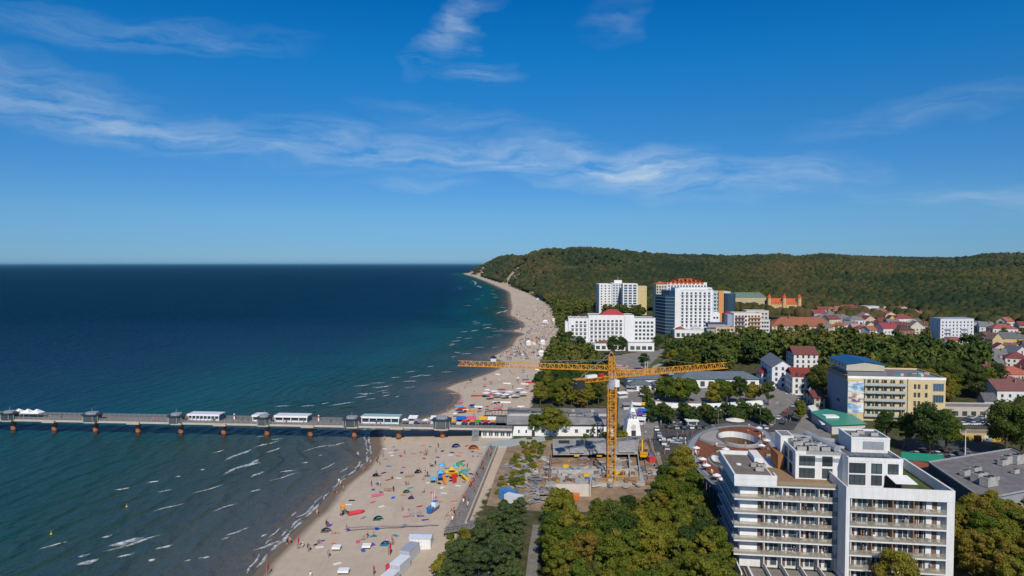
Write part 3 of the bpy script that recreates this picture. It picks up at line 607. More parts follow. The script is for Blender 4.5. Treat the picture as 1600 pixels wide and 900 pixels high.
# far wood: coastal strip, between the hotels, and the whole hillside
VILLAGE = []                                       # (x, y, r) kept free of trees, filled from the house list below
HOUSES = [  # photo column, row of the base, width px, height m, wall, roof, type, label
    (1225, 490, 42, 15, (226, 190, 130), (205, 90, 45), 'castle', 'yellow manor with orange tower roofs at the edge of the hill forest'),
    (1170, 478, 46, 15, (215, 195, 150), (95, 125, 110), 'hip', 'long cream building under a grey green roof before the hill forest'),
    (1262, 494, 32, 6, (205, 205, 205), (110, 115, 122), 'hip', 'low white house with a grey roof right of the orange towered manor'),
    (1282, 497, 18, 7, (200, 190, 180), (165, 45, 50), 'gable', 'house with a bright crimson roof beside the long terracotta roof'),
    (1306, 507, 50, 8, (190, 188, 185), (120, 122, 125), 'hip', 'wide house with a large pale grey roof behind the long terracotta roof'),
    (1330, 490, 28, 8, (225, 220, 215), (200, 95, 55), 'hip', 'white house with an orange hipped roof against the hill forest'),
    (1362, 492, 20, 8, (235, 235, 235), (170, 175, 180), 'flat', 'white flat roofed house against the hill forest'),
    (1354, 506, 18, 9, (235, 232, 228), (150, 140, 135), 'gableY', 'white gabled house with a grey roof in the middle of the village'),
    (1378, 497, 18, 7, (225, 205, 190), (190, 85, 60), 'gable', 'small house with an orange pitched roof beside the white flat roofed house'),
    (1394, 511, 11, 9, (225, 190, 80), (110, 60, 50), 'gableY', 'narrow yellow house beside the white house with red trim'),
    (1414, 509, 26, 9, (235, 232, 230), (150, 60, 55), 'hip', 'white house with dark red roof and many windows at the forest edge'),
    (1340, 510, 22, 8, (225, 225, 228), (120, 125, 130), 'hip', 'white house with grey hipped roof right of the wide grey roof'),
    (1344, 521, 18, 6, (220, 205, 200), (200, 130, 120), 'gable', 'low house with a pale pink roof behind the broadleaf wood'),
    (1361, 521, 14, 8, (225, 215, 190), (120, 110, 100), 'gableY', 'narrow cream house left of the yellow gable'),
    (1377, 524, 12, 9, (228, 200, 110), (150, 80, 60), 'gableY', 'yellow gable house left of the crimson roof'),
    (1392, 526, 22, 9, (235, 232, 230), (170, 30, 55), 'gable', 'white house with a steep crimson roof in the village'),
    (1417, 527, 22, 8, (150, 105, 90), (95, 60, 52), 'hip', 'brown house with a dark brown roof right of the crimson roof'),
    (1433, 522, 16, 9, (225, 220, 205), (150, 120, 100), 'gableY', 'cream gabled house at the right end of the village'),
    (1495, 531, 46, 14, (236, 238, 240), (150, 165, 185), 'flats', 'white four storey apartment house alone among dark trees'),
    (1500, 541, 30, 5, (232, 228, 225), (165, 80, 70), 'hip', 'low white house with a red roof in front of the white apartment house'),
    (1530, 519, 22, 7, (180, 180, 180), (110, 112, 115), 'flat', 'grey flat house right of the white apartment house'),
    (1571, 525, 30, 8, (232, 228, 222), (175, 75, 65), 'hip', 'white house with a brick red roof below the hill forest at the far right'),
    (1559, 545, 14, 9, (215, 195, 150), (150, 120, 85), 'gableY', 'tan gabled house beside the long grey roof'),
    (1582, 544, 44, 9, (220, 195, 130), (105, 105, 112), 'hip', 'yellow house with a long dark grey roof'),
    (1457, 546, 27, 5, (150, 160, 170), (125, 145, 165), 'flat', 'low hall with a pale blue roof at the wood edge'),
    (1484, 549, 30, 6, (165, 120, 105), (120, 125, 135), 'hip', 'brick house with a grey roof right of the pale blue roof'),
    (1592, 602, 40, 7, (225, 190, 175), (190, 85, 50), 'hip', 'pink house with an orange hipped roof'),
    (1560, 566, 30, 6, (190, 185, 178), (120, 125, 130), 'gable', 'grey roofed house above the orange hipped roof'),
    (1597, 567, 24, 8, (225, 225, 225), (100, 110, 125), 'gableY', 'white house with a slate roof beside the broadleaf wood'),
    (1573, 612, 30, 5, (200, 190, 180), (130, 65, 55), 'gable', 'low house with a brown tiled roof below the orange hipped roof'),
    (1584, 632, 44, 8, (236, 236, 236), (130, 75, 70), 'gable', 'white house with tall windows and a brown roof'),
    (1597, 618, 22, 6, (230, 226, 222), (150, 60, 55), 'hip', 'white house with dark red roof behind the tall windowed house'),
    (1548, 640, 16, 5, (205, 200, 196), (95, 95, 100), 'gable', 'small house with a dark roof left of the tall windowed house'),
]
rv = random.Random(58); EXTRA = []
WCOL = {'white': (236, 234, 230), 'cream': (226, 212, 180), 'grey': (196, 196, 196), 'yellow': (218, 196, 130), 'pink': (222, 190, 178)}; RCOL = {'orange': (176, 92, 62), 'dark red': (134, 62, 54), 'grey': (118, 122, 128), 'brown': (120, 76, 60), 'crimson': (140, 52, 56)}
for (x0, x1, y0, y1, n, where) in [(1282, 1450, 488, 502, 17, 'in the village back rows'), (1290, 1445, 504, 526, 17, 'in the village front rows'), (1535, 1640, 512, 560, 9, 'below the hill at far right'), (1536, 1640, 570, 640, 8, 'beyond dark trees at far right')]:
    for i in range(n):
        px, py = x0 + (x1 - x0) * (i + rv.uniform(.1, .9)) / n, rv.uniform(y0, y1); w, r, k = rv.choice(['white', 'white', 'white', 'cream', 'grey', 'yellow', 'pink']), rv.choice(['orange', 'dark red', 'dark red', 'grey', 'brown', 'crimson', 'orange']), rv.choice(['gable', 'gable', 'gableY', 'hip'])
        EXTRA.append((px, py, rv.uniform(13, 20) * (1.5 if y0 > 560 else 1), rv.uniform(6, 8), WCOL[w], RCOL[r], k, 'small %s house with %s %s roof %s' % (w, 'an' if r[0] in 'aeiou' else 'a', r + {'gable': ' pitched', 'gableY': ' end on gabled', 'hip': ' hipped'}[k], where)))
NBASE = len(HOUSES); HOUSES += EXTRA
HL = []
for h in HOUSES:
    g = G(h[0], h[1]); HL.append(g); VILLAGE.append((g.x, g.y + 6, max(11, h[2] * g.y / FOC * .85))); VILLAGE += [(g.x * (1 - k / g.y), g.y - k, max(7, h[2] * g.y / FOC * .6)) for k in (10, 22, 34, 46)]
BIG = {  # far hotels: (column of the left front corner, depth, clear radius)
}
for cx, Y, r in [(925, 545, 34), (985, 545, 34), (955, 525, 26), (1068, 640, 36), (1065, 800, 34), (948, 938, 13), (968, 938, 14), (988, 910, 14), (1125, 760, 26), (1126, 560, 20), (1172, 620, 24), (1246, 690, 40), (1232, 415, 32)]:
    VILLAGE.append((PX(cx, Y), Y + 8, r))
def clear(X, Y):
    ok = np.ones(X.shape, bool)
    for x, y, r in VILLAGE: ok &= (X - x) ** 2 + (Y - y) ** 2 > r * r
    return ok
# the strip continues along the beach and between the hotels (photo columns 860-1000, rows 465-520)
near = gp([(872, 512), (866, 487), (856, 474), (900, 468), (940, 478), (1000, 470), (1020, 470), (1060, 462), (1150, 462), (1200, 470), (1205, 485), (1140, 487), (1135, 500), (1100, 505), (1012, 484), (1000, 500), (925, 486), (888, 497), (884, 520)])
pts = scatter(near, 7.5, 40, 16000); rest += [(x, y, 1.15) for x, y in pts]
vil = gp([(1150, 520), (1200, 520), (1300, 520), (1330, 512), (1440, 512), (1445, 490), (1480, 480), (1640, 480), (1640, 530), (1600, 560), (1560, 560), (1530, 620), (1480, 575), (1400, 545), (1300, 535), (1200, 530)])
pts = scatter(vil, 12.5, 41, 12000); rest += [(x, y, .8) for x, y in pts]
vil2 = gp([(1200, 492), (1250, 480), (1330, 478), (1450, 485), (1440, 512), (1330, 512), (1300, 500)]); pts = scatter(vil2, 15, 42, 4000); rest += [(x, y, .75) for x, y in pts]
free = [(x, y, .62) for x, y in scatter(gp([(1275, 500), (1330, 486), (1450, 488), (1452, 522), (1400, 527), (1290, 522)]), 13, 43, 4000) + scatter(gp([(1535, 510), (1640, 505), (1640, 640), (1540, 640)]), 12, 44, 4000) if all((x - g.x) ** 2 + (y - g.y - 5) ** 2 > 121 for g in HL)]
ra = np.array(rest); ok = clear(ra[:, 0], ra[:, 1]); ra = np.concatenate([ra[ok], np.array(free)])
zz = height(ra[:, 0], ra[:, 1])[0]; n = len(ra); sc_ = ra[:, 2] * RNG.uniform(.8, 1.2, n)
merge(LOD, np.stack([ra[:, 0], ra[:, 1], zz - .2], -1), np.stack([sc_, sc_ * RNG.uniform(.85, 1.15, n)], -1), RNG.uniform(0, 6.28, n), RNG.uniform(0, 1, n), 'mid_wood', M_WOOD, False)
# hillside
def hillpts(n, y0, y1, dmul):
    u = RNG.uniform(-.09, .86, n); Y = np.sqrt(RNG.uniform(y0 ** 2, y1 ** 2, n)); X = u * Y; z, sd_, sv_ = height(X, Y)
    st = np.interp(np.clip(u * FOC + 800, 640, 2000), [s[0] for s in START], [s[1] for s in START])
    k = (sv_ > 6) & ((Y > st * .93) | ((sv_ > 6) & (Y > 1150) & (u < .2))) & clear(X, Y) & (np.maximum(np.maximum(cliffness(X, Y, z), cliffness(X, Y, z + 9)), cliffness(X, Y, z + 18)) * RNG.uniform(0, 1, n) < .1)
    return X[k], Y[k], z[k]
for (n, y0, y1, rr, nr, nm, seeds) in [(36000, 640, 1750, 5.2, 8, 'hill_forest', (1, 2, 3)), (75000, 1700, 5000, 7.4, 6, 'far_hill_forest', (4, 5, 6))]:
    X, Y, z = hillpts(n, y0, y1, 1); m = len(X); s = rr * RNG.uniform(.5, 1.5, m) * (1 + .25 * (vnoise(X, Y, 120, 9) - .5))
    merge([blob(nr, q) for q in seeds], np.stack([X, Y, z + (6.5 if rr < 7 else 7)], -1), np.stack([s, s * RNG.uniform(.7, 1.5, m)], -1), RNG.uniform(0, 6.28, m), RNG.uniform(0, 1, m), nm, M_CANOPY, True)

# ------------------------------------------------------------------ paved ground
def poly_sheet(nm, pts, z, mat, kind='structure'):
    o = MB().sheet(pts, z).build(nm, mat); return tag(o, kind=kind)
def paving_mat(name, c, c2, joint):
    b = NB(name); n = b.noise(.22, 5, .65); n2 = b.noise(1.4, 4, .7)
    br = b.N('ShaderNodeTexBrick'); br.inputs['Scale'].default_value = joint; b.L(b.coord('Position'), br.inputs['Vector']); br.inputs['Mortar Size'].default_value = .012
    cc = b.mix(b.rng(n, .35, .68), c, c2); cc = b.mix(b.rng(n2, .55, .75, 0, .45), cc, tuple(x * .6 for x in c)); cc = b.mix(b.math('MULTIPLY', br.outputs['Fac'], .3), cc, (.08, .08, .08)); b.col(cc, .9, .15); return b.mat
M_PAVE = paving_mat('paving', (.19, .175, .16), (.28, .255, .235), .35); M_ASPH = paving_mat('asphalt', (.06, .06, .06), (.1, .097, .092), .02)
M_PAVEPALE = paving_mat('pale_paving', (.3, .28, .25), (.4, .37, .34), .4)
poly_sheet('plaza_paving', gp([(1000, 700), (965, 660), (968, 600), (1000, 592), (1190, 592), (1275, 575), (1290, 640), (1300, 690), (1225, 760), (1160, 800), (1135, 800), (1090, 765), (1040, 770)]), 2.02, M_PAVE)
poly_sheet('town_street', gp([(1036, 792), (1098, 792), (1064, 700), (1056, 690), (1240, 672), (1262, 640), (1300, 590), (1285, 588), (1232, 636), (1190, 668), (1044, 672), (1022, 672), (1020, 690)]), 2.05, M_ASPH)
poly_sheet('car_park_asphalt', gp([(1030, 672), (1026, 648), (1195, 646), (1226, 664), (1190, 668)]), 2.035, M_ASPH)
poly_sheet('car_park_asphalt', gp([(1412, 738), (1545, 730), (1555, 640), (1500, 640), (1440, 672), (1408, 690)]), 2.03, M_ASPH)
poly_sheet('street', gp([(1100, 960), (1160, 960), (1132, 860), (1118, 800), (1095, 790), (1090, 820)]), 2.04, M_ASPH)
poly_sheet('hotel_forecourt', gp([(915, 562), (960, 556), (1030, 545), (1100, 545), (1140, 548), (1145, 556), (1030, 556), (1010, 575), (1010, 592), (985, 592), (962, 570)]), 2.02, M_PAVE)
M_LAWN = plain('lawn', (.07, .095, .022), .95, .3, .4)
poly_sheet('lawn', gp([(965, 562), (1005, 556), (1040, 562), (1040, 590), (1005, 590), (975, 575)]), 2.012, M_LAWN)
p0 = gp([(1012, 590), (1020, 572), (1034, 566), (1042, 557), (1046, 557), (1040, 567), (1026, 574), (1020, 590)]); poly_sheet('park_path', p0, 2.035, M_PAVEPALE)
poly_sheet('grey_path', gp([(815, 960), (838, 960), (841, 860), (846, 820), (833, 820), (826, 860)]), 2.03, M_DECK)
for i, (a, b_) in enumerate([((1040, 655), (1052, 668)), ((1068, 652), (1086, 666)), ((1100, 652), (1122, 666)), ((1140, 652), (1160, 666)), ((1164, 650), (1204, 666))]):
    p, q = P(*a), P(*b_); MBx = MB(); d = (q - p).normalized(); nx = Vector((-d.y, d.x, 0)) * 1.1
    MBx.prism([(p - nx)[:2], (q - nx)[:2], (q + nx)[:2], (p + nx)[:2]][::-1] if False else [tuple((p - nx).xy), tuple((q - nx).xy), tuple((q + nx).xy), tuple((p + nx).xy)], 2.03, 2.17, 0, 1); tag(MBx.build('planting_strip', [M_CONC, M_LAWN]), kind='structure')
# building pit
poly_sheet('building_pit_earth', gp([(796, 690), (1002, 683), (1022, 700), (1042, 770), (1010, 800), (850, 800), (760, 790), (775, 740)]), 2.03, M_SOIL)

# ------------------------------------------------------------------ building kit
WM = {}
def win_mesh(w, h, frame=M_WHITE, glass=M_GLASS, mull=1, d=.1):
    k = (round(w, 2), round(h, 2), frame.name, glass.name, mull)
    if k in WM: return WM[k]
    m = MB(); t = .07 if w < 1.6 else .1
    m.box(-w / 2, -w / 2 + t, -d, 0, 0, h); m.box(w / 2 - t, w / 2, -d, 0, 0, h); m.box(-w / 2 + t, w / 2 - t, -d, 0, 0, t); m.box(-w / 2 + t, w / 2 - t, -d, 0, h - t, h)
    for i in range(mull): x = -w / 2 + w * (i + 1) / (mull + 1); m.box(x - t / 2, x + t / 2, -d * .9, -.01, t, h - t)
    m.add([(-w / 2 + t, -.03, t), (w / 2 - t, -.03, t), (w / 2 - t, -.03, h - t), (-w / 2 + t, -.03, h - t)], [(0, 1, 2, 3)], 1)
    WM[k] = m.mesh('window', [frame, glass]); return WM[k]
def windows(parent, n, x0, x1, z0, dz, floors, w, h, y=0, rot=0, frame=M_WHITE, glass=M_GLASS, mull=1, org=(0, 0), skip=None, name='window'):
    me_ = win_mesh(w, h, frame, glass, mull); c, s = math.cos(rot), math.sin(rot)
    for k in range(floors):
        for i in range(n):
            if skip and skip(i, k): continue
            x = x0 + (x1 - x0) * (i + .5) / n; put(me_, name, parent, (org[0] + x * c - y * s, org[1] + x * s + y * c, z0 + dz * k), rot)
def walls(parent, x0, x1, y0, y1, z0, z1, color, mat=None, roofcol=(.25, .24, .23), par=.5, name='wall', roof=True):
    m = MB(); m.box(x0, x1, y0, y1, z0, z1); o = m.build(name, mat or M_PLASTER, parent, color=color)
    if par > 0:
        q = MB(); t = .3
        q.box(x0 - .05, x1 + .05, y0 - .05, y0 + t, z1 + .002, z1 + par); q.box(x0 - .05, x1 + .05, y1 - t, y1 + .05, z1 + .002, z1 + par)
        q.box(x0 - .05, x0 + t, y0 + t, y1 - t, z1 + .002, z1 + par); q.box(x1 - t, x1 + .05, y0 + t, y1 - t, z1 + .002, z1 + par); q.build('parapet', M_PLASTER, parent, color=color)
    if roof: MB().box(x0 + .3, x1 - .3, y0 + .3, y1 - .3, z1 + .003, z1 + .06).build('roof', M_FLAT, parent, color=roofcol)
    return o
def aircon(parent, x, y, z, s=1.0, rot=0):
    m = MB(); m.box(-.9 * s, .9 * s, -.5 * s, .5 * s, .15, 1.1 * s); m.cyl(-.4 * s, 0, 1.1 * s, 1.18 * s, .33 * s, 10, m=1); m.cyl(.4 * s, 0, 1.1 * s, 1.18 * s, .33 * s, 10, m=1)
    for a in (-.8, .7): m.box(a * s, a * s + .1, -.45 * s, .45 * s, 0, .15, 1)
    return m.build('rooftop_unit', [M_CONC, M_DARK], parent, loc=(x, y, z), rot=rot)

# ---- houses of the village
HM = 0
for i, ((px, py, wp, h, wc, rc, kind, lab), g) in enumerate(zip(HOUSES, HL)):
    rr = random.Random(100 + i); w = wp * g.y / FOC * 1.18; h = h * 1.3 + 1; d = min(w * .9, 14) if w > 10 else w * 1.1; wc, rc = srgb(*wc), srgb(*rc); wc = tuple(c * .8 for c in wc); gr = sum(rc) / 3; rc = tuple(.68 * c + .32 * gr for c in rc) if kind != 'castle' else rc
    t = thing('apartment_house' if kind == 'flats' else 'manor_house' if kind == 'castle' else 'house', lab, 'house', (g.x, g.y, g.z - .3), R(rr.uniform(-14, 10) if i < NBASE else rr.uniform(-40, 40)), lab.replace('small ', '').replace('house', 'houses') if i >= NBASE else None)
    x0, x1 = -w / 2, w / 2; fl = max(1, int(h / 3.0)) if kind in ('flat', 'flats', 'castle') else max(1, int(h * .62 / 2.8)); hw = h if kind in ('flat', 'flats') else h * .62
    m = MB(); m.box(x0, x1, 0, d, 0, hw)
    if kind == 'gable': m.add([(x0, 0, hw), (x0, d, hw), (x0, d / 2, h)], [(2, 1, 0)]); m.add([(x1, 0, hw), (x1, d, hw), (x1, d / 2, h)], [(0, 1, 2)])
    if kind == 'gableY': m.add([(x0, 0, hw), (x1, 0, hw), (0, 0, h)], [(0, 1, 2)]); m.add([(x0, d, hw), (x1, d, hw), (0, d, h)], [(2, 1, 0)])
    m.build('wall', M_PLASTER, t, color=wc)
    r = MB()
    if kind == 'gable': r.gable(x0, x1, 0, d, hw + .05, h + .05, 'x')
    elif kind == 'gableY': r.gable(x0, x1, 0, d, hw + .05, h + .05, 'y')
    elif kind in ('hip', 'castle'): r.hip(x0, x1, 0, d, hw + .01, h)
    else: r.box(x0 - .2, x1 + .2, -.2, d + .2, h + .003, h + .35)
    ro = r.build('roof', M_ROOF if kind not in ('flat', 'flats') else M_FLAT, t, color=rc)
    if kind in ('gable', 'gableY', 'hip') and w > 6:
        ch = MB().box(w * .2, w * .2 + .7, d * .3, d * .3 + .7, hw, h + .9).build('chimney', M_PLASTER, ro, color=(.3, .16, .12))
    if kind == 'castle':
        for a in (x0 + 2, x1 - 2, 0):
            tw = MB(); tw.cyl(a, -.6, 0, h + 1, 2.4, 8); tw.build('tower', M_PLASTER, t, color=wc); MB().cyl(a, -.6, h + 1, h + 6.5, 3.0, 8, .05).build('tower_roof', M_ROOF, t, color=rc)
    nwin = max(2, int(w / 3.2)); windows(t, nwin, x0 + .5, x1 - .5, .9, 2.9, fl, 1.1, 1.5, y=-.02, frame=M_WHITE if sum(wc) < 1.6 else M_DARK)
    if kind == 'flats':
        for k in range(1, 4):
            for a in (-.28, .22):
                q = MB(); q.box(a * w - 3, a * w + 3, -1.4, -.12, 3.3 * k - .15, 3.3 * k); q.box(a * w - 3, a * w + 3, -1.45, -1.38, 3.3 * k, 3.3 * k + 1); q.build('balcony', M_PLASTER, t, color=(.5, .55, .62))
    windows(t, 2, .8, d - .5, .9, 2.9, fl, 1.0, 1.4, y=-.02, rot=R(-90), org=(x0, d)); MB().box(-.55, .55, -.08, .0, 0, 2.1).build('door', M_TIMBER, t, loc=(w * .12 if nwin % 2 else 0, -.03, 0))

# the thin sea air: one even volume round everything
HZ = MB(); E = 320000.0; HZ.box(-E, E, -E, E, -8.0, 210.0)
def haze():
    m = bpy.data.materials.new('sea_air'); m.use_nodes = True; nt = m.node_tree; nt.nodes.clear(); o = nt.nodes.new('ShaderNodeOutputMaterial'); v = nt.nodes.new('ShaderNodeVolumePrincipled')
    v.inputs['Color'].default_value = (.32, .74, 1, 1); v.inputs['Density'].default_value = HAZE; nt.links.new(v.outputs[0], o.inputs['Volume']); return m
HAZE = 1.1e-5
tag(HZ.build('haze', haze()), kind='stuff')
# ------------------------------------------------------------------ the white balcony building in front
M_BROWN = plain('brown_door', (.16, .10, .065), .6, .2, 2)
def front_building():
    TH = R(-7.5); t = thing('apartment_building', 'large white building with rows of balconies and a set back upper block', 'building', (49.4, 149.8, 0), TH)
    Wt = (.74, .74, .73); lev = [2.4 + 3.1 * k for k in range(7)]
    def panel(name, boxes, mat=M_PLASTER, color=Wt):
        m = MB()
        for b in boxes: m.box(*b)
        return m.build(name, mat, t, color=color)
    # cores behind the balconies
    panel('wall', [(1.6, 21.8, 1.9, 24, 1.5, 20.7)]); panel('wall', [(22.6, 41.4, -3.2, 19, 1.5, 20.7)]); panel('wall', [(21.8, 22.6, -5, 19, 1.5, 20.69)]); panel('wall', [(41.6, 43.1, -5, 19, 1.5, 20.68)])
    panel('wall', [(41.4, 41.6, -3.2, 19, 1.5, 20.7)])
    for k in range(7):                              # floor slabs of both wings, the left one turning the corner
        z = lev[k]; n = 'floor_slab'
        if k: panel(n, [(0, 21.8, 0, 1.9, z - .28, z), (0, 1.6, 1.9, 22, z - .28, z)], color=(.72, .72, .71))
        if k < 6 and k: panel(n, [(22.6, 41.6, -5, -3.2, z - .28, z)], color=(.72, .72, .71))
        if k < 6 and k:
            panel('balcony_railing', [(.05, 21.7, .06, .09, z + .08, z + 1.05)], M_RAILGLASS); panel('balcony_railing', [(.05, .08, .1, 21.9, z + .08, z + 1.05)], M_NET)
            panel('balcony_railing', [(22.7, 41.5, -4.94, -4.91, z + .08, z + 1.05)], M_RAILGLASS)
            r = MB()
            for x in np.arange(.05, 21.8, 1.55): r.box(x, x + .05, .03, .06, z, z + 1.08)
            r.box(.05, 21.7, .03, .1, z + 1.05, z + 1.1); r.box(.03, .1, .1, 21.9, z + 1.05, z + 1.1); r.build('handrail', M_RAILGREY, t)
            r = MB()
            for x in np.arange(22.7, 41.5, 1.55): r.box(x, x + .05, -4.97, -4.94, z, z + 1.08)
            r.box(22.7, 41.5, -4.97, -4.9, z + 1.05, z + 1.1); r.build('handrail', M_RAILGREY, t)
    # bays: window, brown door and a dividing fin
    wn = win_mesh(2.1, 2.2, M_WHITE, M_GLASS, 1); dr = win_mesh(.95, 2.3, M_TIMBER, M_BROWN, 0); wn2 = win_mesh(1.5, 2.2, M_WHITE, M_GLASS, 0)
    rr = random.Random(5); curt = MB().box(-.45, .45, -.02, 0, .15, 2.15).mesh('curtain', M_CLOTH)
    for k in range(6):
        z = lev[k] + .02
        for i in range(4):
            x = 6.6 + i * 3.85
            put(dr, 'balcony_door', t, (x + .5, 1.88, z)); put(wn if (i + k) % 3 else wn2, 'window', t, (x + 2.3, 1.88, z + .1))
            if rr.random() < .85: put(curt, 'curtain', t, (x + 1.8 + rr.random(), 1.875, z + .05), color=rr.choice([(.75, .72, .66), (.6, .55, .5), (.8, .8, .78)]))
        put(dr, 'balcony_door', t, (6.0, 1.88, z)) if k else None
        for i in range(4):
            x = 23.2 + i * 4.1; put(dr, 'balcony_door', t, (x + .5, -3.22, z)); put(wn, 'window', t, (x + 2.4, -3.22, z + .1)); put(dr, 'balcony_door', t, (x + 3.85 if i < 3 else 37.4 - .3, -3.22, z)) if i % 2 else None
            if rr.random() < .9: put(curt, 'curtain', t, (x + 1.9 + rr.random(), -3.225, z + .05), color=rr.choice([(.75, .72, .66), (.55, .6, .6), (.8, .8, .78)]))
        put(dr, 'balcony_door', t, (40.0, -3.22, z))
        if k: MB().box(1.62, 5.4, 1.86, 1.9, z, z + 2.7).build('white_panel', M_WHITE, t); MB().box(5.4, 6.5, 1.87, 1.9, z, z + 2.7).build('dark_panel', M_DARK, t)
        for x in (6.55, 10.3, 14.15, 18.0, 21.6): panel('partition', [(x - .09, x + .09, .25, 1.87, lev[k], lev[k] + 2.82)])
        for x in (23.0, 27.15, 31.25, 35.35): panel('partition', [(x - .09, x + .09, -4.7, -3.21, lev[k], lev[k] + 2.82)], color=(.3, .2, .13) if x > 23.1 else Wt)
        panel('partition', [(38.2, 39.3, -3.6, -3.22, lev[k], lev[k] + 2.82)])
        for j in range(4): put(wn2 if j % 2 else dr, 'window', t, (1.58, 19.5 - j * 4.5, z + .1), R(-90)) if k else None
    # top: parapets, the low roof block left, timber terraces, green roof right
    panel('parapet', [(21.8, 43.1, -5.05, -4.7, 20.7, 23.1), (42.7, 43.15, -4.7, 19, 20.7, 23.1), (34, 42.7, 18.6, 19, 20.7, 22.4), (21.8, 22.1, -4.7, 6, 20.7, 23.09)])
    panel('wall', [(-.05, 9, -.05, 20, 21.0, 22.3)]); panel('parapet', [(-.1, 9.05, -.1, .3, 22.3, 23.3), (-.1, .3, .3, 20, 22.3, 23.3), (8.7, 9.05, .3, 2.5, 22.3, 23.3), (.3, 7, 19.6, 20, 22.3, 23.3), (7, 9, 13, 20, 22.3, 23.6)])
    MB().box(.3, 8.7, .3, 19.6, 22.31, 22.36).build('flat_roof', M_FLAT, t, color=(.2, .17, .15)); MB().cyl(3, 11, 22.36, 22.6, .6, 14).build('skylight', M_WHITE, t)
    for x, y in ((6.6, 6), (7.6, 8.5), (6.3, 9.5)): aircon(t, x, y, 22.36, 1.0)
    MB().box(9.05, 21.8, .1, 14, 21.0, 21.06).build('terrace_deck', M_TIMBER, t); MB().box(22.1, 42.7, -4.7, 2, 20.72, 20.78).build('terrace_deck', M_DECK, t); MB().box(36, 42.6, -3, 18.5, 20.79, 20.9).build('green_roof', M_LAWN, t)
    panel('terrace_railing', [(9.1, 21.7, .06, .09, 21.06, 22.05)], M_RAILGLASS)
    for x, y in ((38, 14), (41.5, -1)): MB().cyl(x, y, 20.9, 21.5, .5, 12).build('roof_vent', M_WHITE, t)
    # upper block, two storeys
    walls(t, 14.5, 24.5, 6, 20, 21.0, 26.6, Wt, roofcol=(.13, .13, .14), par=.8); walls(t, 24.5, 35.8, 2, 18, 20.8, 26.7, Wt, roofcol=(.13, .13, .14), par=.75)
    MB().box(16, 34, 3.2, 3.3, 27.45, 28.3).build('terrace_railing', M_NET, t)
    W1 = win_mesh(3.4, 2.2, M_DARK, M_GLASS, 2); W2 = win_mesh(2.2, 2.2, M_DARK, M_GLASS, 1)
    for x, w in ((17.0, W1), (21.4, W2)):
        for z in (21.4, 24.2): put(w, 'window', t, (x, 5.97, z))
    for x, w, z in ((26.4, W1, 24.1), (30.4, W2, 24.1), (33.8, W2, 24.1), (26.4, W1, 21.5), (30.4, W2, 21.5)): put(w, 'window', t, (x, 1.97, z))
    for j in range(3):
        for z in (21.4, 24.2): put(W2, 'window', t, (14.47, 18 - j * 4.2, z), R(-90))
    MB().box(32.0, 35.5, 1.93, 1.97, 21.0, 23.6).build('dark_panel', M_DARK, t)
    a = MB(); a.add([(32.3, 1.9, 24.0), (36.6, 1.9, 24.0), (37.0, -2.4, 23.4), (32.6, -2.4, 23.4), (32.3, 1.9, 23.92), (36.6, 1.9, 23.92), (37.0, -2.4, 23.3), (32.6, -2.4, 23.3)], [(0, 3, 2, 1), (4, 5, 6, 7), (3, 7, 6, 2), (0, 1, 5, 4), (1, 2, 6, 5), (0, 4, 7, 3)]); a.build('awning', M_WHITE, t)
    walls(t, 27.5, 35.8, 9, 17.5, 26.7, 29.8, Wt, roofcol=(.16, .17, .18), par=.5); MB().box(30, 34.5, 8.9, 8.96, 27.6, 29.4).build('louvre_panel', M_RAILGREY, t)
    walls(t, 13.6, 16.6, 15.5, 21, 20.9, 28.4, Wt, par=.1, name='stair_tower'); MB().box(12.4, 13.6, 13.0, 20, 21.0, 24.5).build('orange_cladding', M_PLASTER, t, color=(.32, .13, .045))
    for i in range(9):
        aircon(t, 16.4 + (i % 3) * 2.6, 8.5 + (i // 3) * 3.6, 26.68, 1.15 + .2 * (i % 2), .1 * i)
    d = MB(); d.tube((17, 17.8, 27.9), (25.5, 14, 27.9), .65, 10); d.tube((18, 11, 27.7), (26, 9, 27.7), .45, 8); d.build('ventilation_duct', M_RAILGREY, t)
    d = MB(); d.tube((20.5, 19, 28.3), (24, 7.5, 27.7), .85, 10); d.build('ventilation_duct', M_RAILGREY, t)
    for x, y in ((29, 11.5), (31, 13.5), (33.5, 12)): aircon(t, x, y, 29.82, .9)
    q = MB()
    for i in range(6): q.box(25.5 + i * 1.5, 26.7 + i * 1.5, 5, 6.4, 26.9, 27.25)
    q.build('solar_panel', M_GLASSBLUE, t)
    # ground floor terraces with hedges between them
    panel('terrace_slab', [(2, 21.8, -6.5, 0, 2.0, 2.4)], M_PAVE)
    for x in (6.55, 10.3, 14.15, 18.0, 21.7): panel('terrace_wall', [(x - .1, x + .1, -6.4, -.1, 2.4, 3.6)])
    panel('ramp_wall', [(.2, .5, -7, 0, 1.5, 4.4), (2.6, 3.0, -7, -1, 1.5, 3.4)])
    return t, lev
FB, LEV = front_building()
c7, s7 = math.cos(R(-7.5)), math.sin(R(-7.5))
def fb(x, y, z): return (49.4 + x * c7 - y * s7, 149.8 + x * s7 + y * c7, z)
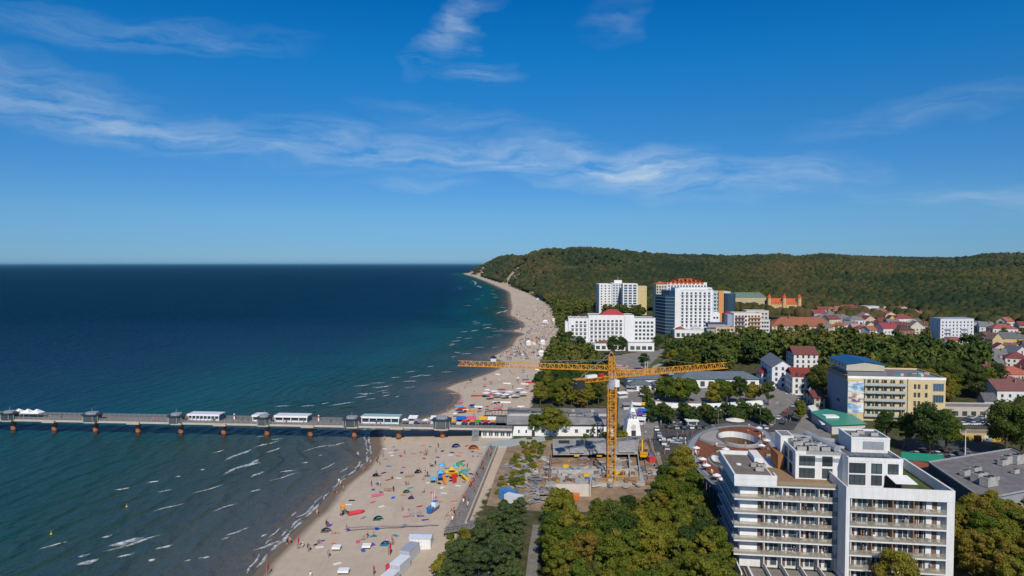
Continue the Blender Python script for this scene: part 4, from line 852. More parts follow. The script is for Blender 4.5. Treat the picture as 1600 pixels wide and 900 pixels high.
# balcony furniture: each piece a thing of its own
def chair_proto():
    m = MB(); m.box(-.28, .28, -.28, .28, .38, .44); m.box(-.28, .28, .24, .3, .44, .95)
    for sx in (-.25, .25):
        for sy in (-.25, .25): m.tube((sx, sy, 0), (sx, sy, .4), .025, 5)
        m.box(sx - .03, sx + .03, -.25, .25, .6, .65)
    return m.mesh('balcony_chair', M_PAINT)
def table_proto():
    m = MB(); m.cyl(0, 0, .68, .73, .42, 14); m.cyl(0, 0, .05, .68, .05, 8); m.cyl(0, 0, 0, .05, .25, 10); return m.mesh('balcony_table', M_PAINT)
CH, TB = chair_proto(), table_proto(); rr = random.Random(11)
for k in range(1, 6):
    for i in range(12):
        for wing, (x, y) in enumerate(((7.2 + i * 1.22, .9), (23.4 + i * 1.48, -4.1))):
            if rr.random() < .2: continue
            kind = rr.random(); me_, nm = (CH, 'balcony_chair') if kind < .68 else (TB, 'balcony_table')
            o = put(me_, nm, None, fb(x + rr.uniform(-.3, .3), y + rr.uniform(-.2, .25), LEV[k] + .005), rr.uniform(0, 6.3), color=rr.choice([(.8, .8, .8), (.78, .78, .8), (.8, .8, .78), (.06, .06, .06), (.12, .1, .09)]))
            w = ('left wing', 'right wing')[wing]; tone = 'white' if o.color[0] > .5 else 'dark'
            tag(o, '%s %s on a balcony of the %s of the white building' % (tone, 'armchair' if nm == 'balcony_chair' else 'round table', w), 'chair' if nm == 'balcony_chair' else 'table', '%s balcony %s of the %s' % (tone, 'chairs' if nm == 'balcony_chair' else 'tables', w))

# ------------------------------------------------------------------ the curved pavilion with the red brown roof deck
def curved_pavilion():
    out = [(1073, 702), (1076, 690), (1088, 678), (1108, 669), (1140, 664), (1180, 665), (1204, 676), (1212, 695), (1228, 712), (1245, 735), (1262, 765), (1245, 790), (1200, 796), (1152, 786), (1135, 772), (1112, 756), (1092, 738), (1080, 720)]
    zt = 9.0; O = [P(x, y, zt) for x, y in out]; O = [Vector((a, b, zt)) for a, b in chaikin([(p.x, p.y) for p in O] + [(O[0].x, O[0].y)], 2)[:-1]]; O = [p for i, p in enumerate(O) if i == 0 or (p - O[i - 1]).length > .05]
    cc = sum(O, Vector()) / len(O); t = thing('shopping_pavilion', 'curved pavilion with a red brown roof deck pierced by oval courtyards', 'building', (cc.x, cc.y, 0)); L = lambda ps: [(p.x - cc.x, p.y - cc.y) for p in ps]
    def oval(px, py, wx, wy, n=28): c = P(px, py, zt); a = wx * c.y / FOC; b = wy * c.y * c.y / FOC / 61; return [Vector((c.x + a * math.cos(2 * math.pi * i / n), c.y + b * math.sin(2 * math.pi * i / n), zt)) for i in range(n)]
    H1, H2 = oval(1153, 688, 30, 11), oval(1124, 722, 11, 9)
    def fill(name, loops, z, mat, th=None):
        bm = bmesh.new(); es = []
        for lp in loops:
            vs = [bm.verts.new((x, y, z)) for x, y in lp]; es += [bm.edges.new((vs[i], vs[(i + 1) % len(vs)])) for i in range(len(vs))]
        bmesh.ops.triangle_fill(bm, use_beauty=True, use_dissolve=False, edges=es); bmesh.ops.recalc_face_normals(bm, faces=bm.faces)
        for f in bm.faces:
            if f.normal.z < 0: f.normal_flip()
        me_ = bpy.data.meshes.new(name); bm.to_mesh(me_); bm.free(); me_.materials.append(mat); o = bpy.data.objects.new(name, me_); return link(o, t)
    fill('roof', [L(O), L(H1), L(H2)], zt, M_RAILGREY)
    def inset(ps, d):
        n = len(ps); r = []
        for i in range(n):
            e = (ps[(i + 1) % n] - ps[i - 1]).normalized(); r.append(ps[i] + Vector((e.y, -e.x, 0)) * d)
        return r
    area = sum(a.x * b.y - b.x * a.y for a, b in zip(O, O[1:] + O[:1])); sg = -1 if area > 0 else 1
    bdk = NB('red_brown_deck'); n1 = bdk.noise(.5, 4, .6, stretch=((3, .3, 1), 20)); bdk.col(bdk.mix(bdk.rng(n1, .35, .7), (.16, .055, .028), (.25, .095, .05)), .85, .15)
    fill('roof_deck', [L(inset(O, sg * 2.2)), L(inset(H1, 1.2)), L(inset(H2, .8))], zt + .05, bdk.mat)
    for nm, lp, z0, z1, col in (('facade', O, 2, zt - .9, None), ('court_wall', H1, 2, zt - .02, None), ('court_wall', H2, 2, zt - .02, None)):
        MB().prism(L(lp), z0, z1, cap=False).build(nm, M_GLASSBLUE if nm == 'facade' else M_BROWN, t, color=(.5, .5, .5))
    MB().prism(L(O), zt - .9, zt + .02, cap=False).build('fascia', M_PLASTER, t, color=(.3, .34, .38))
    for nm, lp, d in (('roof_railing', inset(O, sg * .35), 0), ('roof_railing', inset(H1, .3), 0), ('roof_railing', inset(H2, .3), 0)): MB().prism(L(lp), zt, zt + 1.1, cap=False).build(nm, M_NET, t)
    MB().prism(L(inset(H1, -.12)), zt - 1.2, zt + .9, cap=False).build('court_parapet', M_PLASTER, t, color=(.76, .76, .75)); MB().prism(L(inset(H2, -.12)), zt - 1.5, zt + .5, cap=False).build('court_parapet', M_PLASTER, t, color=(.7, .7, .7))
    # the paler lower terrace inside the curl
    w = [P(x, y, zt + .1) for x, y in [(1092, 688), (1096, 680), (1110, 674), (1126, 672), (1120, 682), (1128, 690), (1138, 698), (1122, 698), (1106, 694)]]; w = [Vector((a, b, 0)) for a, b in chaikin([(p.x, p.y) for p in w] + [(w[0].x, w[0].y)], 2)[:-1]]
    MB().prism(L(w), zt + .06, zt + .3, 0).build('pale_terrace', M_PAVEPALE, t); MB().prism(L(w), zt + .3, zt + 1.2, cap=False).build('terrace_railing', M_NET, t)
    n = len(O); fins = MB()
    for i in range(0, n):
        p, q = O[i], O[(i + 1) % n]; k = max(1, int((q - p).length / 2.4))
        for j in range(k): r = p.lerp(q, j / k); fins.tube((r.x - cc.x, r.y - cc.y, 2), (r.x - cc.x, r.y - cc.y, zt - .9), .09, 5)
    fins.build('facade_mullion', M_RAILGREY, t)
    return [oval(1108, 715, 14, 12), oval(1190, 690, 10, 16), oval(1128, 742, 6, 8)]
curved_pavilion()

# ------------------------------------------------------------------ yellow hotel with the blue shaded wall
def yellow_hotel():
    t = thing('hotel', 'yellow hotel with balconies, a blue grey side wall and a blue roofed top floor', 'building', (146, 295, 0), R(-8)); Y = srgb(232, 210, 164); Y = tuple(c * .8 for c in Y)
    walls(t, 0, 39.5, 0, 27, 2, 20.6, Y, roofcol=(.2, .2, .22), par=.7)
    MB().box(-.06, 39.6, -.1, -.05, 20.2, 21.35).build('white_cornice', M_WHITE, t)
    MB().box(-.25, -.002, .3, 26.7, 2, 19.6).build('blue_cladding', M_PLASTER, t, color=(.24, .28, .34)); MB().box(-.3, -.25, .3, 26.7, 19.6, 21.4).build('dark_band', M_TIMBER, t)
    m = MB(); m.prism([(-.3, -1.2), (3, -2.4), (6.2, -1.2), (6.2, -.11), (-.3, -.11)], 2, 19.5); m.build('bay', M_PLASTER, t, color=Y)
    b = NB('advert_panel'); n1 = b.noise(.28, 3, .6, stretch=((.5, 1, 1.1), 20)); b.col(b.ramp(n1, [(.3, (.08, .2, .4)), (.42, (.35, .5, .65)), (.48, (.75, .78, .8)), (.6, (.7, .66, .6)), (.66, (.3, .16, .1)), (.72, (.12, .12, .3))]), .5, .3)
    for z0, z1 in ((14.8, 19.2), (10.4, 14.5), (5.6, 10.0)):
        m = MB(); m.add([(3.05, -2.45, z0), (6.25, -1.24, z0), (6.25, -1.24, z1), (3.05, -2.45, z1)], [(0, 1, 2, 3)]); m.add([(-.25, -1.28, z0), (3.0, -2.46, z0), (3.0, -2.46, z1), (-.25, -1.28, z1)], [(0, 1, 2, 3)]); m.build('advert_panel', b.mat, t)
    g = MB().box(.8, 17, 3, 20, 20.63, 23.2).build('top_floor', M_PLASTER, t, color=(.2, .2, .22))
    m = MB(); m.box(.2, 15.8, 2.5, 26, 23.21, 26.0); m.add([(.2, 2.5, 26), (15.8, 2.5, 26), (8, 2.5, 27.0)], [(0, 1, 2)]); m.build('top_floor', M_PLASTER, t, color=(.5, .46, .38))
    MB().gable(.2, 15.8, 2.5, 26, 26.02, 27.2, 'y', .5).build('blue_roof', M_PAINT, t, color=(.012, .075, .19))
    for i in range(4): put(win_mesh(2.2, 1.5, M_WHITE, M_GLASS, 1), 'window', t, (.17, 22 - i * 5, 24.0), R(-90))
    m = MB(); m.box(-.3, 17, -.1, 2.9, 21.32, 21.38); m.build('terrace_deck', M_DECK, t)
    for k in range(5):
        z = 4.2 + 3.35 * k; q = MB(); q.box(6.4, 23.6, -1.5, -.11, z - .25, z); q.build('balcony', M_CONC, t); MB().box(6.4, 23.6, -1.52, -1.48, z, z + 1.05).build('balcony_railing', M_PLASTER, t, color=(.42, .47, .45))
        for x in (6.7, 10.4, 14, 17.6, 21.4): MB().box(x, x + .1, -1.45, -.12, z, z + 2.6).build('partition', M_PLASTER, t, color=Y)
        windows(t, 5, 7, 23.5, z + .05, 0, 1, 1.3, 2.2, y=-.12, frame=M_DARK)
    for x in (27.3, 28.9, 31.8):
        for z in (16.4, 12.8, 9.2, 5.6): put(win_mesh(.9, 1.9, M_DARK, M_GLASS, 0), 'window', t, (x, -.12, z))
    for z in (16.4, 11.5): put(win_mesh(4.2, 3.2, M_RAILGREY, M_GLASSBLUE, 3), 'window', t, (36.6, -.12, z - .8))
    MB().box(24.2, 24.4, -.2, -.11, 2, 20.6).build('downpipe', M_DARK, t)
    MB().box(-.32, -.26, 9, 13, 8, 9.3).build('window', M_GLASS, t)
    cols = [(.35, .1, .1), (.05, .25, .22), (.05, .25, .25), (.5, .5, .5), (.3, .12, .12), (.03, .2, .18)]
    for i in range(11): q = MB(); q.box(18 + i * 1.35, 19.2 + i * 1.35, 1.5, 1.6, 21.4, 22.6); q.build('roof_screen', M_PAINT, t, color=cols[i % 6])
    for i in range(3): aircon(t, 30 + i * 3, 8 + i, 20.7, 1.2)
    # low green roofed annex at its foot
    a = thing('market_hall', 'low market hall with a green sheet roof at the foot of the blue grey wall', 'building', (0, 0, 0)); p = [P(x, y, 6) for x, y in [(1298, 668), (1318, 652), (1330, 640), (1290, 632), (1276, 640)]]
    pts = [(q.x, q.y) for q in [P(1300, 664, 5.8), P(1352, 662, 5.8), P(1330, 648, 5.8), P(1292, 640, 5.8), P(1268, 644, 5.8)]]
    MB().prism(pts, 2, 5.7).build('wall', M_PLASTER, a, color=(.55, .55, .53)); cx, cy = sum(q[0] for q in pts) / 5, sum(q[1] for q in pts) / 5
    big = [(cx + (x - cx) * 1.06, cy + (y - cy) * 1.06) for x, y in pts]; MB().prism(big, 5.71, 5.95).build('green_roof', M_PAINT, a, color=(.06, .3, .2)); MB().box(cx - 6, cx - .5, cy - 3, cy + 1, 5.96, 6.6).build('roof_light', M_WHITE, a)
    q = MB(); q.prism([tuple(P(x, y, 5).xy) for x, y in [(1262, 634), (1284, 662), (1296, 662), (1272, 632)]], 4.6, 4.9); e = tag(q.build('street_awning', M_WHITE), 'long white awning roof over the stalls beside the green roofed hall', 'awning')
    for x, y in [(1266, 636), (1282, 655), (1292, 660)]: p = P(x, y, 2); MB().cyl(p.x, p.y, 2, 4.58, .08, 6).build('post', M_RAILGREY, e)
yellow_hotel()

# ------------------------------------------------------------------ grey hall at the right
def grey_hall():
    t = thing('hall', 'large dark hall with a flat grey roof and rooftop machines at the right', 'building', (0, 0, 0)); zt = 8.0
    A, B = P(1451, 723, zt), P(1536, 781, zt); C = P(1680, 752, zt); D = Vector((A.x + (C.x - B.x), A.y + (C.y - B.y), zt)); pts = [(p.x, p.y) for p in (B, C, D, A)]
    MB().prism(pts, 1.5, zt).build('wall', M_PLASTER, t, color=(.035, .07, .075)); cx, cy = sum(q[0] for q in pts) / 4, sum(q[1] for q in pts) / 4
    MB().prism([(cx + (x - cx) * .985, cy + (y - cy) * .985) for x, y in pts], zt + .005, zt + .06).build('flat_roof', M_FLAT, t, color=(.2, .19, .19))
    q = MB(); e = (C - B).normalized(); nrm = Vector((e.y, -e.x, 0))
    for p1, p2 in ((B, C), (C, D), (D, A), (A, B)): d = (p2 - p1); q.obox(((p1 + p2) / 2).to_tuple()[:2] + (zt + .2,), (d.length, .35, .42), math.atan2(d.y, d.x))
    q.build('parapet', M_PLASTER, t, color=(.33, .34, .35))
    q = MB(); q.obox(((B + C) / 2 + nrm * .1).to_tuple()[:2] + (5.3,), ((C - B).length * .985, .15, 4.8), math.atan2(e.y, e.x)); q.build('facade_panel', M_PLASTER, t, color=(.3, .31, .33))
    ang = math.atan2(e.y, e.x)
    for px, py, s in [(1508, 741, 1.5), (1530, 750, 2.3), (1545, 757, 2.4), (1556, 748, 1.0), (1586, 738, 1.2), (1575, 722, 2.2), (1590, 722, 2.6), (1524, 738, 1.8), (1567, 725, 1.6)]:
        p = P(px, py, zt + .5); aircon(t, p.x, p.y, zt + .07, s, ang)
    # red brown sheds and the green hoarding between hall and building
    p = P(1441, 728, 5); s = MB(); s.obox((p.x, p.y, 3.5), (8, 9, 3), ang); tag(s.build('brick_shed', M_PLASTER, color=(.3, .09, .05)), 'brick red shed squeezed between the hall and the balcony building', 'shed')
    p = P(1478, 752, 6); s = thing('roof_kiosk', 'low shed with a red inset roof framed in white before the hall wall', 'shed', (p.x - 1, p.y, 0), ang); MB().box(-2.2, 2.2, -5, 5, 2, 5.6).build('wall', M_PLASTER, s, color=(.7, .7, .7)); MB().box(-1.6, 1.6, -4.3, 4.3, 5.61, 5.75).build('roof', M_ROOF, s, color=(.2, .04, .03))
    h = MB(); a, b_ = P(1408, 718, 2), P(1474, 722, 2); h.tube
    d = b_ - a; h.obox(((a + b_) / 2).to_tuple()[:2] + (3.3,), (d.length, .15, 2.6), math.atan2(d.y, d.x)); tag(h.build('hoarding', M_PAINT, color=(.02, .26, .17)), 'long bright green hoarding fence below the dark trees', 'fence')
    p = P(1535, 690, 2); t = thing('garage_row', 'low ochre and white garage building at the car park edge', 'building', (p.x, p.y, 0), R(-4)); walls(t, -8, 8, 0, 6, 2, 5, (.55, .4, .15), par=.2)
    for i in range(4): MB().box(-7 + i * 3.8, -4.2 + i * 3.8, -.06, -.02, 2.05, 4.4).build('garage_door', M_PAINT, t, color=[(.5, .32, .05), (.08, .03, .02), (.6, .58, .5), (.5, .32, .05)][i])
    p = P(1535, 652, 2); t = thing('terrace_building', 'long low building with a flat roof terrace behind the dark trees', 'building', (p.x, p.y, 0), R(-4)); walls(t, -18, 18, 0, 10, 2, 6, (.5, .46, .4), par=.5); windows(t, 9, -17, 17, 2.6, 0, 1, 2, 2, y=-.06, frame=M_DARK)
grey_hall()

# ------------------------------------------------------------------ the hotels of the middle distance
def white_hotel():
    Y = 545; x0 = PX(888, Y); t = thing('hotel', 'wide white terraced hotel with rows of small dark windows and a red pyramid roof', 'building', (x0, Y, 0), R(-3)); Wt = (.78, .78, .77)
    walls(t, 0, 16, 0, 16, 2, 26.0, Wt); walls(t, 16.05, 52, -.8, 16, 2, 28.6, Wt); walls(t, 52.05, 69, .4, 16, 2, 26.2, Wt)
    MB().box(-2.5, -.05, 2, 16, 2, 23).build('wall', M_PLASTER, t, color=Wt); MB().box(44.5, 52.2, -1.6, -.85, 2, 28.2).build('wall', M_PLASTER, t, color=Wt)
    m = MB(); m.hip(26, 45, 2, 15, 29.0, 33.2); m.build('red_roof', M_ROOF, t, color=(.42, .06, .06))
    wm = win_mesh(1.9, 1.7, M_DARK, M_GLASS, 0); ba = MB().box(-1.15, 1.15, -.7, -.02, -.3, .35).mesh('balcony', M_WHITE); n = 0
    for k in range(6):
        for i in range(4):
            if i >= 1 or k < 5: put(wm, 'window', t, (3.4 + i * 3.3, -.02, 6.5 + 3.15 * k)); put(ba, 'balcony', t, (3.4 + i * 3.3, -.04, 6.3 + 3.15 * k))
        for i in range(8): put(wm, 'window', t, (18.5 + i * 3.3, -.82, 7.6 + 3.15 * k)); put(ba, 'balcony', t, (18.5 + i * 3.3, -.84, 7.4 + 3.15 * k))
        for i in range(5):
            if k < 6: put(wm, 'window', t, (54 + i * 3.1, .38, 6.5 + 3.15 * k))
    for i, x in enumerate((2, 8, 14)): MB().gable(x - 1.6, x + 1.6, 1, 5, 26.5, 27.8, 'y', .2).build('dormer', M_WHITE, t)
    walls(t, 6, 44, -12, -1.7, 2, 7.2, Wt, roofcol=(.2, .12, .1), par=.4, name='podium'); walls(t, 46, 66, -14, -3, 2, 8, Wt, roofcol=(.25, .3, .32), par=.5, name='podium'); m = MB(); m.hip(22, 36, -11, -2, 7.7, 9.6); m.build('brown_roof', M_ROOF, t, color=(.2, .09, .06))
    windows(t, 8, 7, 43, 3.2, 0, 1, 3, 2.6, y=-12.05, frame=M_DARK); windows(t, 4, 47, 65, 3.2, 0, 1, 3.2, 2.8, y=-14.05, frame=M_DARK); m = MB(); m.hip(14, 20, -16, -11, 7, 9.5); m.build('canopy_roof', M_PAINT, t, color=(.2, .33, .38)); MB().box(15, 19, -15.2, -12.1, 2, 6.9).build('entrance', M_WHITE, t)
white_hotel()
def tower_hotel():
    Y = 640; x0 = PX(1054, Y); t = thing('tower_hotel', 'tall white tower hotel with a dark blue glass flank facing the sea', 'building', (x0, Y, 0), R(-6)); Wt = (.76, .76, .76)
    walls(t, 0, 4.6, -1.0, 30, 2, 47.0, Wt, par=.3); walls(t, 4.65, 35, 0, 22, 2, 45.0, (.7, .71, .72), roofcol=(.3, .3, .31), par=.8)
    m = MB(); m.prism([(-.05, 1), (-.05, 30), (-14, 34), (-15.5, 26), (-8, 6)], 2, 40); m.build('glass_wing', M_GLASSBLUE, t); m = MB()
    m.prism([(-.06, 2), (-.06, 29), (-9, 31), (-10, 24), (-4, 8)], 40.01, 44.5); m.build('glass_wing', M_GLASSBLUE, t)
    for k in range(12):
        m = MB(); m.prism([(-.04, .6), (-.04, 30.4), (-14.4, 34.4), (-16, 26), (-8.3, 5.6)], 5 + 3 * k, 5.5 + 3 * k); m.build('floor_band', M_PLASTER, t, color=(.22, .3, .38))
    wm = win_mesh(1.7, 1.9, M_DARK, M_GLASS, 0); n = 0
    for k in range(13):
        for i in range(7): put(wm, 'window', t, (7 + i * 4.05, -.02, 5 + 3.02 * k))
    for i in range(7): MB().box(8.4 + i * 4.05, 9.5 + i * 4.05, -.5, -.02, 4, 44).build('rib', M_WHITE, t)
    for k in range(4): MB().box(5, 34.8, -.6, -.03, 4.4 + 12.1 * k, 4.8 + 12.1 * k).build('cornice', M_WHITE, t)
    m = MB(); m.box(4, 30, 4, 18, 45.9, 47.4); m.build('plant_room', M_WHITE, t)
    walls(t, -2, 40, -16, -1.2, 2, 9, Wt, roofcol=(.4, .4, .4), par=.6, name='podium'); m = MB(); m.prism([(14, -16.5), (20, -16.5), (20, -10), (14, -10)], 9.7, 10.5); m.gable(13.5, 20.5, -17, -10, 10.5, 14, 'y', .2); m.build('gable_hall', M_WHITE, t)
    MB().hip(0, 8, -14, -4, 9.7, 12).build('brown_roof', M_ROOF, t, color=(.25, .1, .07)); windows(t, 9, -1, 39, 3, 0, 1, 3, 3.4, y=-16.05, frame=M_DARK)
    Y = 800; x0 = PX(1042, Y); t = thing('hotel', 'white hotel crowned by orange red roofs, standing behind the tower hotel', 'building', (x0, Y, 2), R(-3)); walls(t, 0, 46, 0, 20, 0, 46, (.74, .74, .74), par=0)
    m = MB(); m.hip(6, 40, 0, 20, 46, 50.5, .8); m.build('red_roof', M_ROOF, t, color=(.55, .1, .03)); m = MB(); m.hip(-13, -1, 1, 18, 44, 47.5, .4); m.build('red_roof', M_ROOF, t, color=(.55, .1, .03)); walls(t, -12.5, -.1, 1, 18, 0, 43.9, (.6, .55, .45), par=0)
    for i in range(9):
        m = MB(); m.gable(2 + i * 4.8 - 1.7, 2 + i * 4.8 + 1.7, -.5, 5, 46, 49.3 if i % 2 else 51, 'y', .2); m.box(2 + i * 4.8 - 1.5, 2 + i * 4.8 + 1.5, -.4, 4, 44, 46.2); m.build('dormer', M_ROOF, t, color=(.58, .12, .04))
    wm = win_mesh(1.8, 2.0, M_DARK, M_GLASS, 0)
    for k in range(5):
        for i in range(13): put(wm, 'window', t, (2.3 + i * 3.45, -.02, 27 + 3.4 * k))
        for i in range(4): put(wm, 'window', t, (-11 + i * 3, .98, 27 + 3.2 * k))
    MB().box(46.1, 52, 0, 18, 0, 40).build('side_wing', M_PLASTER, t, color=(.75, .75, .75)); MB().box(30, 46.6, -6, -.05, 30, 36).build('balcony_block', M_PLASTER, t, color=(.6, .3, .15))
tower_hotel()
def block(name, label, pxl, pxr, Y, ztop, depth, rot, color, floors, bays, wsz=(1.8, 1.8), roofcol=(.3, .3, .3), z0=2, side=3, extra=None, frame=M_DARK, par=.6, glass=M_GLASS):
    x0, x1 = PX(pxl, Y), PX(pxr, Y); w = x1 - x0; t = thing(name, label, 'building', (x0, Y, 0), rot); walls(t, 0, w, 0, depth, z0 - 1, ztop, color, roofcol=roofcol, par=par)
    dz = (ztop - z0 - .6) / floors; windows(t, bays, .8, w - .8, z0 + .9, dz, floors, wsz[0], min(wsz[1], dz * .72), y=-.03, frame=frame, glass=glass)
    if side: windows(t, side, 1, depth - 1, z0 + .9, dz, floors, wsz[0], min(wsz[1], dz * .72), y=-.03, rot=R(-90), org=(0, depth), frame=frame)
    if extra: extra(t, w, dz)
    return t
Wt = (.76, .76, .75)
def balc(x0, x1, col, z0=2.4, skip=0):
    def f(t, w, dz):
        n = int(round((f.top - 2.6) / dz))
        for k in range(skip, n):
            m = MB(); m.box(x0 * w, x1 * w, -1.5, -.04, z0 + dz * k - .2, z0 + dz * k); m.box(x0 * w, x1 * w, -1.55, -1.45, z0 + dz * k, z0 + dz * k + 1); m.build('balcony', M_PLASTER, t, color=col)
    f.top = 20; return f
t = block('apartment_tower', 'white tower block at the left, windows in vertical bands, beside the green glazed tower', 936, 956, 930, ZY(444, 930), 18, R(8), Wt, 11, 3, side=4)
def tops(t, w, dz): MB().box(w * .2, w * .8, 3, 12, ZY(445, 930), ZY(438, 930)).build('plant_room', M_WHITE, t); MB().cyl(w * .5, 6, ZY(438, 930), ZY(433, 930), .4, 6).build('aerial', M_RAILGREY, t)
t = block('apartment_tower', 'white stepped tower block in the middle with machine rooms and an aerial on top', 956, 976, 930, ZY(443, 930), 20, R(0), (.6, .62, .64), 11, 4, extra=tops)
t = block('apartment_tower', 'white tower block with a green glazed front and beige end wall', 973, 996, 900, ZY(444, 900), 22, R(-3), Wt, 12, 3, wsz=(4.2, 2.2), glass=M_GLASSBLUE, extra=lambda t, w, dz: MB().box(w + .02, w + 12, 1, 20, 0, ZY(447, 900)).build('end_wing', M_PLASTER, t, color=srgb(205, 185, 135)))
t = block('apartment_tower', 'narrow beige block half hidden behind the tower hotel', 1024, 1040, 820, ZY(447, 820), 16, R(0), (.55, .5, .4), 10, 4)
def teal(t, w, dz): MB().box(w * .42, w * .66, -2, -.05, 2, ZY(455, 760) + .5).build('orange_bay', M_PLASTER, t, color=(.65, .3, .1)); MB().cyl(w - 1, 3, 2, ZY(458, 760), 7, 16).build('round_corner', M_GLASSBLUE, t)
t = block('apartment_tower', 'teal glazed block with an orange centre bay right of the tower hotel', 1108, 1140, 760, ZY(456, 760), 18, R(-6), (.45, .55, .56), 9, 6, wsz=(2.4, 2), glass=M_GLASSBLUE, extra=teal)
e = balc(.42, .8, (.62, .6, .55), skip=1); e.top = ZY(513, 560)
def beige(t, w, dz):
    e(t, w, dz); MB().box(-6, w * .55, 1, 11, ZY(512, 560), ZY(506, 560)).build('top_floor', M_PLASTER, t, color=(.35, .33, .3)); MB().box(-6.5, w * .6, .5, 11.5, ZY(506, 560), ZY(505, 560)).build('blue_roof', M_PAINT, t, color=(.03, .06, .2)); MB().box(-7, -.05, 1, 12, 1, ZY(514, 560)).build('side_wing', M_PLASTER, t, color=(.33, .33, .35))
t = block('apartment_building', 'small beige block with balconies and a dark blue edged top floor', 1118, 1147, 560, ZY(512, 560), 14, R(-4), srgb(200, 180, 145), 5, 5, extra=beige)
e2 = balc(.05, .4, (.25, .16, .14)); e2.top = ZY(490, 620); e3 = balc(.55, .98, (.62, .32, .16)); e3.top = e2.top
t = block('apartment_building', 'peach and white apartment house with dark balconies behind the broadleaf trees', 1146, 1188, 620, ZY(490, 620), 16, R(-5), (.74, .68, .62), 6, 8, extra=lambda t, w, dz: (e2(t, w, dz), e3(t, w, dz), MB().box(-5, -.05, 2, 14, 1, ZY(492, 620)).build('side_wing', M_PLASTER, t, color=(.3, .36, .45))))
t = block('apartment_building', 'low white block with many windows right of the peach apartment house', 1180, 1202, 640, ZY(500, 640), 14, R(-4), (.62, .62, .62), 4, 5)
t = block('villa', 'white villa with a rounded gable between tower hotel and the peach house', 1112, 1124, 640, ZY(490, 640), 12, R(-4), Wt, 4, 2, extra=lambda t, w, dz: MB().cyl(w / 2, 4, ZY(490, 640), ZY(488, 640), w * .45, 14).build('round_gable', M_WHITE, t))
t = block('apartment_building', 'cream block in front of the hill forest above the peach house', 1166, 1200, 690, ZY(486, 690), 14, R(-4), (.6, .55, .48), 5, 6)
t = block('villa', 'villa with crimson mansard roof beside the peach house', 1132, 1146, 690, ZY(492, 690), 12, R(-4), (.55, .5, .45), 4, 3, extra=lambda t, w, dz: MB().hip(0, w, 0, 12, ZY(492, 690) + .62, ZY(486, 690)).build('red_roof', M_ROOF, t, color=(.3, .04, .05)))
# long terracotta roof
Y = 680; x0, x1 = PX(1200, Y), PX(1292, Y); t = thing('school_building', 'long building with a wide terracotta tiled roof above the broadleaf wood', 'building', (x0, Y - 10, 2), R(-8)); w = x1 - x0
MB().box(0, w, 0, 22, 0, 7).build('wall', M_PLASTER, t, color=(.6, .5, .42)); MB().hip(0, w, 0, 22, 7.01, 15, .8).build('terracotta_roof', M_ROOF, t, color=(.34, .12, .07)); windows(t, 16, 1, w - 1, 1.5, 3, 2, 1.4, 1.7, y=-.03); MB().box(w * .3, w * .3 + 1.2, 8, 9.2, 12, 17).build('chimney', M_PLASTER, t, color=(.3, .13, .1))
# spa pavilion behind the round trees
Y = 372
def spa():
    x0, x1 = PX(1062, Y), PX(1185, Y); w = x1 - x0; t = thing('spa_pavilion', 'long low white pavilion with a slate blue hipped roof behind the round trees', 'building', (x0, Y, 0), R(-1))
    MB().box(0, w, 0, 13, 2, 7).build('wall', M_PLASTER, t, color=Wt); MB().hip(0, w, 0, 13, 7.01, 10.2, .9).build('slate_roof', M_ROOF, t, color=(.13, .17, .21)); windows(t, 9, 1, w - 1, 2.8, 0, 1, 2.4, 2.8, y=-.03, frame=M_DARK)
    x0, x1 = PX(980, Y), PX(1060, Y); w = x1 - x0; t = thing('spa_pavilion', 'white pavilion with stepped slate blue roofs left of the round trees, behind the crane mast', 'building', (x0, Y - 4, 0), R(2))
    MB().box(0, w, 2, 14, 2, 7).build('wall', M_PLASTER, t, color=Wt); MB().hip(0, w, 2, 14, 7.01, 9.6, .8).build('slate_roof', M_ROOF, t, color=(.13, .17, .21)); windows(t, 6, 1, w - 1, 2.8, 0, 1, 2.4, 2.6, y=1.97, frame=M_DARK)
    for xa, xb in ((0, 11), (13, 25)): MB().box(xa, xb, -6, 1.9, 2, 5.4).build('porch', M_PLASTER, t, color=Wt); MB().hip(xa, xb, -6, 1.9, 5.41, 7.4, .7).build('porch_roof', M_ROOF, t, color=(.12, .17, .19)); windows(t, 3, xa + .6, xb - .6, 2.6, 0, 1, 1.8, 2, y=-6.03, frame=M_DARK)
    MB().cyl(w * .8, 6, 9.2, 10.0, 4.2, 18, 3).build('blue_dome', M_PAINT, t, color=(.15, .3, .45))
spa()
# retaining wall of the plaza
m = MB(); pp = [(1022, 634), (1050, 637), (1090, 638), (1130, 637), (1165, 634), (1196, 632)]
for a, b_ in zip(pp, pp[1:]):
    p, q = P(*a), P(*b_); d = q - p; m.obox(((p + q) / 2).to_tuple()[:2] + (3.1,), (d.length + .2, .4, 2.2), math.atan2(d.y, d.x))
tag(m.build('retaining_wall', M_WHITE), 'long curved white wall below the round trees', 'wall')
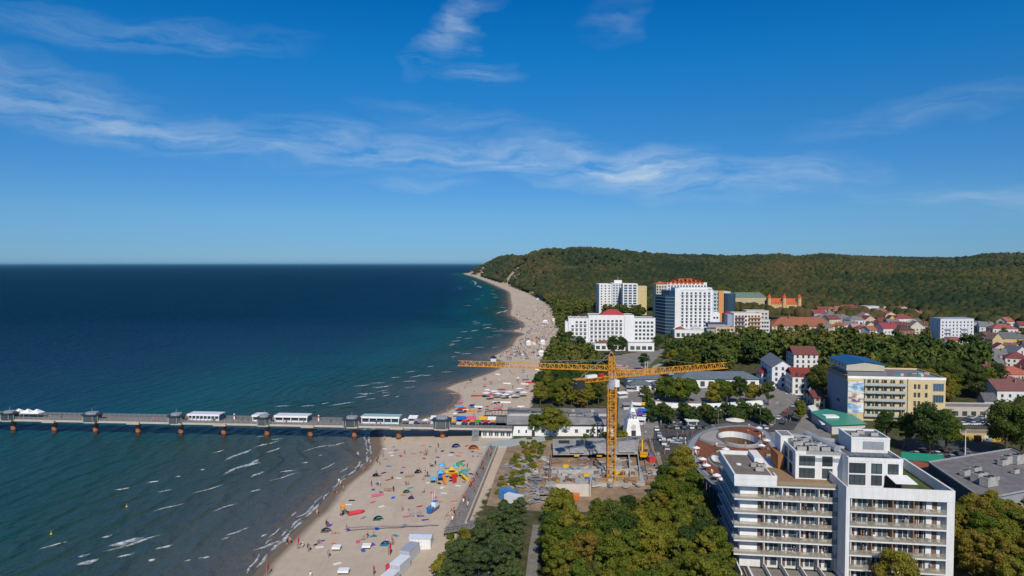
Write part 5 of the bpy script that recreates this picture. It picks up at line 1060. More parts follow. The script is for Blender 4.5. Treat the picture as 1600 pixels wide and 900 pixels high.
# white and red roofed houses in the street behind the plaza
def street_house(pxl, pxr, Y, zt, dep, rot, wc, rc, kind, lab, fl=3):
    x0, x1 = PX(pxl, Y), PX(pxr, Y); w = x1 - x0; t = thing('house', lab, 'house', (x0, Y, 0), rot); hw = zt * .78
    m = MB(); m.box(0, w, 0, dep, 1.5, hw)
    if kind == 'y': m.add([(0, 0, hw), (w, 0, hw), (w / 2, 0, zt)], [(0, 1, 2)])
    m.build('wall', M_PLASTER, t, color=wc); r = MB()
    r.gable(0, w, 0, dep, hw + .05, zt + .05, 'y' if kind == 'y' else 'x', .5) if kind != 'h' else r.hip(0, w, 0, dep, hw + .01, zt)
    r.build('roof', M_ROOF, t, color=rc); windows(t, max(2, int(w / 3)), .6, w - .6, 2.8, 3, fl, 1.2, 1.7, y=-.03, frame=M_DARK); windows(t, 3, 1, dep - 1, 2.8, 3, fl, 1.1, 1.6, y=-.03, rot=R(-90), org=(0, dep), frame=M_DARK)
street_house(1206, 1238, 372, 17, 34, R(-10), (.72, .73, .75), (.17, .2, .24), 'y', 'big white house with a long slate grey roof in the street behind the plaza', 4)
street_house(1238, 1268, 352, 15, 16, R(-10), (.74, .73, .7), (.26, .05, .04), 'x', 'white house with a dark red tiled roof in front of the slate roofed house', 4)
street_house(1190, 1206, 385, 10, 14, R(-8), (.72, .72, .7), (.28, .06, .05), 'h', 'small white house with a red roof left of the slate roofed house', 2)
street_house(1240, 1276, 420, 18, 18, R(-8), (.7, .68, .66), (.2, .07, .06), 'x', 'white house with brown red roof terraces behind the slate roofed house', 4)
street_house(1272, 1288, 318, 9, 18, R(-8), (.5, .42, .34), (.22, .06, .05), 'x', 'narrow tan house with a red roof left of the blue shaded wall', 2)
# plants in the pavilion courtyards, trees about the hotels
for i, (px, py) in enumerate([(1140, 700), (1152, 704), (1166, 702), (1125, 730)]): p = P(px, py - 4, 2); tree('bush', p.x, p.y, 2, 1.6, 'green bush growing in a courtyard of the curved pavilion', 'bushes in the pavilion courtyards')
for i, (px, py, s, l) in enumerate([(958, 556, 1.15, 'large dark tree before the podium of the white terraced hotel'), (972, 556, 1.1, 'dark tree right of the large tree before the white terraced hotel'), (905, 553, 1.0, 'dark tree at the left corner of the white terraced hotel'), (888, 545, 1.1, 'tree left of the white terraced hotel podium'), (1006, 580, .9, 'small round tree alone on the park lawn'), (1028, 548, .9, 'tree in front of the gable hall of the tower hotel'), (1046, 546, 1.0, 'second tree in front of the tower hotel podium'), (1100, 520, .9, 'tree between tower hotel and beige block')]):
    p = P(px, py); tree('dark', p.x, p.y, 2, s, l, var=i % 3)
print('KIND COUNTS', NTREE)
# ------------------------------------------------------------------ the pier
PZ = 6.0; PA, PB = P(-60, 653.6, PZ), P(800, 670, PZ); pd = (PB - PA).normalized(); pn = Vector((-pd.y, pd.x, 0)); PANG = math.atan2(pd.y, pd.x)
def on_pier(px, back=0.0, z=PZ):                   # point of the deck's front edge in photo column px, moved back across the deck
    lo, hi = 0.0, (PB - PA).length
    for _ in range(40):
        m = (lo + hi) / 2; q = PA + pd * m
        if to_px(q.x, q.y, PZ)[0] < px: lo = m
        else: hi = m
    q = PA + pd * lo + pn * back; return Vector((q.x, q.y, z))
M_WETRUST = plain('wet_rusty_steel', (.08, .04, .025), .6, .3, .8)
def pier():
    t = thing('pier', 'long concrete pier with grey deck on rusty round piles running out over the sea', 'pier', (PA.x, PA.y, 0), PANG); L = (PB - PA).length; Wd = 9.0
    MB().box(-30, L, 0, Wd, PZ - .12, PZ, 0).build('deck', M_DECK, t); m = MB(); m.box(-30, L, .4, 1.4, PZ - 1.1, PZ - .13); m.box(-30, L, Wd - 1.4, Wd - .4, PZ - 1.1, PZ - .13); m.build('girder', M_CONC, t)
    m = MB(); m.box(-30, L, -.18, 0, PZ - .75, PZ + .06); m.build('edge_beam', M_PLASTER, t, color=(.5, .45, .37))
    for y in (.05, Wd - .1):
        m = MB()
        for x in np.arange(-30, L, 2.2): m.box(x, x + .09, y, y + .09, PZ, PZ + 1.1)
        for z in (.35, .7, 1.06): m.box(-30, L, y + .02, y + .07, PZ + z, PZ + z + .05)
        m.build('railing', M_RAILGREY, t); MB().box(-30, L, y + .04, y + .05, PZ + .1, PZ + 1.06).build('railing_mesh', M_NET, t)
    for i, px in enumerate([-52, 13.5, 78, 143, 210, 277.5, 345, 413, 481.5, 551, 620.5, 690]):
        x = (on_pier(px) - PA).length * (1 if px > -60 else -1)
        p = MB(); p.cyl(x, 2.4, -5, 1.3, 1.0, 16); p.cyl(x, 2.4, 1.3, PZ - 1.76, 1.0, 16, m=1); p.build('pile', [M_WETRUST, M_RUST], t)
        MB().box(x - 1.0, x + 1.0, .2, Wd - .2, PZ - 1.75, PZ - 1.12).build('pile_cap', M_CONC, t)
        m = MB()
        if i % 2 == 0 or px > 680: m.box(x - 2.6, x + 2.6, -1.3, -.2, PZ - .9, PZ - .02)
        else: m.box(x - 2.2, x + 2.2, -1.5, -.2, PZ - .7, PZ - .02); m.box(x - 2.2, x + 2.2, Wd, Wd + 1.4, PZ - .7, PZ - .02)
        m.build('bay_platform', M_PLASTER, t, color=(.48, .42, .33))
        for yy in ((-1.4,) if i % 2 else ()): MB().box(x - 2.1, x + 2.1, yy, yy + .06, PZ, PZ + 1.1).build('railing_mesh', M_NET, t)
pier()
def pier_kiosk(px, wd, h, label):
    q = on_pier(px, -.9); t = thing('kiosk', label, 'kiosk', (q.x, q.y, PZ), PANG, None); w = wd / 2
    oc_ = [(w * a, 1.7 + 2.6 * b) for a, b in ((-1, -.5), (-.6, -1), (.6, -1), (1, -.5), (1, .5), (.6, 1), (-.6, 1), (-1, .5))]
    MB().prism(oc_, .02, h * .62).build('glazed_wall', M_GLASS, t); 
    for x, y in oc_: MB().box(x - .1, x + .1, y - .1, y + .1, .02, h * .62).build('post', M_RAILGREY, t)
    MB().prism([(x * 1.12, 1.7 + (y - 1.7) * 1.12) for x, y in oc_], h * .62, h * .74).build('fascia', M_DARK, t)
    m = MB(); m.prism([(x * .7, 1.7 + (y - 1.7) * .7) for x, y in oc_], h * .74 + .005, h * .92); m.build('roof', M_RAILGREY, t); MB().cyl(0, 1.7, h * .92, h + 1.4, .07, 6).build('mast', M_RAILGREY, t)
pier_kiosk(13, 5.5, 3.6, 'dark glazed kiosk at the seaward end of the visible pier beside a pointed white tent')
pier_kiosk(142, 6.5, 3.7, 'dark glazed octagonal kiosk standing alone far out on the pier')
pier_kiosk(274, 5.5, 3.9, 'dark glazed kiosk at the left end of a white columned pavilion')
pier_kiosk(412, 5.0, 3.9, 'dark glazed kiosk in the middle of the longest white pavilion')
pier_kiosk(549, 6.0, 3.9, 'dark glazed kiosk left of the green roofed pavilion')
pier_kiosk(690, 6.5, 4.6, 'black glazed kiosk where the pier crosses the beach')
def pier_pavilion(pa, pb, roofc, label, h=2.9, n=8):
    a, b_ = on_pier(pa, 3.0), on_pier(pb, 3.0); w = (b_ - a).length; t = thing('pier_pavilion', label, 'pavilion', (a.x, a.y, PZ), PANG)
    MB().box(0, w, .6, 4.2, .02, h - .35).build('glazed_wall', M_GLASSBLUE, t); MB().box(-.4, w + .4, -.3, 4.8, h - .34, h).build('roof', M_PAINT, t, color=roofc); MB().box(-.42, w + .42, -.36, -.31, h - .75, h + .02).build('fascia', M_WHITE, t)
    for i in range(n + 1): x = w * i / n; MB().box(x - .12, x + .12, -.2, .1, .02, h - .35).build('column', M_WHITE, t)
    MB().box(0, w, .5, .59, .03, .75).build('panel', M_WHITE, t)
pier_pavilion(288, 336, (.68, .68, .72), 'white columned pavilion with a flat pale roof on the outer pier')
pier_pavilion(425, 475, (.7, .7, .72), 'white pavilion right of the kiosk, half of the longest pair', n=4); pier_pavilion(390, 404, (.7, .7, .72), 'short white pavilion left of the kiosk, half of the longest pair', n=2)
pier_pavilion(562, 620, (.3, .5, .46), 'white pavilion with a pale green roof near the water line', h=3.2, n=5)
q = on_pier(32, 4); t = thing('tent', 'white tent with three pointed tops on the seaward end of the pier', 'tent', (q.x, q.y, PZ), PANG)
for i in range(3):
    x = -4 + i * 4; m = MB(); m.add([(x - 2, -2, 2), (x + 2, -2, 2), (x + 2, 2, 2), (x - 2, 2, 2), (x, 0, 3.6)], [(0, 1, 4), (1, 2, 4), (2, 3, 4), (3, 0, 4)]); m.build('canopy', M_WHITE, t)
m = MB()
for x in (-6, -2, 2, 6):
    for y in (-1.9, 1.9): m.cyl(x * .98, y, 0, 2, .05, 6)
m.build('pole', M_RAILGREY, t)
def parasol_mesh(r, h, seg=8):
    m = MB(); m.cyl(0, 0, 0, h, .04, 6, m=1)
    for i in range(seg):
        a, b_ = 2 * math.pi * i / seg, 2 * math.pi * (i + 1) / seg; m.add([(0, 0, h + .1), (r * math.cos(a), r * math.sin(a), h - .42), (r * math.cos(b_), r * math.sin(b_), h - .42)], [(0, 1, 2)], 0)
        m.add([(0, 0, h + .04), (r * math.cos(a), r * math.sin(a), h - .48), (r * math.cos(b_), r * math.sin(b_), h - .48)], [(2, 1, 0)], 0)
    return m.mesh('parasol', [M_CLOTH, M_RAILGREY])
PAR, PARB = parasol_mesh(1.15, 2.0), parasol_mesh(2.3, 2.9)
def parasol(x, y, z, col, label, group=None, big=False, s=1.0):
    o = put(PARB if big else PAR, 'parasol', None, (x, y, z), random.uniform(0, 1), color=col); o.scale = (s, s, s); return tag(o, label, 'parasol', group)
COLS = {'white': (.75, .75, .75), 'blue': (.02, .13, .45), 'red': (.55, .03, .03), 'yellow': (.7, .42, .03), 'orange': (.65, .22, .02), 'green': (.04, .3, .06), 'teal': (.02, .3, .3), 'pink': (.6, .12, .2), 'navy': (.01, .02, .08), 'black': (.012, .012, .014), 'grey': (.25, .26, .28), 'purple': (.15, .06, .3), 'sky blue': (.1, .38, .65)}
for px, c, l in [(705, 'yellow', 'yellow parasol on the pier beside the black kiosk'), (662, 'white', 'white parasol on the pier right of the green roofed pavilion'), (630, 'white', 'small white parasol at the end of the green roofed pavilion'), (648, 'grey', 'grey parasol on the pier between pavilion and sand'),
                 (724, 'red', 'red parasol on the pier right of the black kiosk'), (736, 'orange', 'orange parasol among the stalls at the pier root'), (746, 'green', 'green parasol among the stalls at the pier root'), (757, 'red', 'red parasol among the stalls beside the green one'), (768, 'orange', 'orange parasol last in the row at the pier root'), (722, 'blue', 'blue parasol above the stalls at the pier root')]:
    q = on_pier(px, 3.5 if px != 722 else 8); parasol(q.x, q.y, PZ, COLS[c], l, s=1.25)
def stall(x, y, z, rot, col, label, w=3.2, group=None):
    t = thing('stall', label, 'stall', (x, y, z), rot, group); MB().box(-w / 2, w / 2, 0, 2.2, 0, 1.0).build('counter', M_PLASTER, t, color=(.6, .58, .55)); m = MB(); m.add([(-w / 2 - .2, -.6, 2.2), (w / 2 + .2, -.6, 2.2), (w / 2 + .2, 2.4, 2.9), (-w / 2 - .2, 2.4, 2.9), (-w / 2 - .2, -.6, 2.1), (w / 2 + .2, -.6, 2.1), (w / 2 + .2, 2.4, 2.8), (-w / 2 - .2, 2.4, 2.8)], [(0, 1, 2, 3), (7, 6, 5, 4), (0, 4, 5, 1), (1, 5, 6, 2), (2, 6, 7, 3), (3, 7, 4, 0)]); m.build('awning', M_CLOTH, t, color=col)
    MB().box(-w / 2, w / 2, 2.0, 2.2, 1.0, 2.7).build('back_panel', M_PLASTER, t, color=tuple(.4 * c + .2 for c in col)); p = MB()
    for sx in (-w / 2, w / 2 - .06): p.box(sx, sx + .06, -.5, -.44, 0, 2.15)
    p.build('post', M_RAILGREY, t)
for px, c in [(640, 'white'), (675, 'white'), (716, 'blue'), (733, 'pink'), (752, 'yellow'), (765, 'white')]:
    q = on_pier(px, 5.4); stall(q.x, q.y, PZ, PANG, COLS[c], '%s awning market stall on the pier deck %s' % (c, 'near the green roofed pavilion' if px == 640 else 'left of the black kiosk' if px == 675 else 'right of the black kiosk' if px < 740 else 'at the pier root'))
# round terrace at the pier root and the white restaurant under it
p = P(776, 676, 4); t = thing('restaurant', 'dark roofed restaurant with white windowed front at the pier root', 'building', (p.x, p.y, 0), R(-3))
MB().box(-6, 6, 0, 12, 1.5, 5.2).build('wall', M_PLASTER, t, color=(.72, .72, .7)); MB().box(-6.6, 6.6, -.6, 12, 5.21, 6.0).build('roof_terrace', M_DARK, t); MB().box(-6.5, 6.5, -.55, -.5, 6.0, 7.0).build('terrace_railing', M_NET, t); windows(t, 5, -5.8, 5.8, 2.6, 0, 1, 1.7, 1.8, y=-.03, frame=M_WHITE)
m = MB()
for i in range(14): a = math.pi * i / 13; b_ = math.pi * (i + 1) / 13; m.tube((6 * math.cos(a), 16 + 3.5 * math.sin(a), 8.6), (6 * math.cos(b_), 16 + 3.5 * math.sin(b_), 8.6), .18, 6); m.tube((6 * math.cos(a), 16 + 3.5 * math.sin(a), 6), (6 * math.cos(a), 16 + 3.5 * math.sin(a), 8.6), .07, 5)
m.build('pergola', M_DARK, t); MB().box(-7, 7, 12.1, 22, 5.3, 6.0).build('terrace_slab', M_DECK, t)
a, b_ = P(752, 684, 2), P(740, 690, 2); s = MB()
for i in range(10): s.box(-1.2, 1.2, -.4 * i - .4, -.4 * i, 5.4 - .38 * i, 5.6 - .38 * i)
s.tube((-1.2, 0, 6.4), (-1.2, -4, 2.6), .05); s.tube((1.2, 0, 6.4), (1.2, -4, 2.6), .05); s.tube((-1, 0, 5.4), (-1, -4, 1.6), .12); s.tube((1, 0, 5.4), (1, -4, 1.6), .12); q = on_pier(744); tag(s.build('staircase', M_RAILGREY, loc=(q.x, q.y - .3, 0), rot=PANG), 'steep grey staircase from the pier down to the sand', 'staircase')
# the long white beach building
def beach_building():
    a = P(793, 681, 2); t = thing('beach_building', 'long white beach building with a grey stepped roof behind the building pit', 'building', (a.x, a.y, 0), R(-.8)); w = 42
    MB().box(0, w, 0, 9, 1.5, 6.2).build('wall', M_WHITE, t); MB().box(-.4, w + .4, -.5, 9, 6.21, 6.6).build('eaves', M_DARK, t); m = MB(); m.add([(-.4, -.4, 6.62), (w + .4, -.4, 6.62), (w + .4, 8, 8.2), (-.4, 8, 8.2)], [(0, 1, 2, 3)]); m.add([(-.4, -.4, 6.61), (w + .4, -.4, 6.61), (w + .4, 8, 6.61), (-.4, 8, 6.61)], [(3, 2, 1, 0)]); m.build('roof', M_FLAT, t, color=(.28, .27, .26))
    MB().box(.5, w, 8.05, 9, 6.7, 8.9).build('clerestory', M_PLASTER, t, color=(.5, .5, .48)); MB().box(-.2, w + .3, 9.05, 18, 1.5, 8.6).build('rear_hall', M_PLASTER, t, color=(.45, .44, .42)); MB().box(-.3, w + .4, 8.9, 18.2, 8.91, 9.2).build('roof', M_FLAT, t, color=(.24, .23, .22))
    for x in (2.5, 5.4): put(win_mesh(.6, 1.2, M_DARK, M_GLASS, 0), 'window', t, (x + 2, -.03, 3.2))
    for i in range(6): put(win_mesh(1.2, 1.3, M_DARK, M_GLASS, 0), 'window', t, (14 + i * 4.4, -.03, 3.4))
    put(win_mesh(1.2, 2.3, M_DARK, M_DARK, 0), 'door', t, (10.2, -.03, 2.05))
    for x in (8, 17, 26, 34): MB().box(x, x + 1.4, 11, 12.4, 9.2, 10).build('roof_light', M_CONC, t)
beach_building()
p = P(990, 681, 2); t = thing('entrance_tower', 'white tapering tower with a stepped gable beside the end of the beach building', 'tower', (p.x, p.y, 0), R(4))
m = MB(); m.add([(-3.1, 0, 2), (3.1, 0, 2), (2.2, .3, 8), (-2.2, .3, 8), (-3.1, 6, 2), (3.1, 6, 2), (2.2, 5.7, 8), (-2.2, 5.7, 8)], [(0, 1, 2, 3), (1, 5, 6, 2), (5, 4, 7, 6), (4, 0, 3, 7)]); m.add([(-1.9, .5, 8), (1.9, .5, 8), (.7, 1.6, 12.6), (-.7, 1.6, 12.6), (-1.9, 5.5, 8), (1.9, 5.5, 8), (.7, 4.4, 12.6), (-.7, 4.4, 12.6)], [(0, 1, 2, 3), (1, 5, 6, 2), (5, 4, 7, 6), (4, 0, 3, 7), (3, 2, 6, 7)]); m.add([(-2.2, .3, 8.0), (2.2, .3, 8.0), (2.2, 5.7, 8.0), (-2.2, 5.7, 8.0)], [(0, 1, 2, 3)]); m.build('wall', M_WHITE, t)
m = MB(); m.cyl(0, 3, 12.6, 14.2, .5, 8, .28); m.cyl(0, 3, 14.2, 15.8, .25, 8, .03); m.build('spire', M_PAINT, t, color=(.5, .58, .6)); e = MB(); e.tube((0, .05, 5.6), (0, -.06, 5.6), 1.0, 16); e.build('round_emblem', M_PLASTER, t, color=(.55, .55, .5))
for x in (-1.2, 0, 1.2): MB().box(x - .25, x + .25, .55, .62, 8.6, 10.0).build('louvre', M_RAILGREY, t)
MB().box(-.9, .9, -.06, -.01, 2, 4.2).build('door', M_DARK, t)
for i, (px, py, c, wd) in enumerate([(1000, 664, 'white', 4), (1004, 650, 'blue', 4), (1012, 634, 'red', 4.5), (1006, 640, 'yellow', 3), (1002, 656, 'purple', 3.5), (994, 640, 'white', 4), (1018, 622, 'grey', 4), (1008, 617, 'white', 5), (980, 640, 'grey', 3.6), (974, 622, 'white', 5), (1012, 606, 'white', 4.5), (985, 612, 'grey', 4)]):
    q = P(px, py); stall(q.x, q.y, 2.05, R(10 * (i % 5) - 20), COLS[c], '%s stall number of the promenade behind the white tower' % c if False else ['white stall right beside the white tower', 'blue stall in the promenade behind the white tower', 'red roofed stall where the promenade meets the plaza wall', 'yellow stall between the blue and the red stall', 'purple stall behind the white tower', 'white stall left of the yellow stall', 'grey stall beyond the red roofed stall', 'wide white stall beyond the grey stall', 'grey stall behind the crane mast', 'wide white stall left of the promenade', 'white stall before the spa pavilion', 'grey stall before the spa pavilion'][i], wd)
# promenade walk on the sand
def promenade():
    zz = 3.1; t = thing('boardwalk', 'grey raised boardwalk running down the beach with a low wall along its land side', 'boardwalk', (0, 0, 0)); o = [P(x, y, zz) for x, y in [(697, 826), (764, 697), (777, 697), (728, 818)]]; pts = [(p.x, p.y) for p in o]
    MB().prism(pts[::1], zz - .3, zz).build('deck', M_DECK, t); MB().prism([(x, y) for x, y in [tuple(P(x, y, zz).xy) for x, y in [(694, 832), (697, 822), (752, 810), (756, 822)]]], zz - .28, zz + .012).build('landing', M_DECK, t)
    w = MB(); a, b_ = o[3], o[2]; d = b_ - a; ang = math.atan2(d.y, d.x); w.obox(((a + b_) / 2).to_tuple()[:2] + (2.7,), (d.length, .5, 1.9), ang); w.build('low_wall', M_PLASTER, t, color=(.46, .4, .32))
    a, b_ = o[0], o[1]; d = b_ - a; r = MB(); n = int(d.length / 1.8); ang = math.atan2(d.y, d.x)
    for i in range(n + 1): q = a.lerp(b_, i / n); r.cyl(q.x + .1, q.y, zz, zz + 1.05, .04, 5); r.cyl(q.x + .3, q.y, 1, zz - .3, .14, 6)
    r.obox(((a + b_) / 2).to_tuple()[:2] + (zz + 1.05,), (d.length, .07, .06), ang); r.obox(((a + b_) / 2).to_tuple()[:2] + (zz + .55,), (d.length, .04, .04), ang); r.build('railing', M_RAILGREY, t)
    l = MB(); a, b_ = P(694, 832, zz), P(756, 822, zz); d = b_ - a; n = 9
    for i in range(n + 1): q = a.lerp(b_, i / n); l.cyl(q.x, q.y + .2, .5, zz - .3, .16, 6); l.cyl(q.x, q.y + .1, zz, zz + 1.05, .04, 5)
    l.obox(((a + b_) / 2).to_tuple()[:2] + (zz + 1.05,), (d.length, .07, .07), math.atan2(d.y, d.x)); l.build('stilts', M_DARK, t)
    q = MB(); q.prism([tuple(P(x, y, 2.4).xy) for x, y in [(752, 697), (764, 690), (850, 681), (852, 687), (790, 697)]][::1], 2.0, 2.4); tag(q.build('boardwalk', M_PLASTER, color=(.36, .42, .41)), 'pale green grey boardwalk along the top of the building pit', 'boardwalk')
    c = thing('viewing_platform', 'grey steel viewing platform with railing among the pines', 'platform', (*P(757, 894, 5).xy, 0)); MB().box(-3, 3, -2.4, 2.4, 4.8, 5.0).build('deck', M_DECK, c); r = MB()
    for x in np.arange(-3, 3.1, 1.5):
        for y in (-2.4, 2.34): r.box(x - .03, x + .03, y, y + .06, 5, 6.1); r.box(x - .06, x + .06, y, y + .1, 1.8, 4.8)
    for y in (-2.4, 2.34): r.box(-3, 3, y, y + .06, 6.05, 6.12)
    r.build('railing', M_RAILGREY, c)
promenade()

# ------------------------------------------------------------------ cranes
M_CRANE = plain('crane_yellow', (.58, .255, .025), .55, .3, 1.5, .3)
def lattice(m, p, q, w, h, n, up=Vector((0, 0, 1)), r=.1, tri=False):
    p, q = Vector(p), Vector(q); d = (q - p).normalized(); s = d.cross(up).normalized(); u = s.cross(d)
    cs = [(-w / 2, 0), (w / 2, 0), (0, h)] if tri else [(-w / 2, -h / 2), (w / 2, -h / 2), (w / 2, h / 2), (-w / 2, h / 2)]; k = len(cs); pt = lambda i, c: p.lerp(q, i / n) + s * c[0] + u * c[1]
    for c in cs: m.tube(pt(0, c), pt(n, c), r, 5)
    for i in range(n):
        for j in range(k): a, b_ = cs[j], cs[(j + 1) % k]; m.tube(pt(i, a), pt(i + 1, b_), r * .6, 4, cap=False) if (i + j) % 2 else m.tube(pt(i, b_), pt(i + 1, a), r * .6, 4, cap=False); m.tube(pt(i, a), pt(i, b_), r * .6, 4, cap=False)
def crane(label, X, Y, zb, zj, ztop, tip, ctip, cw, mats):
    t = thing('tower_crane', label, 'crane', (X, Y, 0)); m = MB(); lattice(m, (0, 0, zb), (0, 0, zj - 3.2), 2.2, 2.2, int((zj - zb) / 1.9), up=Vector((0, 1, 0)), r=.17); m.build('mast', M_CRANE, t)
    MB().box(-3, 3, -3, 3, zb - .8, zb + .4).build('base', M_CONC, t); m = MB(); m.cyl(0, 0, zj - 3.3, zj - 2.2, 1.5, 14); m.cyl(0, 0, zj - 2.2, zj - .6, 1.2, 14); m.build('slewing_ring', M_RAILGREY, t)
    m = MB(); lattice(m, (0, 0, zj - .7), (0, 0, ztop - 1.5), 1.7, 1.7, 6, up=Vector((0, 1, 0)), r=.13); m.tube((-.8, 0, ztop - 1.5), (0, 0, ztop), .14); m.tube((.8, 0, ztop - 1.5), (0, 0, ztop), .14); m.build('tower_head', M_CRANE, t)
    d = Vector((tip[0] - X, tip[1] - Y, 0)); L = d.length; d.normalize(); m = MB(); lattice(m, d * 1.4 + Vector((0, 0, zj)), d * L + Vector((0, 0, zj)), 1.7, 1.8, int(L / 1.7), r=.13, tri=True); m.build('jib', M_CRANE, t)
    e = Vector((ctip[0] - X, ctip[1] - Y, 0)); LC = e.length; e.normalize(); m = MB(); lattice(m, e * 1.4 + Vector((0, 0, zj)), e * LC + Vector((0, 0, zj)), 1.6, 1.1, int(LC / 1.6), r=.12); m.build('counter_jib', M_CRANE, t)
    if cw:
        m = MB(); a = math.atan2(e.y, e.x)
        for i in range(4): c = e * (LC - .6 - .75 * i); m.obox((c.x, c.y, zj - 1.1), (.65, 2.2, 2.6), a)
        m.build('counterweight', M_DARK, t); c = e * (LC * .55); q = MB(); q.obox((c.x, c.y, zj + .9), (3.6, 1.3, 1.1), a); q.build('winch_housing', M_WHITE, t); c = e * (LC * .28); q = MB(); q.obox((c.x, c.y, zj + .9), (1.6, 1.2, 1.2), a); q.build('winch_motor', M_PAINT, t, color=(.45, .03, .03))
    c = Vector((d.y, -d.x, 0)) * 1.5 + d * .8; m = MB(); m.obox((c.x, c.y, zj - 1.6), (1.5, 1.3, 2.1), math.atan2(d.y, d.x)); cab = m.build('cab', M_WHITE, t); m = MB(); m.obox((c.x + d.x * .78, c.y + d.y * .78, zj - 1.3), (.06, 1.1, 1.1), math.atan2(d.y, d.x)); m.build('cab_window', M_GLASS, cab)
    m = MB(); z = ztop - .4
    for f in (.36, .78): m.tube((0, 0, z), d * L * f + Vector((0, 0, zj + 1.8)), .05, 4)
    m.tube((0, 0, z), e * LC * .9 + Vector((0, 0, zj + .5)), .06, 4); m.build('tie_bar', M_RAILGREY, t)
    c = d * L * .45; m = MB(); m.obox((c.x, c.y, zj - .35), (1.6, 1.4, .4), math.atan2(d.y, d.x)); m.tube((c.x, c.y, zj - .5), (c.x, c.y, zj - 7), .03, 4); m.obox((c.x, c.y, zj - 7.4), (.4, .3, .8)); m.build('hook_trolley', M_DARK, t)
zj1 = ZY(590, 208); tip1 = P(1135, 571, zj1 + .8); ct1 = P(897, 596, zj1)
crane('yellow tower crane with a dark counterweight, its jib reaching over the plaza', PX(955, 208, 30), 208, 1.6, zj1, ZY(549, 208), (tip1.x, tip1.y), (ct1.x, ct1.y), True, None)
X2 = PX(958, 246, 30); zj2 = ZY(579, 246); tip2 = P(716, 567, zj2 + 1.0); dd = Vector((tip2.x - X2, tip2.y - 246, 0)).normalized()
crane('second yellow crane right behind the first, its long jib pointing left over the beach', X2, 246, 1.6, zj2, ZY(560, 246), (tip2.x, tip2.y), (X2 - dd.x * 15, 246 - dd.y * 15), False, None)

# ------------------------------------------------------------------ building pit
def rect(pa, pb, pc, pd_, z): return [tuple(P(*q, z).xy) for q in (pa, pb, pc, pd_)]
def slab(nm, quad, z0, z1, label, cat, mat=M_CONC, color=None, grp=None):
    pts = rect(*quad, z1); ar = sum(pts[i][0] * pts[(i + 1) % 4][1] - pts[(i + 1) % 4][0] * pts[i][1] for i in range(4)); pts = pts if ar > 0 else pts[::-1]
    return tag(MB().prism(pts, z0, z1).build(nm, mat, color=color), label, cat, grp)
slab('concrete_slab', ((863, 686), (1000, 683), (996, 706), (864, 707)), 3.7, 4.6, 'pale grey concrete roof slab at the back of the building pit', 'slab', oc('fresh_concrete', .85, .35, .4), (.36, .345, .32))
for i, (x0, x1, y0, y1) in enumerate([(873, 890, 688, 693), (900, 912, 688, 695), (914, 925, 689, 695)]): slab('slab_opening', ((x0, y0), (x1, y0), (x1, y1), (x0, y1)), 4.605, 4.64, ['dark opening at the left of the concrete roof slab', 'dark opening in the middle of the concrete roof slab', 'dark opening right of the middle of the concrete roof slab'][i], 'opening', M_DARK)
for i, (x0, x1, y0, y1, h, l) in enumerate([(926, 946, 686, 706, .5, 'raised plinth left of the crane mast'), (890, 912, 697, 706, .35, 'low plinth in front of the slab openings'), (966, 992, 690, 705, .4, 'plinth right of the crane mast'), (864, 888, 698, 706, .3, 'plinth at the left end of the slab')]): slab('plinth', ((x0, y0), (x1, y0), (x1, y1), (x0, y1)), 4.61, 4.6 + h, 'grey concrete ' + l, 'plinth', M_CONC)
slab('excavated_floor', ((862, 710), (996, 708), (1000, 728), (858, 730)), 2.03, 2.3, 'dark brown excavated strip in front of the concrete roof slab', 'trench', M_SOIL)
slab('concrete_slab', ((858, 730), (1000, 727), (1008, 754), (852, 758)), 2.03, 3.0, 'dirty lower concrete slab cluttered with boards in the pit', 'slab', M_CONC)
slab('concrete_slab', ((1006, 712), (1032, 712), (1040, 748), (1012, 748)), 2.03, 2.6, 'narrow concrete strip under the excavator', 'slab', M_SOIL)
def wall_between(a, b_, z0, z1, th, nm, label, cat, mat, color=None):
    p, q = P(*a, z0), P(*b_, z0); d = q - p; return tag(MB().obox(((p.x + q.x) / 2, (p.y + q.y) / 2, (z0 + z1) / 2), (d.length, th, z1 - z0), math.atan2(d.y, d.x)).build(nm, mat, color=color), label, cat)
wall_between((868, 778), (920, 778), 1.5, 5.6, .5, 'concrete_wall', 'pale bare concrete wall at the front of the pit', 'wall', M_PLASTER, (.58, .53, .47)); wall_between((922, 779), (924, 762), 1.5, 5.4, .5, 'concrete_wall', 'short return wall at the right end of the pale wall', 'wall', M_PLASTER, (.45, .41, .36))
wall_between((858, 760), (862, 714), 2, 4.4, .4, 'concrete_wall', 'brown boarded wall along the left side of the pit', 'wall', M_TIMBER); wall_between((985, 752), (982, 712), 2, 4.2, .4, 'concrete_wall', 'grey wall between the crane and the excavator', 'wall', M_CONC); wall_between((1000, 750), (996, 712), 2, 3.8, .3, 'concrete_wall', 'lower grey wall beside the excavator strip', 'wall', M_CONC)
wall_between((868, 707), (990, 706), 2.0, 3.7, .3, 'concrete_wall', 'shadowy retaining wall under the concrete roof slab', 'wall', M_CONCSHADE)  # shade under the slab is put into this wall's dark colour
wall_between((862, 741), (990, 739), 3.0, 4.4, .3, 'concrete_wall', 'low cross wall in the middle of the lower slab', 'wall', M_CONC); wall_between((930, 756), (1000, 754), 2.4, 4.2, .3, 'concrete_wall', 'brown front wall right of the pale wall', 'wall', M_TIMBER)
rr = random.Random(21); MATS = [(.5, .3, .05), (.3, .3, .32), (.25, .14, .08), (.45, .42, .38), (.1, .16, .28), (.55, .5, .45), (.35, .35, .33)]
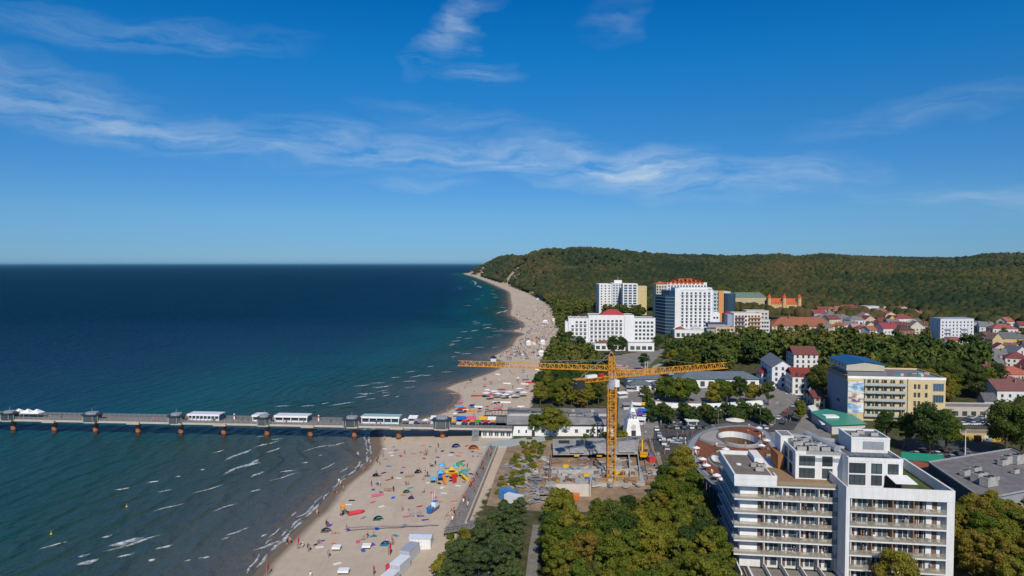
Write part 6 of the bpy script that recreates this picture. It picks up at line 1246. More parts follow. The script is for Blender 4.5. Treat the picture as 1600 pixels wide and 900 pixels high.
for i in range(150):
    px, py = rr.uniform(812 if i > 110 else 858, 1030 if i <= 110 else 870), rr.uniform(709, 762); z = 3.0 if 731 < py < 756 and 858 < px < 1000 else 2.3 if px > 862 else 2.04
    q = P(px, py, z); k = rr.random(); c = rr.choice(MATS); m = MB()
    if k < .4:
        for j in range(4): m.obox((0, .0, .08 + .1 * j), (rr.uniform(2.5, 4), 1.0, .07), rr.uniform(-.06, .06))
        nm, cat = 'board_stack', 'stack'; lab = 'stack of shuttering boards lying in the building pit'
    elif k < .7:
        for j in range(5): m.tube((-2, -.3 + .15 * j, .1 + .02 * (j % 2)), (2, -.3 + .15 * j, .1), .07, 5)
        nm, cat = 'pipe_bundle', 'bundle'; lab = 'bundle of steel bars lying in the building pit'
    else: m.box(-.8, .8, -.6, .6, .12, .9); m.box(-.7, .7, -.5, .5, 0, .12); m.box(-.86, .86, -.66, .66, .9, 1.0); nm, cat = 'material_crate', 'crate'; lab = 'crate of building material standing in the building pit'
    tag(m.build(nm, M_PLASTER, color=c, loc=(q.x, q.y, z), rot=rr.uniform(0, 3.1)), lab, cat, cat + ' pieces of the building pit')
for i, (px, py, l) in enumerate([(901, 713, 'yellow formwork prop left of the mast'), (915, 712, 'yellow formwork prop halfway to the mast'), (936, 713, 'yellow formwork prop nearest to the mast'), (966, 741, 'yellow tool box right of the mast'), (884, 730, 'yellow tool box at the left of the lower slab'), (916, 744, 'yellow frame on the lower slab')]):
    q = P(px, py, 3); m = MB(); m.box(-.9, .9, -.6, .6, .1, .8); m.box(-.8, -.6, -.5, .5, 0, .1); m.box(.6, .8, -.5, .5, 0, .1); m.box(-.95, .95, -.65, .65, .8, .9); tag(m.build('site_box', M_PAINT, color=(.7, .42, .02), loc=(q.x, q.y, 3)), l, 'site box')
def excavator(px, py, rot, label):
    q = P(px, py, 2.6); t = thing('excavator', label, 'excavator', (q.x, q.y, 2.6), rot); yl = (.65, .33, .01)
    for y in (-1.2, .7): m = MB(); m.prism([(-1.9, 0), (1.9, 0), (2.2, .45), (1.9, .9), (-1.9, .9), (-2.2, .45)], 0, .5); m.v = [(a, y + c, b_) for a, b_, c in m.v]; m.build('track', M_TYRE, t)
    m = MB(); m.box(-2.3, 1.5, -1.3, 1.3, 1.0, 2.1); m.box(-2.5, -1.2, -1.3, 1.3, 2.1, 2.6); m.build('body', M_PAINT, t, color=yl); m = MB(); m.box(.2, 1.6, -1.25, -.1, 2.1, 3.3); cab = m.build('cab', M_GLASS, t)
    m = MB(); m.box(.15, 1.65, -1.3, -.05, 3.3, 3.4); m.build('cab_roof', M_PAINT, cab, color=yl); m = MB(); m.tube((1.4, .5, 2), (4.0, .5, 5.2), .33, 6, .28); m.tube((4.0, .5, 5.2), (6.0, .5, 4.6), .28, 6, .25); m.build('boom', M_PAINT, t, color=yl); m = MB(); m.tube((6.0, .5, 4.6), (6.4, .5, 2.0), .25, 6, .18); m.build('dipper_arm', M_DARK, t); m = MB(); m.prism([(6.0, 0), (6.9, .1), (6.8, 1.2), (6.2, 1.2)], 0, 1.2); m.v = [(a, c - .1, b_ + .9) for a, b_, c in m.v]; m.build('bucket', M_DARK, t)
excavator(1006, 716, R(80), 'yellow excavator with raised black arm at the right side of the pit')
def container(x, y, z, rot, size, col, label, roofc=None, group=None, door=True):
    L, w, h = size; t = thing('container', label, 'container', (x, y, z), rot, group); m = MB(); m.box(-w / 2, w / 2, 0, L, .12, h); m.build('body', M_PAINT, t, color=col); MB().box(-w / 2 - .05, w / 2 + .05, -.05, L + .05, h + .003, h + .12).build('roof', M_PAINT, t, color=roofc or tuple(min(.8, c * 1.1) for c in col))
    s = MB()
    for i in range(int(L / .6)):
        for sx in (-1, 1): s.box(sx * w / 2 - .03, sx * w / 2 + .03, .2 + i * .6, .42 + i * .6, .2, h - .1)
    s.build('side_ribs', M_PAINT, t, color=tuple(c * .85 for c in col)); MB().box(-w / 2 + .05, w / 2 - .05, .05, L - .05, 0, .12).build('base_frame', M_DARK, t)
    if door:
        for a in (-w / 2 + .1, .03): d = MB().box(a, a + w / 2 - .14, -.05, -.002, .25, h - .15).build('door', M_PAINT, t, color=tuple(c * .9 for c in col)); MB().box(a + .3, a + .36, -.1, -.05, .35, h - .3).build('bolt', M_RAILGREY, d)
for i, (px, py, c, rz, l) in enumerate([(806, 782, (.05, .18, .42), 60, 'blue site container at the left front of the pit'), (815, 790, (.6, .62, .64), 60, 'white site container beside the blue one'), (1020, 726, (.5, .05, .04), 10, 'small red silo container right of the excavator'), (905, 781, (.6, .15, .03), 80, 'orange red skip in front of the pale wall')]):
    q = P(px, py); container(q.x, q.y, 2.05, R(rz), (5, 2.4, 2.5) if i < 2 else (2.6, 2.2, 2.2 if i == 2 else 1.5), c, l)
for i in range(46):
    px, py = rr.uniform(788, 862), rr.uniform(722, 792); q = P(px, py); m = MB()
    for j in range(5): m.obox((rr.uniform(-.5, .5), rr.uniform(-.4, .4), .1 + .13 * j), (rr.uniform(2, 5.5), rr.uniform(.3, 1.6), .14), rr.uniform(-.4, .4))
    tag(m.build('rubble_pile', M_PLASTER, color=rr.choice([(.3, .3, .3), (.42, .4, .37), (.22, .22, .23), (.35, .3, .25)]), loc=(q.x, q.y, 2.05), rot=rr.uniform(0, 3)), 'heap of grey slabs and planks left of the building pit', 'rubble heap', 'heaps left of the building pit')
for i in range(70):
    t_ = rr.random(); px, py = 800 + (845 - 800) * t_ + rr.uniform(-16, 22) - 10, 770 - 80 * t_ + rr.uniform(-6, 6); p = P(px, py); tree('bush', p.x, p.y, 2, rr.uniform(.5, .9), 'scrubby bush on the bank between the sand and the building pit', 'bushes of the bank')
# site fence along the street
wall_between((1042, 770), (1012, 690), 2, 4, .08, 'site_fence', 'grey site fence between the excavator strip and the street', 'fence', M_NET)
# ------------------------------------------------------------------ people
def person_meshes():
    S, Cc, H = 0, 1, 2
    base = {'pelvis': (0, 0, .93, .15, Cc), 'spine': (0, 0, 1.13, .135, Cc), 'chest': (0, 0, 1.34, .155, Cc), 'neck': (0, 0, 1.49, .06, S), 'head': (0, -.02, 1.6, .10, S), 'crown': (0, .015, 1.70, .10, H)}
    def limb(pts, sx):
        n = ['sh', 'el', 'wr', 'ha', 'hip', 'kn', 'an', 'to']; r = [.065, .048, .036, .045, .095, .06, .045, .045]; c = [Cc, S, S, S, Cc, S, S, H]
        return {k + sx: (*p, q, m) for k, p, q, m in zip(n, pts, r, c)}
    poses = {
        'standing': ([(-.18, 0, 1.42), (-.25, .02, 1.15), (-.26, -.06, .91), (-.25, -.09, .82), (-.1, 0, .86), (-.11, -.02, .48), (-.12, .02, .08), (-.13, -.14, .04)], [(.18, 0, 1.42), (.26, .02, 1.15), (.2, -.16, 1.0), (.16, -.24, 1.02), (.1, 0, .86), (.12, -.02, .48), (.13, .02, .08), (.14, -.14, .04)], None),
        'walking': ([(-.18, 0, 1.42), (-.24, .1, 1.16), (-.24, .08, .92), (-.24, .03, .84), (-.1, 0, .86), (-.11, -.22, .5), (-.11, -.3, .1), (-.12, -.45, .06)], [(.18, 0, 1.42), (.24, -.08, 1.16), (.23, -.2, .95), (.22, -.25, .88), (.1, 0, .86), (.11, .04, .46), (.12, .32, .12), (.12, .2, .04)], None),
        'sitting': ([(-.18, .12, .62), (-.25, .25, .36), (-.24, .33, .12), (-.24, .36, .04), (-.1, 0, .12), (-.14, -.42, .42), (-.14, -.62, .07), (-.15, -.76, .05)], [(.18, .12, .62), (.26, -.06, .45), (.2, -.3, .42), (.17, -.38, .42), (.1, 0, .12), (.14, -.42, .4), (.14, -.66, .07), (.15, -.8, .05)], {'pelvis': (0, .02, .14), 'spine': (0, .07, .34), 'chest': (0, .12, .55), 'neck': (0, .1, .7), 'head': (0, .05, .81), 'crown': (0, .09, .9)}),
        'lying': ([(-.18, .42, .13), (-.38, .62, .09), (-.3, .84, .09), (-.22, .9, .12), (-.1, -.06, .12), (-.13, -.46, .1), (-.14, -.84, .07), (-.16, -.97, .1)], [(.18, .42, .13), (.3, .2, .09), (.3, -.02, .07), (.29, -.1, .06), (.1, -.06, .12), (.12, -.44, .22), (.13, -.8, .07), (.14, -.92, .12)], {'pelvis': (0, 0, .13), 'spine': (0, .2, .13), 'chest': (0, .4, .14), 'neck': (0, .54, .13), 'head': (0, .66, .14), 'crown': (0, .75, .16)})}
    edges = [('pelvis', 'spine'), ('spine', 'chest'), ('chest', 'neck'), ('neck', 'head'), ('head', 'crown')]
    for s in 'LR': edges += [('chest', 'sh' + s), ('sh' + s, 'el' + s), ('el' + s, 'wr' + s), ('wr' + s, 'ha' + s), ('pelvis', 'hip' + s), ('hip' + s, 'kn' + s), ('kn' + s, 'an' + s), ('an' + s, 'to' + s)]
    tmp = []
    for pose, (l, r, tr) in poses.items():
        J = {k: ((*tr[k], *v[3:]) if tr else v) for k, v in base.items()}; J.update(limb(l, 'L')); J.update(limb(r, 'R')); ks = list(J)
        for swim in (0, 1):
            me_ = bpy.data.meshes.new('skeleton'); me_.from_pydata([J[k][:3] for k in ks], [(ks.index(a), ks.index(b)) for a, b in edges], []); o = bpy.data.objects.new('skeleton', me_); COL.objects.link(o); md = o.modifiers.new('s', 'SKIN'); md.use_smooth_shade = True
            for i, k in enumerate(ks): me_.skin_vertices[0].data[i].radius = (J[k][3],) * 2; me_.skin_vertices[0].data[i].use_root = (k == 'pelvis')
            tmp.append((pose, swim, o, J, ks))
    dg = bpy.context.evaluated_depsgraph_get(); out = {}
    for pose, swim, o, J, ks in tmp:
        me_ = bpy.data.meshes.new_from_object(o.evaluated_get(dg)); me_.name = 'person'; me_.materials.clear()
        for x in (M_SKIN, M_CLOTH, M_HAIR): me_.materials.append(x)
        for p in me_.polygons:
            k = min(ks, key=lambda q: (Vector(J[q][:3]) - p.center).length - J[q][3] * .6); m = J[k][4]
            if swim and k in ('spine', 'chest') or swim and k.startswith('sh'): m = 0
            p.material_index = m
        out[(pose, swim)] = me_; old = o.data; bpy.data.objects.remove(o); bpy.data.meshes.remove(old)
    return out
PM = person_meshes(); NPER = 0
CW = ['black', 'navy', 'grey', 'white', 'black', 'navy', 'blue', 'red', 'pink', 'teal']
def person(x, y, z, place, grp, pose=None, col=None, swim=False, rot=None):
    global NPER
    NPER += 1; pose = pose or random.choice(['standing', 'walking', 'sitting', 'lying']); col = col or random.choice(CW); me_ = PM[(pose, int(swim))]
    o = put(me_, 'person', None, (x, y, z), random.uniform(0, 6.3) if rot is None else rot, color=COLS[col]); o.scale = (1.08,) * 3
    v = {'standing': 'person standing', 'walking': 'person walking', 'sitting': 'person sitting', 'lying': 'person lying'}[pose]
    lab = '%s in %s %s %s' % (v, col, 'swimwear' if swim else 'clothes', place); return tag(o, lab, 'person', lab.replace('person ', 'people '))
rr = random.Random(31)
def zb(p): return gz(p.x, p.y) + .01
SPOTS4 = [(620, 287), (615, 357), (592, 370), (588, 385), (600, 395), (560, 390), (585, 440), (600, 445), (563, 490), (600, 490), (590, 485), (602, 530), (640, 515), (660, 518), (715, 493), (725, 492), (740, 550), (795, 528), (700, 606), (730, 605), (370, 655), (365, 662), (405, 693), (455, 688), (545, 720), (573, 712), (530, 728), (320, 740), (335, 732), (262, 750), (240, 752), (285, 765), (375, 800), (295, 875), (800, 347), (808, 352), (795, 362), (805, 360), (858, 330), (847, 350), (780, 347), (765, 436), (775, 440), (800, 440), (810, 458), (822, 412), (835, 414), (845, 410), (960, 410), (970, 415), (985, 430), (1010, 375), (1030, 380), (655, 745), (660, 750), (630, 752), (915, 620), (925, 618), (420, 470), (428, 478), (440, 505), (398, 505), (405, 512), (530, 420), (325, 605), (195, 735), (205, 732), (710, 350), (885, 415), (900, 640), (890, 655), (655, 460), (290, 770), (640, 800), (645, 790)]
for (a, b_) in SPOTS4:
    p = P(a / 2.8125 + 380, b_ / 2.8125 + 580, 1.8); z = zb(p)
    person(p.x, p.y, max(z, -.3), 'on the sand on the near side of the pier', '', swim=rr.random() < .5, pose=rr.choice(['standing', 'standing', 'sitting', 'lying', 'walking']))
for _ in range(26):
    t_ = rr.random(); p = P(rr.choice([703, 712, 722, 735, 745, 752]) + rr.uniform(-5, 5), 0 + 824 - 0, 3.1); a, b_ = P(699, 822, 3.1), P(765, 699, 3.1); q = a.lerp(b_, rr.random()); person(q.x + rr.uniform(.5, 1.2), q.y, 3.11, 'along the railing of the boardwalk', '', pose=rr.choice(['standing', 'walking']))
for _ in range(14):
    t_ = rr.random(); a, b_ = P(715, 815, 3.1), P(771, 700, 3.1); q = a.lerp(b_, rr.random()); person(q.x + rr.uniform(-1, 1), q.y, 3.11, 'in the middle of the boardwalk', '', pose='walking')
for _ in range(32):
    q = on_pier(rr.uniform(20, 770), rr.uniform(.8, 2.6)); person(q.x, q.y, PZ + .005, 'on the pier deck', '', pose=rr.choice(['standing', 'walking', 'walking']))
n = 0
while n < 48:
    px, py = rr.uniform(690, 835), rr.uniform(560, 655); p = P(px, py, 2); s_, v_ = float(sdist(np.array([p.x]), np.array([p.y]), COAST)[0]), float(sdist(np.array([p.x]), np.array([p.y]), VEG)[0])
    if s_ < 3 or v_ > -2: continue
    n += 1; person(p.x, p.y, zb(p), 'on the sand just beyond the pier', '', swim=rr.random() < .45)
PLZ = gp([(1010, 690), (1000, 640), (1012, 610), (1030, 640), (1050, 674), (1180, 672), (1240, 650), (1262, 612), (1285, 600), (1270, 640), (1220, 668), (1072, 690), (1080, 740), (1092, 765), (1062, 760), (1045, 720)])
for x, y in scatter(PLZ, 1.6, 77, 2600)[:62]: person(x, y, 2.055, 'on the plaza between the tower and the curved pavilion', '', pose=rr.choice(['standing', 'walking', 'walking']))
for _ in range(24):
    px, py = rr.choice([(1092, 710), (1096, 722), (1104, 732), (1112, 742), (1120, 700), (1128, 706), (1140, 712), (1165, 700), (1188, 684), (1196, 700), (1182, 670), (1170, 672), (1100, 728), (1085, 712), (1200, 720)]); q = P(px + rr.uniform(-4, 4), py + rr.uniform(-3, 3), 9.05); person(q.x, q.y, 9.06, 'on the red brown roof deck', '', pose=rr.choice(['standing', 'walking', 'sitting']), col=rr.choice(['white', 'white', 'pink', 'white', 'grey']))
for i in range(7): q = P(872 + i * 17, 724 + rr.uniform(-6, 26), 3.0); person(q.x, q.y, 3.01, 'working in the building pit', '', pose='standing', col=rr.choice(['yellow', 'orange', 'blue']))

# ------------------------------------------------------------------ things on the sand
def bp(px, py, z=1.9): p = P(px, py, z); return p.x, p.y, gz(p.x, p.y)
def sunbed(px, py, label, wd=4, rot=0):
    x, y, z = bp(px, py); t = thing('lounger_stack', label, 'stack', (x, y, z), rot); MB().box(-wd / 2, wd / 2, -.9, .9, .5, .95).build('mattress_pile', M_WHITE, t); m = MB()
    for a in (-wd / 2 + .2, wd / 2 - .3):
        for b_ in (-.8, .7): m.box(a, a + .1, b_, b_ + .1, 0, .5)
    m.box(-wd / 2, wd / 2, -.9, .9, .42, .5); m.build('frame', M_TIMBER, t)
sunbed(526, 852, 'white pile of beach loungers, left of the pair in the middle of the sand', 2.0); sunbed(573, 852, 'white pile of beach loungers, right of the pair in the middle of the sand', 2.0); sunbed(537, 890, 'white pile of beach loungers nearest to the lower edge of the picture', 2.4)
def popup(px, py, col, label, r=1.3, rot=0):
    x, y, z = bp(px, py); t = thing('beach_tent', label, 'tent', (x, y, z), rot); m = MB(); n = 9; k = 5
    vs = [(r * math.cos(math.pi * i / (n - 1)) * (1 - .1 * j), -r * .6 + 1.5 * r * j / (k - 1) * .8, r * .95 * math.sin(math.pi * i / (n - 1)) * (1 - (j / (k - 1)) ** 2 * .8)) for j in range(k) for i in range(n)]
    m.add(vs, [(j * n + i, j * n + i + 1, (j + 1) * n + i + 1, (j + 1) * n + i) for j in range(k - 1) for i in range(n - 1)]); m.build('canopy', M_CLOTH, t, color=col); MB().box(-r * .9, r * .9, -r * .5, r * .6, 0, .03).build('groundsheet', M_CLOTH, t, color=tuple(c * .5 for c in col))
for px, py, c, l, r in [(713, 697, 'blue', 'blue beach tent with a white side near the pier', 1.7), (740, 701, 'orange', 'orange beach tent near the foot of the pier stairs', 1.9), (636, 766, 'teal', 'small teal beach tent in the middle of the sand', 1.2), (592, 807, 'teal', 'flat teal beach tent between loungers and water', 1.5), (604, 848, 'sky blue', 'pale blue beach tent beside the red flag', 1.5), (643, 776, 'purple', 'small purple beach tent left of the boat', 1.0), (654, 735, 'navy', 'dark blue beach tent left of the slides', 1.3), (668, 743, 'white', 'white beach tent left of the slides', 1.3), (588, 737, 'navy', 'dark beach tent near the water line', 1.2), (511, 822, 'grey', 'grey beach tent low on the sand near the water', 1.5)]: popup(px, py, COLS[c], l, r)
def windbreak(px, py, L, col, label, rot, group=None):
    x, y, z = bp(px, py); t = thing('windbreak', label, 'windbreak', (x, y, z), rot, group); m = MB(); n = max(2, int(L / 1.2))
    for i in range(n + 1): m.cyl(L * i / n - L / 2, 0, 0, 1.0, .03, 5)
    m.build('stake', M_TIMBER, t); c = MB(); c.box(-L / 2, L / 2, -.012, .012, .12, .9); c.build('canvas', M_CLOTH, t, color=col)
windbreak(590, 770, 3.5, COLS['pink'], 'pink windbreak low on the sand near the water', R(20)); windbreak(640, 742, 3, (.3, .2, .15), 'brown windbreak in the middle of the sand', R(5)); windbreak(608, 762, 3.2, (.3, .22, .16), 'brown windbreak left of the teal tent', R(0))
q = bp(555, 796); t = thing('rescue_boat', 'red and yellow inflatable rescue boat beside the lifeguard chair', 'boat', (*q[:2], q[2]), R(25)); m = MB()
for y in (-.7, .7): m.tube((-2, y, .45), (1.4, y, .45), .32, 10)
m.tube((1.4, -.7, .45), (2.5, 0, .6), .32, 10, .22); m.tube((1.4, .7, .45), (2.5, 0, .6), .32, 10, .22); m.build('hull_tube', M_PAINT, t, color=(.6, .04, .06)); MB().box(-2, 1.4, -.6, .6, .25, .4).build('floor', M_PAINT, t, color=(.75, .45, .05)); MB().box(-2.2, -1.8, -.25, .25, .4, 1.1).build('outboard_motor', M_DARK, t)
q = bp(536, 797); t = thing('lifeguard_chair', 'orange lifeguard high chair near the water', 'chair', q, R(30)); m = MB()
for x, y in ((-.7, -.7), (.7, -.7), (-.7, .7), (.7, .7)): MB().tube((x, y, 0), (x * .6, y * .6, 2.1), .07, 6).build('leg', M_TIMBER, t)
MB().box(-.65, .65, -.6, .6, 2.1, 2.25).build('seat', M_PAINT, t, color=(.7, .3, .03)); m = MB(); m.box(-.6, .6, .5, .6, 2.25, 3.1); m.build('backrest', M_PAINT, t, color=(.7, .3, .03)); m = MB()
for sx in (-.6, .52): m.box(sx, sx + .08, -.5, .5, 2.5, 2.58)
m.build('armrest', M_TIMBER, t)
def flag(px, py, h, col, label, blade=True):
    x, y, z = bp(px, py); t = thing('flag', label, 'flag', (x, y, z), R(62)); MB().cyl(0, 0, 0, h, .04, 6).build('pole', M_RAILGREY, t); m = MB(); n = 6; pts = [(.02 + (.6 * math.sin(math.pi * (i + .5) / 7)), .05 * math.sin(i), .6 + (h - .6) * i / n) for i in range(n + 1)]
    for a, b_ in zip(pts, pts[1:]): m.add([(.03, 0, a[2]), (a[0], a[1], a[2]), (b_[0], b_[1], b_[2]), (.03, 0, b_[2]), (.03, .02, a[2]), (a[0], a[1] + .02, a[2]), (b_[0], b_[1] + .02, b_[2]), (.03, .02, b_[2])], [(0, 1, 2, 3), (7, 6, 5, 4)])
    m.build('cloth', M_CLOTH, t, color=col)
flag(609, 867, 3.4, (.65, .02, .05), 'red blade flag beside the pale blue tent'); flag(417, 889, 3.2, (.4, .03, .04), 'dark red flag at the water edge, nearest to the camera'); flag(465, 846, 2.8, (.5, .05, .05), 'red flag at the water edge farther out'); flag(583, 898, 2.6, (.55, .05, .08), 'red flag left of the white containers')
# slides playground
def playground():
    x, y, z = bp(705, 752); t = thing('playground', 'colourful climbing castle with towers and slides on the sand', 'playground', (x, y, z), R(5))
    tw = [(-3.4, 1.2, 'blue', 'sky blue', 3.6), (-3.0, 4.0, 'blue', 'sky blue', 5.0), (.2, 2.4, 'orange', 'yellow', 4.2), (2.6, 4.2, 'green', 'green', 5.2), (1.4, 4.0, 'sky blue', 'sky blue', 4.4), (4.2, 2.2, 'teal', 'teal', 3.4), (-5.6, -.2, 'sky blue', 'sky blue', 2.0)]
    for a, b_, c, r, h in tw:
        MB().box(a - .9, a + .9, b_ - .9, b_ + .9, 1.2, 1.4).build('platform', M_PAINT, t, color=COLS[c]); p = MB()
        for sx in (-.85, .85):
            for sy in (-.85, .85): p.cyl(a + sx, b_ + sy, 0, h - 1, .09, 6)
        p.build('post', M_PAINT, t, color=COLS['yellow']); p = MB(); p.box(a - .9, a + .9, b_ - .92, b_ - .84, 1.4, 2.2); p.box(a + .84, a + .92, b_ - .84, b_ + .9, 1.4, 2.2); p.build('panel', M_PAINT, t, color=COLS[c])
        p = MB(); p.add([(a - 1.1, b_ - 1.1, h - 1), (a + 1.1, b_ - 1.1, h - 1), (a + 1.1, b_ + 1.1, h - 1), (a - 1.1, b_ + 1.1, h - 1), (a, b_, h)], [(0, 1, 4), (1, 2, 4), (2, 3, 4), (3, 0, 4), (3, 2, 1, 0)]); p.build('roof', M_PAINT, t, color=COLS[r])
    for a, b_, dx, dy, c in [(-2.4, .2, .6, -3.2, 'orange'), (.6, 1.4, .3, -3.4, 'red'), (1.4, 1.6, -.2, -3.6, 'red'), (3.2, 1.6, 2.2, -2.6, 'yellow')]:
        s = MB()
        p, q = Vector((a, b_, 1.9)), Vector((a + dx, b_ + dy, .25)); d = (q - p).normalized(); n = d.cross(Vector((0, 0, 1))).normalized() * .45
        s.add([p - n, p + n, q + n, q - n], [(0, 1, 2, 3)]); u = Vector((0, 0, .35))
        s.add([p - n, q - n, q - n + u, p - n + u], [(0, 1, 2, 3)]); s.add([p + n, q + n, q + n + u, p + n + u], [(3, 2, 1, 0)]); s.tube(p, q, .25, 8); s.build('slide', M_PAINT, t, color=COLS[c])
    m = MB(); m.tube((-1.8, 3, 2.1), (2, 3, 2.1), .5, 10); m.build('tunnel', M_PAINT, t, color=COLS['yellow'])
playground()
def boat():
    x, y, z = bp(678, 797); t = thing('fishing_boat', 'small blue fishing boat with a white wheelhouse drawn up on the sand', 'boat', (x, y, z + .25), R(68)); m = MB(); st = [(-2.8, .95, .1), (-1, 1.15, 0), (1, 1.05, 0), (2.2, .6, .1), (3.0, .06, .35)]; vs = []
    for a, w, k in st: vs += [(a, -w, 1.15 + k * .8), (a, -w * .55, k), (a, 0, k - .12), (a, w * .55, k), (a, w, 1.15 + k * .8)]
    fs = [(i * 5 + j, i * 5 + j + 1, i * 5 + j + 6, i * 5 + j + 5) for i in range(4) for j in range(4)] + [(4, 3, 2, 1, 0)]; m.add(vs, fs); m.build('hull', M_PAINT, t, color=(.02, .12, .35)); m = MB(); m.add([(a, s * w * .94, .85 + k * .8) for a, w, k in st for s in (-1, 1)], [(2 * i, 2 * i + 2, 2 * i + 3, 2 * i + 1) for i in range(4)]); m.build('deck', M_PAINT, t, color=(.45, .5, .55))
    MB().box(-.3, 1.0, -.6, .6, .9, 2.3).build('wheelhouse', M_WHITE, t); MB().box(-.4, 1.1, -.68, .68, 2.3, 2.42).build('wheelhouse_roof', M_PAINT, t, color=(.03, .2, .5)); MB().box(-2.4, -1, -.6, .6, .9, 1.3).build('fish_crate', M_PAINT, t, color=(.05, .25, .55))
    for a in (-.2, .9): MB().cyl(a, .3, 2.4, 5.0, .05, 6).build('mast', M_WHITE, t)
    m = MB(); m.box(-2, 2, -.5, -.3, -.35, .1); m.box(-2, 2, .3, .5, -.35, .1); m.build('cradle', M_TIMBER, t)
boat()
x, y, z = bp(649, 806); t = thing('swing_frame', 'grey swing frame standing alone on the sand', 'swing', (x, y, z), R(15)); m = MB()
for a in (-1.4, 1.4): m.tube((a, -1, 0), (a, 0, 2.6), .06, 6); m.tube((a, 1, 0), (a, 0, 2.6), .06, 6)
m.tube((-1.5, 0, 2.6), (1.5, 0, 2.6), .07, 6); m.build('frame', M_RAILGREY, t)
for a in (-.6, .6): s = MB(); s.box(a - .25, a + .25, -.12, .12, .5, .55); s.tube((a - .22, 0, .55), (a - .22, 0, 2.55), .015, 4); s.tube((a + .22, 0, .55), (a + .22, 0, 2.55), .015, 4); s.build('swing_seat', M_DARK, t)
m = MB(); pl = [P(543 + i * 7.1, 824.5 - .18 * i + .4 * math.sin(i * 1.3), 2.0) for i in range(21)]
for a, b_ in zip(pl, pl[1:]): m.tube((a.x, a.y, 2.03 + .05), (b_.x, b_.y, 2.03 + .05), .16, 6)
tag(m.build('rope_barrier', M_DECK), 'thick dark rope laid across the whole width of the sand', 'rope')  # dark tube following a dark line across the sand
# white containers and store tent at the lower edge
x, y, z = bp(656, 858); t = thing('store_tent', 'white store tent with a flat pale roof, largest of the white boxes on the sand', 'tent', (x, y, z), R(-3)); MB().box(-2.6, 2.6, 0, 3.2, 0, 2.6).build('side_panel', M_WHITE, t); m = MB(); m.gable(-2.6, 2.6, 0, 3.2, 2.62, 3.0, 'x', .15, .08); m.build('roof', M_PAINT, t, color=(.55, .6, .66)); s = MB()
for i in range(8): s.box(-2.5 + i * .7, -2.44 + i * .7, -.03, 0, .1, 2.5)
s.build('seam_rib', M_RAILGREY, t)
for px, py, L, c, rc, l in [(632, 877, 5.2, (.5, .53, .58), (.34, .38, .44), 'grey container with a grey roof, middle one of the row on the sand'), (617, 899, 5.0, (.55, .58, .6), (.72, .76, .8), 'white container with a bright white roof on the sand'), (604, 918, 3.4, (.5, .53, .56), (.7, .73, .76), 'white container cut by the lower edge of the picture')]:
    x, y, z = bp(px, py); container(x, y, z, R(-19), (L, 2.5, 2.6), c, l, rc)
x, y, z = bp(606, 893); container(x, y, z, R(-19), (1.0, 1.2, 1.6), (.55, .04, .08), 'small red drinks kiosk box at the side of the white container', door=False)
# bird-coloured rows beyond the pier: big parasols and stalls of the beach bar
for i in range(12):
    px, py = [(718, 638), (722, 642), (760, 618), (766, 622), (772, 616), (778, 620), (784, 614), (790, 622), (796, 618), (806, 622), (812, 614), (818, 620)][i]; x, y, z = bp(px, py); c = ['sky blue', 'red', 'white', 'pink', 'white', 'white', 'red', 'white', 'white', 'grey', 'white', 'white'][i]
    parasol(x, y, z, COLS[c], '%s bar parasol on the sand beyond the pier' % c, '%s bar parasols beyond the pier' % c, big=True)
for px, py, L, c, l in [(748, 616, 8, 'red', 'long red windbreak on the sand beyond the pier'), (784, 628, 9, 'white', 'long white windbreak below the bar parasols'), (735, 640, 6, 'orange', 'orange windbreak just beyond the pier')]: windbreak(px, py, L, COLS[c], l, R(-4))
n = 0
while n < 38:
    px, py = rr.uniform(700, 850), rr.uniform(560, 650); x, y, z = bp(px, py); s_, v_ = float(sdist(np.array([x]), np.array([y]), COAST)[0]), float(sdist(np.array([x]), np.array([y]), VEG)[0])
    if s_ < 5 or v_ > -3: continue
    n += 1; c = rr.choice(['red', 'blue', 'white', 'white', 'white', 'grey', 'navy', 'pink'])
    if n % 2: parasol(x, y, z, COLS[c], 'small %s parasol on the sand between pier and cliff' % c, 'small %s parasols beyond the pier' % c)
    else: windbreak(px, py, rr.uniform(2.5, 4.5), COLS[c], 'short %s windbreak on the sand between pier and cliff' % c, rr.uniform(-.5, .5), 'short %s windbreaks beyond the pier' % c)
# the far crowd on the beach
m = MB(); cm = [COLS[c] for c in ('white', 'red', 'blue', 'navy', 'grey', 'orange', 'teal', 'black')]; MCR = [plain('crowd_cloth', tuple(.55 * q + .45 * (.3 * sum(c) / 3 + .08) for q in c), .8, .1) for c in cm]; n = 0
while n < 420:
    px, py = rr.uniform(760, 880), 474 + 86 * rr.random() ** .8; p = P(px, py, 2); s_, v_ = float(sdist(np.array([p.x]), np.array([p.y]), COAST)[0]), float(sdist(np.array([p.x]), np.array([p.y]), VEG)[0])
    if s_ < 8 or v_ > -5 or (s_ < 40 and rr.random() < .6): continue
    n += 1; z = gz(p.x, p.y); k = rr.randrange(8); q = rr.random()
    if q < .5: m.cyl(p.x, p.y, z, z + 1.0, .2, 6, .26, k); m.cyl(p.x, p.y, z + 1.0, z + 1.4, .28, 6, .2, k); m.sphere((p.x, p.y, z + 1.6), .14, 7, 6, 4)
    elif q < .75: m.cyl(p.x, p.y, z + 1.4, z + 2.0, .95, 8, .05, k); m.cyl(p.x, p.y, z, z + 1.5, .04, 5, m=4)
    else: m.obox((p.x, p.y, z + .45), (rr.uniform(1.5, 3.2), .06, .7), rr.uniform(-.6, .6), k)
tag(m.build('beach_crowd', MCR), kind='stuff')
